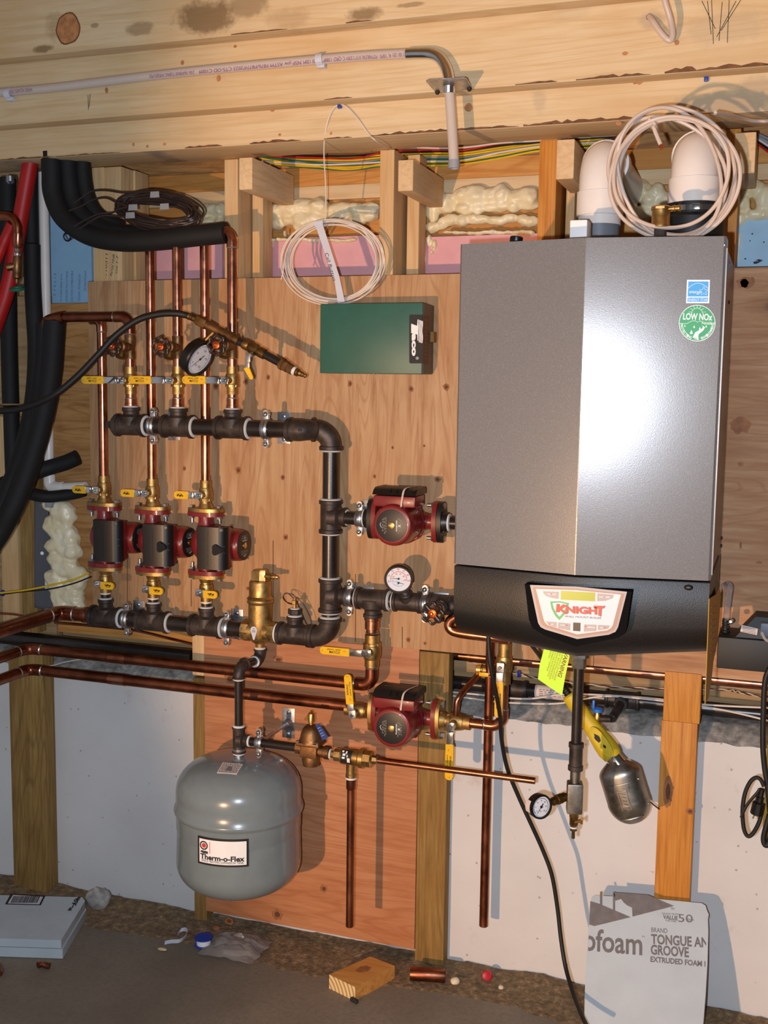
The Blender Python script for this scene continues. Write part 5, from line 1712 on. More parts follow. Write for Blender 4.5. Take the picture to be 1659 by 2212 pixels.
# bell-shaped pressure regulator
xg_ = P(672, 1612, YT).x
reg = root('pressure_regulator', 'bronze bell shaped pressure regulator with a blue tag', 'regulator', (xg_, YT, zTT))
rz = lambda py: P(674, py, YT).z - zTT
q = MB()
q.box((0, 0, rz(1620)), (.046, .044, rz(1605) - rz(1634)), bev=.006)
q.lathe([(.021, rz(1632)), (.023, rz(1640)), (.020, rz(1653)), (.012, rz(1654))], Matrix(), 24)
q.cyl((-.036, 0, 0), (.050, 0, -.004), .0142, 20)
q.lathe([(.0165, 0), (.0165, .010)], mat4((-.028, 0, 0), (-1, 0, 0)), 8)
q.lathe([(.017, 0), (.017, .012)], mat4((.038, 0, -.003), (1, 0, 0)), 20)
q.part('body', M['bronze'], reg)
q = MB()
q.box((0, 0, rz(1604)), (.062, .056, .010), bev=.004)
q.lathe([(.030, rz(1602)), (.0285, rz(1596)), (.0255, rz(1584)), (.021, rz(1574)), (.014, rz(1567)), (.008, rz(1565))], Matrix(), 28)
q.part('bell', M['bronze'], reg)
for sx_, sy in ((-1, -1), (1, -1), (-1, 1), (1, 1)):
    MB().lathe([(.0042, 0), (.0042, .004), (.002, .006)], Matrix.Translation(V(sx_ * .026, sy * .023, rz(1604) + .004)), 10).part('bolt', M['zinc'], reg)
q = MB(); q.lathe([(.0048, rz(1567)), (.0048, rz(1560)), (.0082, rz(1560)), (.0082, rz(1543)), (.007, rz(1541))], Matrix(), 16); q.part('adjusting_screw', M['brass'], reg)
q = MB(); q.box((-.016, .02, rz(1552)), (.006, .004, .030), rot=Matrix.Rotation(.6, 3, 'Y')); q.part('flag', M['brass_dk'], reg)
q = MB()
a, b, c_, d = P(681, 1566, YT - .016), P(689, 1563, YT - .012), P(708, 1593, YT - .036), P(697, 1600, YT - .04)
q.poly([a, b, c_, d], V(.0006, .001, .0006)); q.wpart('blue_tag', M['bluetag'], reg)
q = MB()
for u in (.25, .42, .6, .74):
    p0, p1 = a + (d - a) * u, b + (c_ - b) * u
    q.tube([p0 + (p1 - p0) * .15 + V(0, -.0006, 0), p0 + (p1 - p0) * .8 + V(0, -.0006, 0)], .0006, 4)
q.wpart('tag_print', M['tape'], reg)
# backflow preventer
xbk = P(762, 1626, YT).x
zbk = zTT - .006
bk = root('backflow_preventer', 'brass backflow preventer with a black label plate', 'valve', (xbk, YT, zbk))
bx_ = lambda px: P(px, 1626, YT).x - xbk
ax_ = mat4((0, 0, 0), (1, 0, 0))
q = MB()
q.lathe([(.0095, bx_(715)), (.0095, bx_(724)), (.0165, bx_(724)), (.0165, bx_(738)), (.014, bx_(739))], ax_, 8)
q.lathe([(.0185, bx_(738)), (.0205, bx_(743)), (.0205, bx_(776)), (.0245, bx_(779)), (.0245, bx_(788)), (.019, bx_(789))], ax_, 26)
q.lathe([(.0215, bx_(787)), (.0215, bx_(803)), (.012, bx_(806)), (.0105, bx_(814))], ax_, 8)
q.lathe([(.0125, 0), (.0125, -.030), (.0135, -.031), (.0135, -.040)], Matrix.Translation(V(bx_(759), 0, -.012)), 22)
q.part('body', M['brass'], bk)
q = MB()
def cylpatch(q, x0, x1, a0, a1, r_, n=10):
    vs = [(q.b.verts.new(V(x0, -r_ * math.cos(a0 + (a1 - a0) * i / n), r_ * math.sin(a0 + (a1 - a0) * i / n))), q.b.verts.new(V(x1, -r_ * math.cos(a0 + (a1 - a0) * i / n), r_ * math.sin(a0 + (a1 - a0) * i / n)))) for i in range(n + 1)]
    for u, v_ in zip(vs[:-1], vs[1:]): q.b.faces.new((u[0], u[1], v_[1], v_[0]))
cylpatch(q, bx_(742), bx_(765), -.55, 1.15, .0208); q.part('label_plate', M['ink'], bk)
q = MB()
for (a0, a1, x0, x1) in ((.75, 1.0, 744, 748), (.35, .62, 746, 752), (.0, .22, 745, 751), (-.42, .12, 756, 762), (.6, .95, 752, 755), (.2, .5, 755, 757)):
    cylpatch(q, bx_(x0), bx_(x1), a0, a1, .0210, 4)
q.part('plate_print', M['white'], bk)
MB().lathe([(.0138, 0), (.0144, .004), (.011, .006)], mat4((bx_(759), 0, -.051), (0, 0, -1)), 22).part('pipe_dope', M['dope'], bk)
MB().lathe([(.0125, 0), (.0132, .003), (.0095, .004)], mat4((bx_(716), 0, 0), (-1, 0, 0)), 22).part('sealant', M['dope'], bk)
MB().lathe([(.0088, 0), (.0092, .003), (.008, .004)], mat4((bx_(813), 0, 0), (1, 0, 0)), 22).part('solder_joint', M['solder'], bk)
pipe((xbk + bx_(812), YT, zbk), (P(1157, 1676, YT).x, YT, zbk), .0079, 'copper', 'thin copper pipe running right from the backflow preventer, open end')
xdn = xbk + bx_(759)
zc0 = zbk - .058
q = MB(); q.lathe([(.0118, 0), (.0118, -.022), (.0105, -.024)], Matrix.Translation(V(xdn, YT, zc0)), 22); q.thing('copper_adapter', M['copper_dk'], 'tarnished adapter under the backflow preventer', 'fitting')
pipe((xdn, YT, zc0 - .02), (xdn, YT, tz(2003, 763)), .0095, 'copper_dk', 'copper discharge pipe hanging down in front of the lower plywood')

# ------------------------------------------------------------------ lettering helpers on flat faces
def PP(px, py, p0, n):
    r = ray(px, py)
    return CAM + r * ((Vector(p0) - CAM).dot(n) / r.dot(n))
def TM(loc, xdir, n):
    x = Vector(xdir).normalized(); n = Vector(n).normalized()
    x = (x - n * x.dot(n)).normalized()
    y = n.cross(x)
    return Matrix.Translation(Vector(loc)) @ Matrix((x, y, n)).transposed().to_4x4()
class Face:
    """a flat face given by a point and normal; lays out lettering from the photograph's pixels on it"""
    def __init__(s, p0, n, off=0.0006):
        s.n = Vector(n).normalized(); s.p0 = Vector(p0) + s.n * off
    def at(s, px, py, lift=0.0): return PP(px, py, s.p0 + s.n * lift, s.n)
    def poly(s, mb, pts, lift=0.0, t=.0006):
        mb.poly([s.at(x, y, lift) for x, y in pts], s.n * -t)
    def text(s, mb, txt, px0, py0, px1, py1, h, lift=0.0004, **kw):
        """text whose middle line runs from pixel 0 to pixel 1, letters h pixels tall"""
        a, b = s.at(px0, py0, lift), s.at(px1, py1, lift)
        size = h * mpp((a + b) / 2) * 1.38
        text_into(mb, txt, TM((a + b) / 2, b - a, s.n), size, width=(b - a).length, **kw)
    def line(s, mb, pts, w, lift=0.0004, closed=False):
        q = [s.at(x, y, lift) for x, y in pts]
        mb.tube(q, w * mpp(q[0]) / 2, 6, closed=closed)

# ------------------------------------------------------------------ the boiler
BL = (P(990, 525, -.5).x + P(984, 1219, -.5).x) / 2
BR = (P(1564, 513, -.5).x + P(1540, 1254, -.5).x) / 2
YB, VD = -.50, .037
BC = (P(1262, 514, YB - VD).x + P(1245, 1240, YB - VD).x) / 2
BT = (P(990, 525, YB).z + P(1564, 513, YB).z) / 2
BS = (P(984, 1219, YB).z + P(1540, 1254, YB).z) / 2
boil = root('boiler', 'big grey wall mounted boiler with black skirt and white control panel', 'boiler', ((BL + BR) / 2, -.25, BS - .13))
mb = MB()
plan = [V(BL, -.43, 0), V(BL, YB + .004, 0), V(BL + .004, YB - .001, 0), V(BC - .0008, YB - VD + .0002, 0), V(BC + .0008, YB - VD + .0002, 0), V(BR - .004, YB - .001, 0), V(BR, YB + .004, 0), V(BR, -.43, 0)]
mb.poly([p + V(0, 0, BS) for p in plan], (0, 0, BT - BS))
mb.wpart('front_cover', M['boiler'], boil, angle=3)
mb = MB()
bb(mb, BL + .006, BR - .004, -.43, -.001, BS - .10, BT - .004, bev=.002)
mb.wpart('cabinet', M['boilerside'], boil)
mb = MB(); bb(mb, BR - .001, BR + .0025, YB + .008, YB + .016, BS + .01, BT - .02); mb.wpart('cover_edge', M['boilerside'], boil)
for px, py in ((1568, 530), (1580, 565), (1577, 653), (1562, 1158), (1560, 1178)):
    p = PX(px, py, BR)
    MB().lathe([(.004, 0), (.004, .0015), (.002, .0025)], mat4((BR - .003, min(p.y, -.05), p.z), (1, 0, 0)), 10).wpart('side_screw', M['ink'] if py > 600 else M['zinc'], boil)
# skirt: faceted like the cover, its lower edge rolled back
mb = MB()
cols = []
zc_b = P(1240, 1413, YB - .50 * .07).z
for x, yf, pyb in ((BL + .001, YB + .002, 1360), ((BL + BC) / 2, YB - VD / 2 + .002, None), (BC, YB - VD + .002, 1414), ((BC + BR) / 2, YB - VD / 2 + .002, None), (BR - .001, YB + .002, 1398)):
    cols.append((x, yf, pyb))
zb_l = P(992, 1361, YB + .075).z; zb_c = P(1240, 1415, YB - VD + .075).z; zb_r = P(1528, 1404, YB + .075).z
zbs = [zb_l, (zb_l + zb_c) / 2, zb_c, (zb_c + zb_r) / 2, zb_r]
rings_ = []
for (x, yf, _), zb in zip(cols, zbs):
    h = BS - zb
    rings_.append([V(x, -.13, BS - .004), V(x, yf + .001, BS - .004), V(x, yf, BS - .006), V(x, yf, BS - h * .60), V(x, yf + .004, BS - h * .70), V(x, yf + .013, BS - h * .81), V(x, yf + .028, BS - h * .91), V(x, yf + .048, BS - h * .975), V(x, yf + .075, zb), V(x, -.13, zb)])
mb.rings(rings_)
mb.wpart('skirt', M['skirt'], boil, angle=38)
bump_ = P(1487, 1270, YB - .012)
MB().ball(bump_ + V(0, .004, 0), .006, seg=14, sc_=(1.4, .7, .9)).wpart('skirt_dent', M['skirt'], boil)
# control panel
YPN = YB - VD - .012
def zpx(zx, zy): return (1100 + zx / 5.53, 1230 + zy / 5.53)
F0 = Face((0, YPN, 0), (0, -1, 0), 0.0)
sur = [(185, 178), (1465, 266), (1402, 700), (1378, 770), (1300, 815), (800, 922), (420, 790), (280, 705), (235, 600)]
mb = MB(); mb.poly([F0.at(*zpx(*p)) for p in sur], (0, .045, 0)); mb.wpart('panel_surround', M['matteblack'], boil)
out_ = [(248, 186), (800, 205), (1407, 268), (1300, 690), (1270, 745), (1190, 780), (812, 832), (430, 718), (375, 690), (345, 640)]
mid_ = [(282, 212), (800, 232), (1376, 292), (1275, 680), (1245, 728), (1180, 757), (812, 806), (440, 694), (395, 668), (370, 625)]
inn_ = [(318, 232), (800, 248), (1334, 300), (1238, 665), (1215, 700), (1170, 728), (812, 776), (455, 664), (432, 640), (415, 610)]
for nm, pts, mt, lf in (('panel_rim', out_, 'panelgrey', .003), ('panel_band', mid_, 'panelbrown', .0036), ('panel_face', inn_, 'panel', .0042)):
    mb = MB(); F0.poly(mb, [zpx(*p) for p in pts], lf, .003); mb.wpart(nm, M[mt], boil)
L0 = .0048
def zpoly(name, pts, mat, lift=L0, t=.0005):
    mb = MB(); F0.poly(mb, [zpx(*p) for p in pts], lift, t); return mb.wpart(name, M[mat], boil)
zpoly('display', [(616, 256), (1028, 278), (1026, 383), (614, 361)], 'lcd')
zpoly('button', [(402, 262), (592, 268), (588, 352), (520, 344), (440, 318), (408, 285)], 'panelgrey')
zpoly('button', [(1052, 286), (1248, 304), (1236, 345), (1150, 376), (1050, 380)], 'panelgrey')
zpoly('button', [(432, 622), (568, 630), (566, 694), (490, 674)], 'panelgrey')
zpoly('button', [(584, 634), (730, 648), (728, 732), (582, 702)], 'panelgrey')
zpoly('button', [(894, 658), (1044, 662), (1040, 738), (890, 745)], 'panelgrey')
zpoly('button', [(1060, 664), (1204, 672), (1180, 712), (1056, 726)], 'panelgrey')
zpoly('port', [(764, 636), (850, 640), (848, 740), (762, 734)], 'blackplastic', L0 + .001, .001)
mb = MB()
for tx, x0, x1, yy in (('MENU SET', 445, 560, 296), ('ENTER RESET', 1075, 1205, 330), ('UP', 495, 525, 656), ('DOWN', 610, 665, 664), ('PREVIOUS', 935, 1022, 690), ('NEXT', 1085, 1128, 696)):
    a, b = zpx(x0, yy), zpx(x1, yy + 4)
    F0.text(mb, tx, *a, *b, 3.2, L0 + .0008, offset=.00008)
mb.wpart('button_print', M['white'], boil)
for x, y in ((505, 296), (1137, 331), (480, 655), (688, 668), (915, 684), (1143, 698)):
    zpoly('button_arrow', [(x - 9, y - 8), (x + 9, y), (x - 9, y + 9)], 'red', L0 + .001, .0004)
mb = MB()
sh_o = [(488, 384), (600, 380), (714, 404), (704, 446), (660, 540), (598, 606), (548, 555), (505, 470)]
sh_i = [(514, 402), (600, 396), (684, 415), (676, 448), (640, 520), (600, 568), (566, 530), (532, 468)]
mb.frame_poly([F0.at(*zpx(*p), L0) for p in sh_o], [F0.at(*zpx(*p), L0) for p in sh_i], (0, .0005, 0)); mb.wpart('logo_shield', M['logogreen'], boil)
for nm, mt, dx, lf in (('logo_shadow', 'logoshadow', 7, L0 + .0004), ('logo', 'knight', 0, L0 + .0009)):
    mb = MB()
    F0.poly(mb, [zpx(x + dx, y + dx * .6) for x, y in [(566, 412), (598, 415), (592, 455), (640, 418), (690, 428), (622, 470), (692, 528), (664, 532), (600, 486), (592, 508), (556, 508)]], lf)
    F0.text(mb, 'NIGH', *zpx(676 + dx, 482 + dx * .6), *zpx(1046 + dx, 500 + dx * .6), 14.5, lf, offset=.0007)
    F0.poly(mb, [zpx(x + dx, y + dx * .6) for x, y in [(1008, 434), (1140, 438), (1128, 462), (1102, 464), (1092, 562), (1062, 548), (1066, 464), (1006, 462)]], lf)
    mb.wpart(nm, M[mt], boil)
mb = MB(); F0.text(mb, 'WALL MOUNT BOILER', *zpx(662, 562), *zpx(1092, 584), 4.0, L0 + .0008, shear=.25); mb.wpart('logo_caption', M['greyink'], boil)
mb = MB(); F0.text(mb, 'TM', *zpx(1128, 440), *zpx(1152, 440), 2.0, L0 + .0008); mb.wpart('logo_mark', M['greyink'], boil)
# round stickers on the right face
fn = V(VD, -(BR - BC), 0).normalized() if False else V(-(YB - (YB - VD)), -(BR - BC), 0)
fr = V(BR - BC, VD, 0).normalized()
fnr = V(fr.y, -fr.x, 0)
FR = Face(V(BR, YB, 1.5), fnr, .0002)
def fpart(nm, mt, fn_, *a):
    mb = MB(); fn_(mb); return mb.wpart(nm, M[mt], boil)
fpart('blue_sticker_border', 'white', lambda q: FR.poly(q, [(1484, 604.5), (1533.5, 604.5), (1532, 655), (1482, 655)], .0004))
fpart('blue_sticker', 'starblue', lambda q: FR.poly(q, [(1487, 608), (1530.5, 608), (1529.5, 640.5), (1485.5, 640.5)], .0008))
fpart('blue_sticker_foot', 'starblue', lambda q: FR.poly(q, [(1485.5, 643), (1529.3, 643), (1528.8, 652), (1485, 652)], .0008))
def es(q):
    FR.line(q, [(1486 + 44 * i / 14, 623 - 11.5 * math.sin(PI * (i / 14))) for i in range(15)], 1.1, .0010)
    FR.text(q, 'energy', 1487.5, 630, 1514, 631, 7.0, .0010, shear=.45)
    st_ = []
    for i in range(10):
        a = PI / 2 + i * PI / 5; r = 10.0 if i % 2 == 0 else 4.4
        st_.append((1520.5 + r * math.cos(a), 629 - r * math.sin(a)))
    FR.line(q, st_, 1.2, .0010, closed=True)
    FR.text(q, 'ENERGY STAR', 1487, 648, 1528, 648, 6.0, .0010)
fpart('blue_sticker_print', 'white', es)
gc_, gr_ = (1506, 698), 39.5
circ = lambda r, n=48: [(gc_[0] + r * math.cos(2 * PI * i / n), gc_[1] + r * math.sin(2 * PI * i / n)) for i in range(n)]
fpart('green_sticker_border', 'white', lambda q: FR.poly(q, circ(gr_), .0004))
fpart('green_sticker', 'stargreen', lambda q: FR.poly(q, circ(gr_ - 1.3), .0008))
def gs(q):
    FR.text(q, 'LOW NOx', 1475, 684, 1538, 686, 14, .0011, offset=.0004)
    FR.text(q, 'Certified', 1515, 697, 1543, 698, 5, .0010, shear=.3)
    FR.line(q, [(1468, 699), (1484, 699), (1493, 694), (1501, 692.5), (1507, 696), (1513, 693), (1522, 700), (1544, 700.5)], 1.1, .0010)
    sun = [(1506 + 11.5 * math.cos(PI * i / 12), 677 - 11.5 * math.sin(PI * i / 12)) for i in range(13)]
    FR.line(q, sun, 1.0, .0010)
    for i in range(7):
        a = PI * (i + .5) / 7
        FR.line(q, [(1506 + 12 * math.cos(a), 677 - 12 * math.sin(a)), (1506 + 19 * math.cos(a), 678 - 19 * math.sin(a))], .9, .0010)
    FR.poly(q, [(1496, 729), (1502, 718), (1516, 710), (1519, 706), (1515, 702), (1523, 707), (1519, 714), (1509, 722), (1508, 731)], .0011)
    for x, y, s_ in ((1493.5, 718, 5.5), (1499.5, 706, 3.4), (1512, 710, 4), (1525.5, 705, 3), (1479.5, 704, 2.6)):
        FR.poly(q, [(x - s_ * .62, y + s_ * .5), (x, y - s_), (x + s_ * .62, y + s_ * .5)], .0011)
        FR.line(q, [(x, y + s_ * .4), (x, y + s_ * .95)], 1, .0010)
    txt = 'PROTECTING THE ENVIRONMENT'
    for i, ch in enumerate(txt):
        if ch == ' ': continue
        a = math.radians(176 - 172 * i / (len(txt) - 1))
        x, y = gc_[0] + 34.2 * math.cos(a), gc_[1] + 34.2 * math.sin(a)
        dx, dy = 1.9 * math.sin(a), -1.9 * math.cos(a)
        FR.text(q, ch, x - dx, y - dy, x + dx, y + dy, 5.4, .0011, offset=.0001)
fpart('green_sticker_print', 'white', gs)
# yellow energy sheet hanging at the right side
XG = BR + .006
pts = [(1531, 1294), (1546, 1284), (1553, 1268), (1556, 1290), (1549, 1385), (1540, 1428), (1535, 1475), (1529, 1508), (1522, 1521)]
mb = MB(); mb.poly([PX(a, b, XG) for a, b in pts], (.0012, 0, 0))
gsheet = mb.thing('paper_sheet', M['guide'], 'yellow paper sheet hanging at the right side of the boiler', 'paper')
mb = MB()
for y in range(1312, 1420, 14):
    a, b = PX(1535 + (1420 - y) * .02, y, XG + .0014), PX(1546 + (1420 - y) * .02, y - 4, XG + .0014)
    mb.tube([a, b], .0009, 4)
mb.wpart('print', M['limeink'], gsheet)

# --- on top of the boiler
yt = -.40
def cylpx(px, py0, py1, r, y, mat, name, label, cat, extra=None):
    a, b = P(px, py1, y), P(px, py0, y)
    return a, b
p0 = P(1109, 522, yt)
cp_t = root('relief_plug', 'small black plastic cap on the left of the boiler top', 'cap', V(p0.x, yt, BT))
q = MB(); q.lathe([(.016, 0), (.0165, .002), (.0165, .012), (.014, .0135)], Matrix(), 20); q.part('base', M['blackplastic'], cp_t)
q = MB(); q.lathe([(.0125, .013), (.013, .015), (.013, .023), (.011, .025)], mat4((.004, 0, 0), (.10, 0, 1)), 20); q.part('knob', M['blackplastic'], cp_t)
a, b = P(1230, 511, yt), P(1269, 474, yt)
mb = MB(); bb(mb, a.x, b.x, yt, yt + .05, BT, b.z, bev=.003)
mb.thing('junction_box', M['white'], 'small white plastic box on the boiler top', 'box')
# flue pipes: upright, elbow at the top, back into the wall
def flue(px, pyc, y, R, label, collar_py, collar_end, grey_py=None, rubber=False, eyr=1.15):
    x = P(px, 420, y).x
    ztop = P(px, pyc, y - R).z
    t = root('flue_pipe', label, 'pipe', (x, y, BT), 'white plastic flue pipes')
    zl = lambda py: P(px, py, y - R).z - BT
    q = MB()
    ER = R * 1.18
    zc_ = ztop - BT - R
    z0 = zc_ - ER + R * .0
    pts = [V(0, 0, zl(collar_py))] + [V(0, ER - ER * math.cos(PI / 2 * i / 12), zc_ - ER + ER * math.sin(PI / 2 * i / 12)) for i in range(13)] + [V(0, ER + .02, zc_)]
    q.tube(pts, R, 36)
    q.part('elbow', M['pvc'], t)
    q = MB(); q.lathe([(R * 1.005, 0), (R * 1.09, .001), (R * 1.09, zl(collar_end) - zl(collar_py)), (R * 1.05, zl(collar_end) - zl(collar_py) - .002)], Matrix.Translation(V(0, 0, zl(collar_py))), 36); q.part('collar', M['pvc'], t)
    q = MB(); q.lathe([(R * 1.02, 0), (R * 1.125, .001), (R * 1.125, .045)], mat4((0, ER + .0, zc_), (0, 1, 0)), 36); q.cyl((0, ER, zc_), (0, .3 - y - .02, zc_), R * .99, 36); q.part('wall_pipe', M['pvc'], t)
    q = MB(); q.cyl((0, 0, zl(grey_py) if grey_py else .06), (0, 0, zl(collar_py) - .02), R * .99, 36); q.part('upright', M['pvc'], t)
    if grey_py:
        q = MB(); q.cyl((0, 0, 0), (0, 0, zl(grey_py) + .002), R * .93, 36); q.part('grey_pipe', M['pvc_grey'], t)
    if rubber:
        q = MB(); q.lathe([(R * 1.30, 0), (R * 1.33, .012), (R * 1.33, zl(466)), (R * 1.17, zl(458)), (R * 1.17, zl(434)), (R * 1.02, zl(432))], Matrix(), 36); q.part('rubber_coupling', M['rubber'], t)
        q = MB(); q.lathe([(R * 1.175, zl(455)), (R * 1.20, zl(454)), (R * 1.20, zl(442)), (R * 1.175, zl(441))], Matrix(), 36); q.box((R * .2, -R * 1.22, zl(448)), (.016, .008, .012), bev=.001); q.part('hose_clamp', M['chrome'], t)
    return t
flue(1297, 285, -.22, .0445, 'left white plastic flue elbow with a grey lower end on the boiler', 409, 459, grey_py=481)
flue(1499, 262, -.22, .0475, 'right white plastic flue elbow in a black rubber coupling', 380, 436, rubber=True)
# automatic air vent
pv_ = P(1426, 505, -.42)
av = root('air_vent', 'brass automatic air vent on a black stem at the front of the boiler top', 'air vent', V(pv_.x, -.42, BT))
vz = lambda py: P(1426, py, -.42).z - BT
q = MB(); q.lathe([(.0095, -.02), (.0095, .002), (.0115, .004), (.0115, vz(494)), (.010, vz(492))], Matrix(), 8); q.part('stem', M['iron'], av)
q = MB(); q.lathe([(.0150, vz(492)), (.0178, vz(491)), (.0178, vz(484)), (.0172, vz(483)), (.0172, vz(455)), (.0186, vz(454)), (.0186, vz(448)), (.0150, vz(445))], Matrix(), 30); q.box((0, -.0185, vz(451)), (.016, .002, .004)); q.part('body', M['brass'], av)
q = MB(); q.lathe([(.004, .012), (.004, .024), (.0062, .024), (.0062, .027), (.0048, .028), (.0048, .033), (.0062, .0335), (.0062, .0365)], mat4((0, -.004, vz(453)), (1, -.2, 0)), 12); q.part('vent_screw', M['brass'], av)
# cream cable looped over the vents
YK = -.37
cab = root('cable_coil', 'big loops of cream cable hung over the flue pipes', 'cable', V(P(1450, 500, YK).x, YK, BT))
rnd = random.Random(12)
lo = []
for k in range(6):
    cx, cy = 1450 + (-8, 6, 12, -4, 8, 0)[k], 376 + (4, -6, 8, 0, 12, -4)[k]
    rx, ry = (118, 126, 132, 112, 138, 124)[k], (136, 142, 128, 146, 132, 120)[k]
    tilt = -.46 + (-.18, .12, -.05, .2, -.1, .05)[k]
    yo = YK - .012 * k + rnd.uniform(-.006, .006)
    pts = []
    for i in range(16):
        a = 2 * PI * i / 16
        u, w_ = rx * math.cos(a) * (1 + .05 * math.sin(2 * a + k * 1.7)), ry * 1.06 * math.sin(a) * .94
        pts.append(P(cx + u * math.cos(tilt) - w_ * math.sin(tilt), cy + u * math.sin(tilt) + w_ * math.cos(tilt), yo + .015 * math.sin(a * 2 + k)))
    MB().tube(smooth(pts, 6, closed=True), .0038, 8, closed=True).wpart('cable_loop', M['cable'], cab)
MB().tube(smooth([P(x, y, YK - .03) for x, y in ((1410, 262), (1414, 280), (1421, 298), (1427, 312))], 5), .0040, 8).wpart('cable_end', M['cable'], cab)
for dx, dz in ((-.002, 0), (.0015, .001)):
    p = P(1427, 312, YK - .03) + V(dx, 0, dz)
    MB().tube([p, p + V(.003, -.001, -.010)], .0012, 6).wpart('bare_wire', M['orangecap'], cab)
q = MB(); q.tube(smooth([P(x, y, YK - .045 + .05 * (i in (3, 4, 5))) for i, (x, y) in enumerate([(1402, 258), (1408, 262), (1416, 270), (1418, 280), (1408, 274), (1400, 264)])], 4, closed=True), .0034, 8, closed=True); q.wpart('tie', M['cable'], cab)
MB().tube(smooth([P(1545, 244, YK), P(1575, 248, -.3), P(1605, 256, -.2), P(1640, 262, -.16), P(1700, 258, -.16)], 6), .0036, 8).wpart('cable_lead', M['cable'], cab)

# ------------------------------------------------------------------ under the boiler: gas drip leg
YG = -.33
gx = (P(1251, 1450, YG).x + P(1245, 1580, YG).x) / 2
gz = lambda py: P(1246, py, YG).z
g0 = root('pipe_union', 'grey steel nut joining the gas pipe to the boiler underside', 'fitting', (gx, YG, gz(1442)))
q = MB(); q.lathe([(.0150, 0), (.0155, .001), (.0155, gz(1420) - gz(1442)), (.021, gz(1419) - gz(1442)), (.021, gz(1414) - gz(1442)), (.019, gz(1400) - gz(1442))], Matrix(), 8); q.part('nut', M['steel'], g0)
pipe((gx, YG, gz(1604)), (gx, YG, gz(1440)), .0112, 'pipe', 'black gas pipe standing straight down under the boiler middle', 'black_pipe')
q = MB(); q.lathe([(.0150, gz(1664)), (.0160, gz(1663)), (.0160, gz(1654)), (.0142, gz(1653)), (.0142, gz(1615)), (.0160, gz(1614)), (.0160, gz(1605)), (.0145, gz(1604))], Matrix.Translation(V(gx, YG, 0)), 26)
q.thing('pipe_coupling', M['iron'], 'black iron coupling on the upright gas pipe', 'fitting')
pipe((gx, YG, gz(1692)), (gx, YG, gz(1662)), .0108, 'steel', 'grey steel nipple between the coupling and the square block', 'pipe_nipple')
q = MB(); q.box((gx, YG, (gz(1690) + gz(1755)) / 2), (.033, .033, gz(1690) - gz(1755)), bev=.004, rot=Matrix.Rotation(.25, 3, 'Z'))
q.thing('steel_block', M['steel'], 'square grey steel tee block on the gas pipe', 'fitting')
pk = root('petcock', 'small brass petcock at the very bottom of the gas pipe', 'valve', (gx, YG, gz(1812)))
q = MB(); kz = lambda py: gz(py) - gz(1812)
q.lathe([(.0038, 0), (.0038, kz(1796)), (.0075, kz(1795)), (.0075, kz(1789)), (.0055, kz(1788)), (.0055, kz(1784)), (.0090, kz(1783)), (.0090, kz(1768)), (.0098, kz(1766)), (.0098, kz(1756))], Matrix(), 8); q.part('body', M['brass_dk'], pk)
q = MB(); q.cyl((.004, -.006, kz(1774)), (.018, -.008, kz(1768)), .0036, 10); q.box((.018, -.008, kz(1769)), (.005, .003, .014), bev=.001); q.part('thumb_lever', M['brass_dk'], pk)
q = MB(); q.lathe([(.0085, 0), (.0085, .003)], Matrix.Translation(V(0, 0, kz(1789))), 16); q.part('sealant', M['dope'], pk)
gl = V(gx - .016, YG, gz(1722)); gr2 = P(1186, 1735, YG - .035)
q = MB()
d_ = gr2 - gl; L_ = d_.length
q.lathe([(.0062, 0), (.0098, L_ * .12), (.0098, L_ * .3), (.0108, L_ * .32), (.0108, L_ * .56), (.0092, L_ * .58), (.0092, L_ * .8), (.0070, L_ * .82), (.0070, L_)], mat4(gl, d_), 20)
q.thing('brass_nipple', M['brass_dk'], 'ribbed brass nipple between the square block and the small gauge', 'nipple')
gn = (fwd * -.86 + right * .42 + down * .06)
gg = gauge(P(1169, 1743, YG - .06), gn, 'small black gauge reading on the gas pipe under the boiler', R=.0255, style=1, up=(0.12, 0, 1), depth=.020)
q = MB()
inv_dir = right * -1
for i in range(1):
    tmp = []
    for k in range(9):
        a = math.radians(62 + 56 * k / 8)
        tmp.append((V(.0270 * math.cos(a), .0270 * math.sin(a), -.019), V(.0270 * math.cos(a), .0270 * math.sin(a), -.003)))
    vs = [(q.b.verts.new(u), q.b.verts.new(w_)) for u, w_ in tmp]
    for u, w_ in zip(vs[:-1], vs[1:]): q.b.faces.new((u[0], w_[0], w_[1], u[1]))
q.part('case_label', M['paper'], gg)
# lime warning tag
ft = Face(P(1200, 1450, -.30), V(.10, -1, .12), 0)
mb = MB(); ft.poly(mb, [(1175, 1402), (1231, 1415), (1221, 1462), (1214, 1502), (1188, 1485), (1162, 1467), (1166, 1435)], 0, .0004)
tagl = mb.thing('warning_tag', M['lime'], 'bright lime paper warning tag under the boiler skirt', 'tag')
mb = MB(); ft.text(mb, 'WARNING', 1226, 1404, 1208, 1462, 9, .0004, offset=.0003, shear=.2); mb.wpart('heading', M['limeink'], tagl)
mb = MB()
for i, (tx, l) in enumerate((('IF APPLIANCE ON PROPANE', 1.0), ('GAS. SEE INSTALLATION', .96), ('MANUAL FOR PROPANE BOILER', 1.0), ('AND THE INSTRUCTIONS', .92), ('PROPERTY DAMAGE', .74), ('DEATH', .3))):
    x0, y0 = 1216 - i * 5.0, 1409 - i * 1.2
    ft.text(mb, tx, x0, y0, x0 - 19 * l, y0 + 62 * l * .98, 3.6, .0004)
mb.wpart('small_print', M['limeink'], tagl)

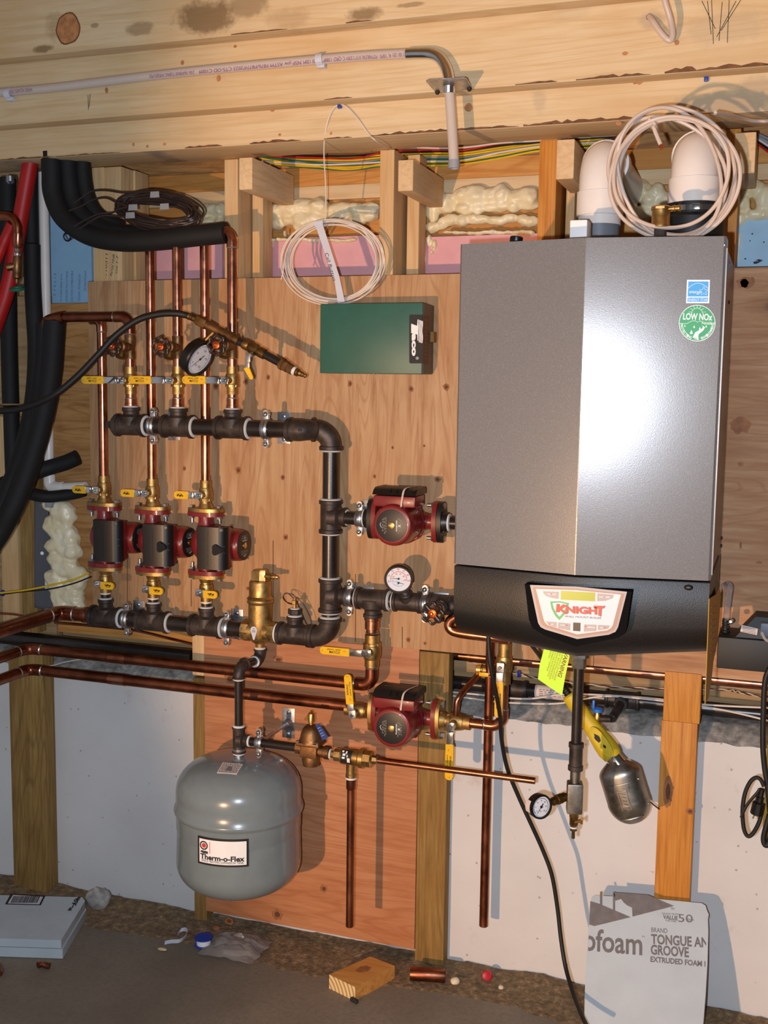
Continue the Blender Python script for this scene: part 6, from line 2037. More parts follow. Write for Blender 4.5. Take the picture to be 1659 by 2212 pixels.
# ------------------------------------------------------------------ work lamp hanging on its cord
YW = -.135
wl_ = root('work_lamp', 'yellow handled work lamp with a steel shield hanging behind the gas pipe', 'lamp', P(1300, 1640, YW))
def wp(px, py, d=0.0): return P(px, py, YW + d)
h0, h1 = wp(1228, 1500), wp(1324, 1634)
ax = (h1 - h0).normalized(); side = ax.cross(V(0, -1, 0)).normalized()
q = MB()
L_ = (h1 - h0).length
q.lathe([(.012, 0), (.0175, .004), (.0185, L_ * .15), (.0178, L_ * .4), (.0205, L_ * .6), (.0245, L_ * .78), (.0255, L_ * .9), (.0215, L_)], mat4(h0, ax, side), 24, sy=.85)
q.wpart('handle', M['ygrip'], wl_)
q = MB(); c_ = h0 + ax * L_ * .74 - V(0, .021, 0) - side * .004
pts = []
for i in range(28):
    a = 2 * PI * i / 28
    pts.append(c_ + ax * (.040 * math.copysign(abs(math.cos(a)) ** .8, math.cos(a))) + side * (.0135 * math.sin(a)))
q.poly(pts, (0, .010, 0)); q.wpart('outlet_boss', M['ygrip'], wl_)
for k, (u, w_) in enumerate(((-.012, .006), (.012, .0))):
    pts = [c_ + V(0, -.0006, 0) + ax * (u + (.010 if k == 0 else .0045) * math.cos(2 * PI * i / 12) * (1 + .3 * math.sin(i * 2.3))) + side * (w_ * .4 + (.006 if k == 0 else .003) * math.sin(2 * PI * i / 12)) for i in range(12)]
    MB().poly(pts, (0, .0005, 0)).wpart('scuff' if k == 0 else 'outlet_slot', M['ink'], wl_)
q = MB(); q.lathe([(.0075, -.036), (.0085, -.034), (.0085, .004)], mat4(h0, ax), 14)
for i in range(6): q.torus(mat4(h0 - ax * (.030 - i * .0055), ax), .0085, .0014, 14, 6)
q.wpart('strain_relief', M['rubber'], wl_)
q = MB(); q.lathe([(.019, 0), (.0195, .018), (.021, .024)], mat4(h1 - ax * .004, ax), 24); q.wpart('lamp_socket', M['chrome'], wl_)
# shield: half capsule of sheet steel, hollow side to the wall
s0 = h1 + ax * .012; s1 = wp(1372, 1778)
Ls = (s1 - s0).length; axs = (s1 - s0).normalized(); sds = axs.cross(V(0, -1, 0)).normalized(); bk_ = axs.cross(sds).normalized()
if bk_.y < 0: bk_ = -bk_
def shield(u, v_):
    t = v_ * Ls
    if t < .03: w_ = .020 + (.048 - .020) * math.sin(PI / 2 * t / .03)
    elif t > Ls - .052: w_ = .048 * math.sqrt(max(0.0, 1 - ((t - (Ls - .052)) / .052) ** 2)) + .0006
    else: w_ = .048
    a = PI * (u * 1.10 - .05)
    return s0 + axs * t + sds * (w_ * math.cos(a)) - bk_ * (w_ * .78 * math.sin(a))
q = MB(); q.grid(shield, 28, 40)
o = q.wpart('shield', M['shield'], wl_, angle=60)
sm_ = o.modifiers.new('thickness', 'SOLIDIFY'); sm_.thickness = .0012
fs = lambda u, v_: shield(u, v_) - bk_ * .0009
for v_ in (.30, .86):
    q = MB(); q.tube([fs(.3 + .45 * i / 10, v_) for i in range(11)], .0013, 6); q.wpart('shield_rib', M['shield'], wl_)
q = MB()
q.tube([fs(.44, .40), fs(.44, .70), fs(.56, .70), fs(.56, .40)], .0012, 6, closed=True)
for i in range(5): q.tube([fs(.47 + .02 * (i % 2), .44 + i * .055), fs(.53, .46 + i * .055)], .0014, 6)
q.wpart('shield_stamping', M['shield'], wl_)
for u, v_ in ((.80, .30), (.86, .72)):
    MB().ball(fs(u, v_), .0030, seg=10).wpart('rivet', M['chrome'], wl_)
q = MB(); q.tube(smooth([fs(.93, .72), wp(1393, 1725), wp(1405, 1733, .02), wp(1424, 1748, .06)], 5), .0016, 6); q.wpart('hook', M['ink'], wl_)
q = MB(); q.lathe([(.015, 0), (.024, .03), (.028, .055), (.020, .08), (.002, .088)], mat4(h1 + ax * .018, axs), 20); q.wpart('bulb', M['white'], wl_)
# its cord up under the boiler
q = MB(); q.tube(smooth([wp(1228 - 17, 1477, 0), wp(1198, 1456, -.03), P(1172, 1425, -.2), P(1150, 1396, -.27), P(1130, 1368, -.3)], 6), .0042, 10)
q.thing('lamp_cord', M['rubber'], 'short black cord from under the boiler to the yellow work lamp', 'cord')
# long black power cord to the floor
cp = [(1055, 1372, -.28), (1056, 1400, -.28), (1060, 1440, -.28), (1070, 1490, -.26), (1080, 1545, -.22), (1084, 1600, -.18), (1096, 1660, -.15), (1120, 1720, -.13), (1145, 1775, -.12), (1172, 1835, -.11), (1192, 1890, -.11), (1204, 1960, -.11), (1212, 2030, -.12), (1222, 2090, -.14), (1238, 2145, -.19), (1258, 2196, -.26), (1275, 2230, -.31)]
q = MB(); q.tube(smooth([P(a, b, c) for a, b, c in cp], 6), .0050, 12)
q.thing('power_cord', M['rubber'], 'long black power cord dropping from the boiler to the floor', 'cord')

# ------------------------------------------------------------------ green control box
YX = -.090
gL, gR = P(691, 730, YX).x, (P(913, 650, YX).x + P(911, 807, YX).x) / 2
gB, gT = P(800, 807, YX).z, P(800, 655, YX).z
gbx = root('control_box', 'dark green metal control box with a black label on its right edge', 'control box', ((gL + gR) / 2, -.045, gB))
mb = MB(); bb(mb, gL, gR, YX, -.002, gB, gT, bev=.0025); mb.wpart('cover', M['green'], gbx)
mb = MB(); bb(mb, gR - .004, gR + .0012, YX + .006, -.002, gB + .002, gT - .002); mb.wpart('side', M['darkgrey'], gbx)
for px, py in ((800, 650), (808, 809)):
    p = P(px, py, -.05); z_ = gT if py < 700 else gB
    MB().lathe([(.004, 0), (.004, .002), (.002, .003)], mat4((p.x, -.05, z_ - (.001 if py < 700 else -.001)), (0, 0, 1 if py < 700 else -1)), 10).wpart('screw', M['zinc'], gbx)
FG = Face((0, YX, 0), (0, -1, 0), .0003)
rr = lambda x0, y0, x1, y1, r: [(x0 + r, y0), (x1, y0), (x1, y1), (x0 + r, y1), (x0 + r * .3, y1 - r * .3), (x0, y1 - r), (x0, y0 + r), (x0 + r * .3, y0 + r * .3)]
mb = MB(); FG.poly(mb, rr(884, 679.5, 912.5, 785, 3), .0003); mb.wpart('label', M['ink'], gbx)
mb = MB()
zg2 = lambda a, b: (860 + a / 8.295, 630 + b / 8.295)
FG.poly(mb, [zg2(*p) for p in ((234, 574), (340, 612), (350, 500), (366, 498), (366, 606), (358, 700), (366, 790), (362, 880), (348, 876), (344, 770), (234, 742))], .0008)
for k in range(3):
    x0 = 374 + k * 24
    L_ = [(x0 + 6 * math.sin(i * .9 + .4), 510 + k * 8 + i * 36) for i in range(12)]
    Rr = [(x + 16, y) for x, y in L_]
    FG.poly(mb, [zg2(*p) for p in L_ + Rr[::-1]], .0008)
FG.text(mb, 'aco', *zg2(288, 752), *zg2(288, 1156), 11.5, .0006, offset=.0009)
FG.text(mb, '\u00ae', *zg2(338, 1168), *zg2(338, 1218), 6.5, .0006)
mb.wpart('label_print', M['white'], gbx)
M['labelbrown'] = plain('brown_label', (88, 56, 44), .5)
mb = MB(); mb.poly([(gR + .0014, YX + .001, P(912, 681, YX).z), (gR + .0014, YX + .048, P(912, 681, YX).z), (gR + .0014, YX + .048, P(912, 785, YX).z), (gR + .0014, YX + .001, P(912, 785, YX).z)], (.0006, 0, 0)); mb.wpart('side_label', M['labelbrown'], gbx)
mb = MB(); r_ = random.Random(2)
for i in range(11):
    z_ = P(912, 690 + i * 8.4, YX).z
    mb.box((gR + .0021, YX + .022 + r_.uniform(-.004, .004), z_), (.0004, r_.uniform(.010, .024), .004))
mb.wpart('side_print', M['darkgrey'], gbx)
p = P(931, 730, -.008); mb = MB(); bb(mb, gR + .001, gR + .010, -.03, -.004, p.z - .011, p.z + .014, bev=.001); mb.wpart('knockout_tab', M['treated'], gbx)

# ------------------------------------------------------------------ charging hose with the big tilted gauge
yh0 = -.165
hp_ = [(-420, 960, -.42), (-200, 910, -.36), (-25, 886, -.30), (0, 888, -.30), (40, 884, -.29), (85, 870, -.28), (125, 848, -.27), (170, 810, -.25), (212, 766, -.23), (250, 725, -.21), (296, 692, -.19), (340, 679, -.18), (378, 677, -.172), (402, 681, yh0), (418, 687, yh0)]
hose = root('charging_hose', 'black hose arching over the risers into a chain of brass fittings', 'hose', P(420, 688, yh0))
q = MB(); q.tube(smooth([P(*a) for a in hp_], 7), .0082, 14); q.wpart('hose', M['rubber'], hose)
ch = [P(x, y, yh0) for x, y in ((408, 683), (426, 690), (446, 701), (490, 723), (516, 737), (520, 739), (573, 766), (605, 783), (633, 800), (662, 813))]
def seg(q, a, b, prof, s=16):
    d = b - a; L_ = d.length
    q.lathe([(r, t * L_) for r, t in prof], mat4(a, d), s)
q = MB(); seg(q, ch[0], ch[1], [(.0085, 0), (.0092, .05), (.0080, .2), (.0088, .35), (.0078, .5), (.0088, .65), (.0078, .8), (.0086, 1)]); q.wpart('ferrule', M['brass_dk'], hose)
q = MB(); seg(q, ch[1], ch[2], [(.013, 0), (.0135, .08), (.0135, .9), (.012, 1)], 8); q.wpart('hex_nut', M['brass_dk'], hose)
q = MB(); seg(q, ch[2], ch[4], [(.0125, 0), (.0125, .15), (.0118, .2), (.0118, .75), (.0125, .8), (.0125, 1)], 20); q.wpart('tee_body', M['bronze'], hose)
q = MB(); seg(q, ch[4] - (ch[4] - ch[3]) * .2, ch[5] + (ch[6] - ch[5]) * .25, [(.0108, 0), (.0108, 1)], 20); q.wpart('black_nipple', M['pipe'], hose)
q = MB(); seg(q, ch[5] + (ch[6] - ch[5]) * .12, ch[6], [(.0125, 0), (.013, .06), (.013, .22), (.0118, .25), (.0150, .38), (.0150, .60), (.0120, .66), (.0132, .78), (.0132, .98), (.012, 1)], 18); q.wpart('ball_valve', M['brass_dk'], hose)
q = MB(); seg(q, ch[6], ch[7], [(.0108, 0), (.0108, 1)], 18); q.wpart('black_nipple', M['pipe'], hose)
q = MB(); seg(q, ch[7], ch[8], [(.013, 0), (.0155, .08), (.0155, .28), (.0138, .32), (.0138, .62), (.0125, .64), (.0125, 1)], 8); q.wpart('coupling', M['bronze'], hose)
q = MB(); seg(q, ch[8], ch[8] + (ch[9] - ch[8]) * .2, [(.0105, 0), (.011, .4), (.0098, 1)]); q.wpart('sealant', M['dope'], hose)
q = MB(); seg(q, ch[8] + (ch[9] - ch[8]) * .18, ch[9], [(.0092, 0), (.0100, .05), (.0100, .25), (.006, .30), (.0075, .36), (.0058, .55), (.0045, .58), (.0066, .63), (.0042, .78), (.0034, .8), (.0058, .86), (.0035, 1)]); q.wpart('barb', M['brass_dk'], hose)
va = P(546, 760, yh0)
q = MB(); q.cyl(va, P(538, 768, yh0 - .022), .0065, 12); q.box(P(536, 774, yh0 - .022), (.012, .004, .018), bev=.001); q.wpart('valve_stem', M['zinc'], hose)
q = MB(); a_, b_ = P(531, 794, yh0 - .022), P(543, 817, yh0 - .018)
d_ = (b_ - a_).normalized(); s_ = d_.cross(V(0, -1, 0)).normalized()
q.poly([a_ - s_ * .008, b_ - s_ * .005, b_ + d_ * .004, b_ + s_ * .005, a_ + s_ * .006], (0, .004, 0)); q.wpart('valve_handle', M['yellow'], hose)
q = MB(); q.box(P(535, 784, yh0 - .021), (.010, .003, .022), bev=.001); q.wpart('valve_lever', M['zinc'], hose)
gn = (fwd * -.38 + (right * .82 + down * .57) * .925).normalized()
gcn = P(432, 776, -.178)
upv = (down * -.82 + right * .57)
gauge(gcn, gn, 'big black rimmed gauge hanging tilted off the hose fittings', R=.0465, style=2, up=upv, depth=.026)
q = MB(); q.cyl(gcn - gn * .028, (ch[2] + ch[3]) / 2, .007, 12); q.thing('gauge_nipple', M['brass_dk'], 'brass stem joining the tilted gauge to the hose fittings', 'nipple')

# ------------------------------------------------------------------ coil of thin white wire
coil = root('wire_coil', 'coil of thin white wire bound by a white tape strip above the green box', 'wire coil', P(720, 650, -.03))
rnd = random.Random(5)
for k in range(10):
    cx, cy = 716 + rnd.uniform(-2, 6) + (k % 3) * 3, 564 + rnd.uniform(-3, 3)
    rx, ry = 92 + k * 1.8 + rnd.uniform(-3, 5), 79 + k * 1.2 + rnd.uniform(-2, 3)
    pts = []
    for i in range(14):
        a = 2 * PI * i / 14
        wob = 1 + .035 * math.sin(2 * a + k * 1.3) * (1 if math.cos(a) > 0 else .35)
        pts.append(P(cx + rx * wob * math.cos(a), cy + ry * math.sin(a), -.026 - .0022 * k + .004 * math.sin(3 * a + k)))
    MB().tube(smooth(pts, 6, closed=True), .0016, 6, closed=True).wpart('wire_loop', M['wire_white'], coil)
MB().tube(smooth([P(x, y, -.05) for x, y in ((618, 545), (613, 572), (611, 590), (607, 604))], 5), .0016, 6).wpart('wire_end', M['wire_white'], coil)
FT = Face(P(715, 565, -.058), V(0, -1, 0), 0)
mb = MB(); FT.poly(mb, [(681, 486), (696, 481), (733, 597), (745, 652), (730, 655), (723, 610)], 0, .0006); mb.wpart('tape_strip', M['tape'], coil)
mb = MB(); FT.poly(mb, [(678, 479), (697, 476), (698, 487), (681, 491)], -.001, .0006); mb.wpart('tape_fold', M['tape'], coil)
mb = MB(); FT.text(mb, 'Call Button', 704.5, 546, 722.5, 606, 8, .0006, shear=.15); mb.wpart('handwriting', M['ink'], coil)
sl = [(702, 477, -.045), (704, 440, -.05), (703, 390, -.07), (700, 340, -.10), (701, 300, -.125), (708, 262, -.136), (720, 235, -.138), (735, 226, -.138), (752, 234, -.138), (775, 260, -.137), (795, 288, -.134), (812, 304, -.132), (835, 318, -.05), (850, 324, .03)]
q = MB(); q.tube(smooth([P(*a) for a in sl], 7), .0016, 6); q.wpart('wire_lead', M['wire_white'], coil)
def staple(px, py, y, label):
    p = P(px, py, y)
    q = MB(); q.box(p + V(0, -.004, 0), (.009, .008, .017), bev=.0015); q.box(p + V(0, -.009, 0), (.005, .003, .015), bev=.001)
    q.thing('cable_staple', M['blueclip'], label, 'cable staple')
staple(735, 227, -.133, 'blue cable staple holding the white wire on the lowest joist')
staple(1526, 168, -.133, 'lone blue cable staple on the lowest joist above the flue pipes')
staple(1122, 1455, .06, 'blue cable staple on the sill behind the boiler valves')
staple(7, 1281, -.02, 'blue cable staple at the far left edge')

# ------------------------------------------------------------------ translucent water pipe on the middle joist
yp = -.183 - .013
px_pts = [(-30, 203), (0, 200), (120, 189), (300, 167), (480, 148), (690, 129), (790, 121), (882, 116)]
zpx_ = [P(a, b, yp) for a, b in px_pts]
pex = root('water_pipe', 'translucent plastic water pipe with purple print along the middle joist', 'pipe', zpx_[4])
q = MB(); q.tube(smooth(zpx_, 6), .0110, 16); q.wpart('tube', M['pex'], pex)
q = MB()
for tx, x0, y0, x1, y1 in (('WIRSBO AQUAPEX 2PEX', 20, 198, 70, 193), ('2106 106A98A00 TUBING WIRSBO-PEX', 322, 165, 420, 156), ('NSF-pw ASTM F876/F877/F2023 CTS-OD C1009', 430, 155, 650, 135), ('C-QRD 1388P 130PSI 120M', 655, 134, 745, 126), ('AL 130PSI - POTABLE/AL 0137 S SDR9', 748, 126, 845, 120), ('PEX 1006 1/2EN', 848, 119, 878, 117)):
    a, b = P(x0, y0, yp - .0113), P(x1, y1, yp - .0113)
    text_into(q, tx, TM((a + b) / 2, a - b, V(0, -1, 0)), .012, width=(b - a).length)
q.wpart('print', M['purple'], pex)
for px, py, lab in ((692, 129, 'white clip on the water pipe below the mould stain'), (20, 202, 'white clip on the water pipe at the far left')):
    p = P(px, py, yp)
    q = MB(); q.lathe([(.0115, -.008), (.0145, -.008), (.0145, .008), (.0115, .008)], mat4(p, (1, 0, .05)), 20, cap0=False, cap1=False); q.box(p + V(.002, .004, -.013), (.018, .016, .010), bev=.002)
    q.thing('pipe_clip', M['tape'], lab, 'clip', 'white pipe clips')
bend = root('pipe_bend', 'shiny steel bend and bracket plate turning the water pipe down', 'bracket', P(968, 180, yp))
bz = [(880, 116), (905, 115), (930, 116), (948, 124), (961, 142), (968, 162), (970, 180)]
q = MB(); q.tube(smooth([P(a, b, yp - .004 * i) for i, (a, b) in enumerate(bz)], 6), .0128, 20); q.wpart('bend', M['chrome'], bend)
yq = yp - .024
pc = P(970, 184, yq)
q = MB()
zpl = P(970, 188, yq).z
fp = [PZ(a, b, zpl) for a, b in ((920, 176), (925, 173), (1003, 169), (1008, 171), (1019, 189), (1019, 193), (948, 199), (938, 197))]
q.poly(fp, (0, 0, .0022)); q.wpart('plate', M['zinc'], bend)
q = MB(); q.lathe([(.0150, .012), (.0150, -.004), (.0138, -.006), (.0138, -.016), (.0128, -.018)], Matrix.Translation(pc), 22); q.wpart('sleeve', M['chrome'], bend)
for a, b in ((945, 198), (1014, 191)):
    p = PZ(a, b, zpl); q = MB(); q.lathe([(.006, 0), (.005, -.003), (.003, -.006)], Matrix.Translation(p), 10); q.wpart('screw', M['ink'], bend)
q = MB(); q.tube(smooth([P(a, b, yq) for a, b in ((971, 195), (974, 240), (978, 300), (981, 352))], 6), .0112, 18)
q.thing('water_pipe', M['pex'], 'short translucent pipe hanging straight down from the steel bend', 'pipe')
q = MB(); q.lathe([(.0128, 0), (.0128, -.017), (.0105, -.018), (.0105, -.010)], Matrix.Translation(P(981, 346, yq)), 20)
q.thing('grey_sleeve', M['wire_grey'], 'grey sleeve at the lower end of the hanging translucent pipe', 'cap')
# cable loop nailed to the middle joist at the upper right
q = MB(); q.tube(smooth([P(1403, 36, -.184), P(1412, 48, -.20), P(1424, 66, -.205), P(1440, 84, -.205), P(1450, 86, -.205), P(1453, 70, -.215), P(1448, 40, -.235), P(1436, 0, -.245), P(1428, -40, -.25)], 6), [.0062] * 49, 10)
q.thing('cable', M['cable'], 'grey cable bent out of a hole in the middle joist at the upper right', 'cable')
decals([(1403, 36, yB, 7, 7, .1)], 'hole', 'barkm', JO[1], t=.0016)
decals([(1462, 92, yB, 5, 5, .1)], 'knot', 'knot', JO[1])

# ------------------------------------------------------------------ wires behind the studs under the joist
cols = [('yellow', 'wire_yellow'), ('green', 'wire_green'), ('white', 'wire_white'), ('red', 'wire_red'), ('black', 'wire_black'), ('grey', 'wire_grey')]
rnd = random.Random(31)
wl = [('white', 'wire_white', 330, 322, 318, 306), ('upper yellow', 'wire_yellow', 343, 340, 330, 312), ('red', 'wire_red', 341, 341, 322, 303), ('second yellow', 'wire_yellow', 346, 345, 336, 314), ('grey', 'wire_grey', 350, 350, 340, 318), ('upper green', 'wire_green', 344, 352, 344, 324), ('pale', 'wire_white', 352, 356, 346, 320), ('lower yellow', 'wire_yellow', 345, 362, 350, 322), ('lower green', 'wire_green', 347, 366, 352, 328), ('dark lower', 'wire_black', 340, 338, 326, 310), ('lowest yellow', 'wire_yellow', 349, 362, 356, 330)]
for nm, mt, y0, y1, y2, y3 in wl:
    yy = rnd.uniform(.155, .178)
    pts = [P(x, y - 2 + rnd.uniform(-1.5, 1.5), yy) for x, y in ((560, y0 - 2), (600, (y0 + y1) / 2 + rnd.uniform(-3, 3)), (690, y1 + 1), (760, y1 + 2 + rnd.uniform(-2, 3)), (835, (y1 + y2) / 2), (930, y2 + 3), (1000, y2 + rnd.uniform(-1, 4)), (1080, (y2 + y3) / 2), (1158, y3), (1230, y3 - 6), (1330, y3 - 12))]
    q = MB(); q.tube(smooth(pts, 5), .0024, 6)
    q.thing('wire', M[mt], f'{nm} wire of the bundle running behind the studs under the lowest joist', 'wire', 'wires behind the studs')
for i, (mt, dy, nm) in enumerate((('wire_grey', 0, 'top grey'), ('wire_grey', 6, 'second grey'), ('wire_white', 12, 'pale'), ('wire_black', 17, 'dark'), ('wire_red', 22, 'reddish'))):
    q = MB(); q.tube(smooth([P(1615, 284 + dy * .5, .17), P(1640, 291 + dy, .16), P(1670, 304 + dy * 1.4, .15), P(1700, 312 + dy * 1.5, .15)], 5), .0030, 6)
    q.thing('wire', M[mt], f'{nm} wire of the small bundle at the upper right edge', 'wire', 'wires at the upper right edge')
# white wire pair and red-white twist along the ledge
for nm, y0, pts in (('upper', .09, [(965, 1494), (1050, 1502), (1100, 1508), (1150, 1509), (1215, 1500), (1270, 1500), (1400, 1508), (1520, 1522), (1660, 1529)]), ('lower', .085, [(965, 1501), (1040, 1512), (1100, 1518), (1200, 1520), (1260, 1510), (1320, 1504), (1430, 1514), (1540, 1530), (1600, 1542), (1660, 1557)])):
    q = MB(); q.tube(smooth([P(a, b, y0) for a, b in pts], 6), .0025, 6)
    q.thing('wire', M['wire_white'], f'{nm} of the two thin white wires along the concrete ledge', 'wire')
q = MB(); q2 = MB()
tw = smooth([P(a, b, .118) for a, b in ((1000, 1424), (1060, 1440), (1120, 1456), (1180, 1468), (1300, 1482), (1420, 1488), (1560, 1490), (1600, 1496), (1660, 1508))], 16)
for s, qq in ((0, q), (PI, q2)):
    qq.tube([p + V(0, .0016 * math.cos(i * .9 + s), .0016 * math.sin(i * .9 + s)) for i, p in enumerate(tw)], .0016, 6)
rt = root('twisted_wire', 'twisted reddish and pale wire along the sill behind the gas pipe', 'wire', tw[60])
q.wpart('red_strand', M['copper_dk'], rt); q2.wpart('pale_strand', M['cable'], rt)
q = MB(); q.tube(smooth([P(a, b, .03) for a, b in ((38, 1412), (60, 1425), (85, 1436), (110, 1438), (140, 1430), (175, 1424))], 6), .0018, 6)
q.thing('wire', M['wire_white'], 'thin white wire drooping between the two long copper pipes at the left', 'wire')
q = MB(); q.tube(smooth([P(a, b, -.062) for a, b in ((-20, 1284), (2, 1281), (60, 1274), (120, 1262), (160, 1252), (192, 1237))], 6), .0027, 8)
q.thing('wire', M['wire_yellow'], 'yellow wire strung from the left edge to the leftmost pump', 'wire')
q = MB(); q.tube(smooth([P(a, b, -.058) for a, b in ((-20, 1286), (2, 1284), (50, 1278), (110, 1272), (160, 1260), (196, 1246))], 6), .0021, 8)
q.thing('wire', M['wire_black'], 'thin black wire strung just under the yellow one at the left', 'wire')

# ------------------------------------------------------------------ far left: insulated tubes, red hoses, white pipe
def ins(name, pts, r, mat, label, cat='pipe', group=None, seg=18):
    q = MB(); q.tube(smooth([P(*a) for a in pts], 7), r, seg)
    return q.thing(name, M[mat], label, cat, group)
ytu = YU
ins('insulated_pipe', [(110, 330, ytu), (112, 372, ytu), (115, 420, ytu), (138, 470, ytu), (190, 507, ytu), (260, 521, ytu), (340, 519, ytu), (420, 510, ytu), (489, 503, ytu)], .0262, 'insul', 'big black insulated tube bending down and right over the copper risers')
ins('insulated_pipe', [(146, 330, ytu + .03), (148, 380, ytu + .03), (160, 440, ytu + .03), (195, 482, ytu + .03), (250, 505, ytu + .03), (330, 508, ytu + .04)], .026, 'insul', 'second black insulated tube nested inside the big bend')
ins('insulated_pipe', [(178, 330, ytu + .05), (180, 380, ytu + .05), (190, 430, ytu + .05), (214, 468, ytu + .05), (262, 492, ytu + .06)], .022, 'insul', 'third black insulated tube, innermost of the big bend')
q = MB(); q.torus(mat4(P(145, 512, ytu - .01), (1, -.4, .1)), .010, .0022, 20, 6); q.thing('wire_tie', M['wire_black'], 'small wire tie loop under the big insulated bend', 'tie')
ins('insulated_pipe', [(66, 360, -.04), (66, 420, -.04), (67, 480, -.04), (68, 526, -.04)], .0200, 'insul', 'upper black insulated pipe just left of the white plastic pipe')
ins('insulated_pipe', [(69, 528, -.04), (70, 600, -.04), (74, 680, -.05), (78, 760, -.06), (72, 860, -.09), (52, 960, -.14), (20, 1050, -.20), (-25, 1150, -.26), (-160, 1340, -.34)], .0225, 'insul', 'black insulated pipe running down past the white plastic pipe and off left')
ins('insulated_pipe', [(118, 692, -.10), (115, 740, -.10), (108, 820, -.11), (88, 920, -.14), (58, 1020, -.18), (20, 1110, -.23), (-38, 1200, -.30), (-190, 1380, -.38)], .0290, 'insul', 'thick black insulated pipe under the tarnished elbow, sweeping down left')
ins('insulated_pipe', [(94, 700, -.07), (92, 780, -.08), (80, 880, -.10), (60, 980, -.14)], .0200, 'insul', 'black insulated pipe squeezed between two others below the elbow')
ins('insulated_pipe', [(16, 385, .03), (17, 520, .03), (18, 640, .03), (20, 760, .03), (23, 872, .03)], .0235, 'insul', 'upright black insulated pipe at the left edge, upper length')
ins('insulated_pipe', [(24, 876, .03), (26, 950, .03), (30, 1060, .03)], .0225, 'insul', 'upright black insulated pipe at the left edge, lower length')
ins('insulated_pipe', [(168, 988, .0), (140, 1000, -.01), (100, 1012, -.03), (50, 1030, -.08), (0, 1050, -.16)], .0215, 'insul', 'black insulated pipe end pointing right behind the white plastic pipe')
ins('insulated_pipe', [(182, 1060, -.0), (150, 1068, -.01), (100, 1073, -.04), (60, 1064, -.08), (30, 1040, -.13)], .0165, 'insul', 'black insulated pipe curving under the elbow of the white plastic pipe')
ins('red_hose', [(66, 350, -.075), (57, 400, -.075), (48, 450, -.075), (36, 520, -.08), (22, 600, -.085), (2, 670, -.09), (-60, 840, -.10)], .0205, 'redpaint', 'wide red hose slanting down at the upper left', 'hose')
ins('red_hose', [(26, 484, -.10), (12, 515, -.10), (-2, 548, -.11), (-20, 590, -.12), (-90, 760, -.13)], .0145, 'redpaint', 'narrow red hose under the copper elbow at the left edge', 'hose')
xw = (P(95, 440, -.005).x + P(106, 1000, -.005).x) / 2
zw0 = P(107, 1040, -.005).z
pipe((xw, -.005, zw0 + .016), (xw, -.005, P(94, 372, -.005).z), .0133, 'pvc', 'white plastic pipe standing upright at the left', 'plastic_pipe')
we = root('plastic_elbow', 'white plastic elbow at the foot of the upright white pipe', 'fitting', (xw, -.005, zw0 - .015))
q = MB(); q.tube([V(0, 0, .034)] + [V(.014 - .014 * math.cos(PI / 2 * i / 8), 0, .014 - .014 * math.sin(PI / 2 * i / 8)) for i in range(9)] + [V(.042, 0, .0)], .0165, 20); q.part('body', M['pvc'], we)
pipe((xw + .035, -.005, zw0 - .015), (P(186, 1052, -.005).x, -.005, zw0 - .008), .0128, 'pvc', 'short white plastic pipe running right from its elbow', 'plastic_pipe')
p = P(62, 373, -.06); MB().lathe([(.012, 0), (.012, -.014), (.006, -.02)], Matrix.Translation(P(22, 381, -.02)), 14).thing('pipe_end', M['zinc'], 'shiny metal pipe end under the lowest joist at the far left', 'fitting')
lv = root('drain_cock', 'copper and brass drain assembly with a green handle at the far left', 'valve', P(38, 600, -.10))
q = MB(); q.tube(smooth([P(-160, 462, -.10), P(-25, 467, -.10), P(0, 467, -.10), P(18, 468, -.10), P(30, 474, -.10), P(37, 488, -.10), P(38, 502, -.10), P(39, 530, -.10)], 5), .0130, 18); q.wpart('copper_pipe', M['copper_dk'], lv)
q = MB(); seg(q, P(39, 505, -.10), P(38, 534, -.10), [(.0140, 0), (.0140, .8), (.011, 1)]); q.wpart('copper_sleeve', M['copper'], lv)
q = MB(); seg(q, P(38, 534, -.10), P(37, 556, -.10), [(.0075, 0), (.010, .2), (.0075, .4), (.0105, .6), (.0105, .8), (.007, 1)]); q.wpart('solder_joint', M['solder'], lv)
q = MB(); seg(q, P(37, 554, -.10), P(36, 612, -.10), [(.010, 0), (.012, .2), (.0125, .5), (.010, .62), (.011, .66), (.011, .8), (.0055, .85), (.0045, 1)]); q.cyl(P(36, 574, -.10), P(14, 578, -.115), .010, 14); q.wpart('valve_body', M['bronze'], lv)
q = MB(); q.torus(mat4(P(37, 624, -.10), (.05, -.3, 1)), .017, .0042, 22, 8); q.box(P(37, 624, -.10), (.034, .006, .004)); q.wpart('handwheel', M['wire_green'], lv)
# hanging grey film and spray foam mound
FL = Face(P(100, 1200, .0), V(.25, -1, 0), 0)
q = MB()
def film(u, v_):
    x = 74 + (96 - 74) * u + (6 + 22 * v_) * u
    y = 1082 + 236 * v_ + 12 * (u - .5) * v_
    p = FL.at(x, min(y, 1316 + 6 * u), .004 * math.sin(u * 5 + v_ * 4))
    return p
q.grid(film, 10, 22)
fo = q.thing('plastic_film', M['film'], 'hanging strip of grey plastic film with a white dot beside the foam mound', 'plastic film', angle=80)
fm = fo.modifiers.new('thickness', 'SOLIDIFY'); fm.thickness = .0008
q = MB(); q.lathe([(.005, 0), (.005, .0008)], mat4(FL.at(91, 1195, .006), FL.n), 14); q.wpart('dot', M['white'], fo)
q = MB(); FL.poly(q, [(97, 1252), (106, 1253), (106, 1275), (97, 1274)], .006); q.wpart('printed_tab', M['tape'], fo)
q = MB(); q.box(P(108, 1088, -.02), (.028, .014, .022), bev=.003); q.thing('metal_clamp', M['zinc'], 'dull zinc bracket between the insulated pipe and the foam mound', 'bracket')
r_ = random.Random(17)
bl = []
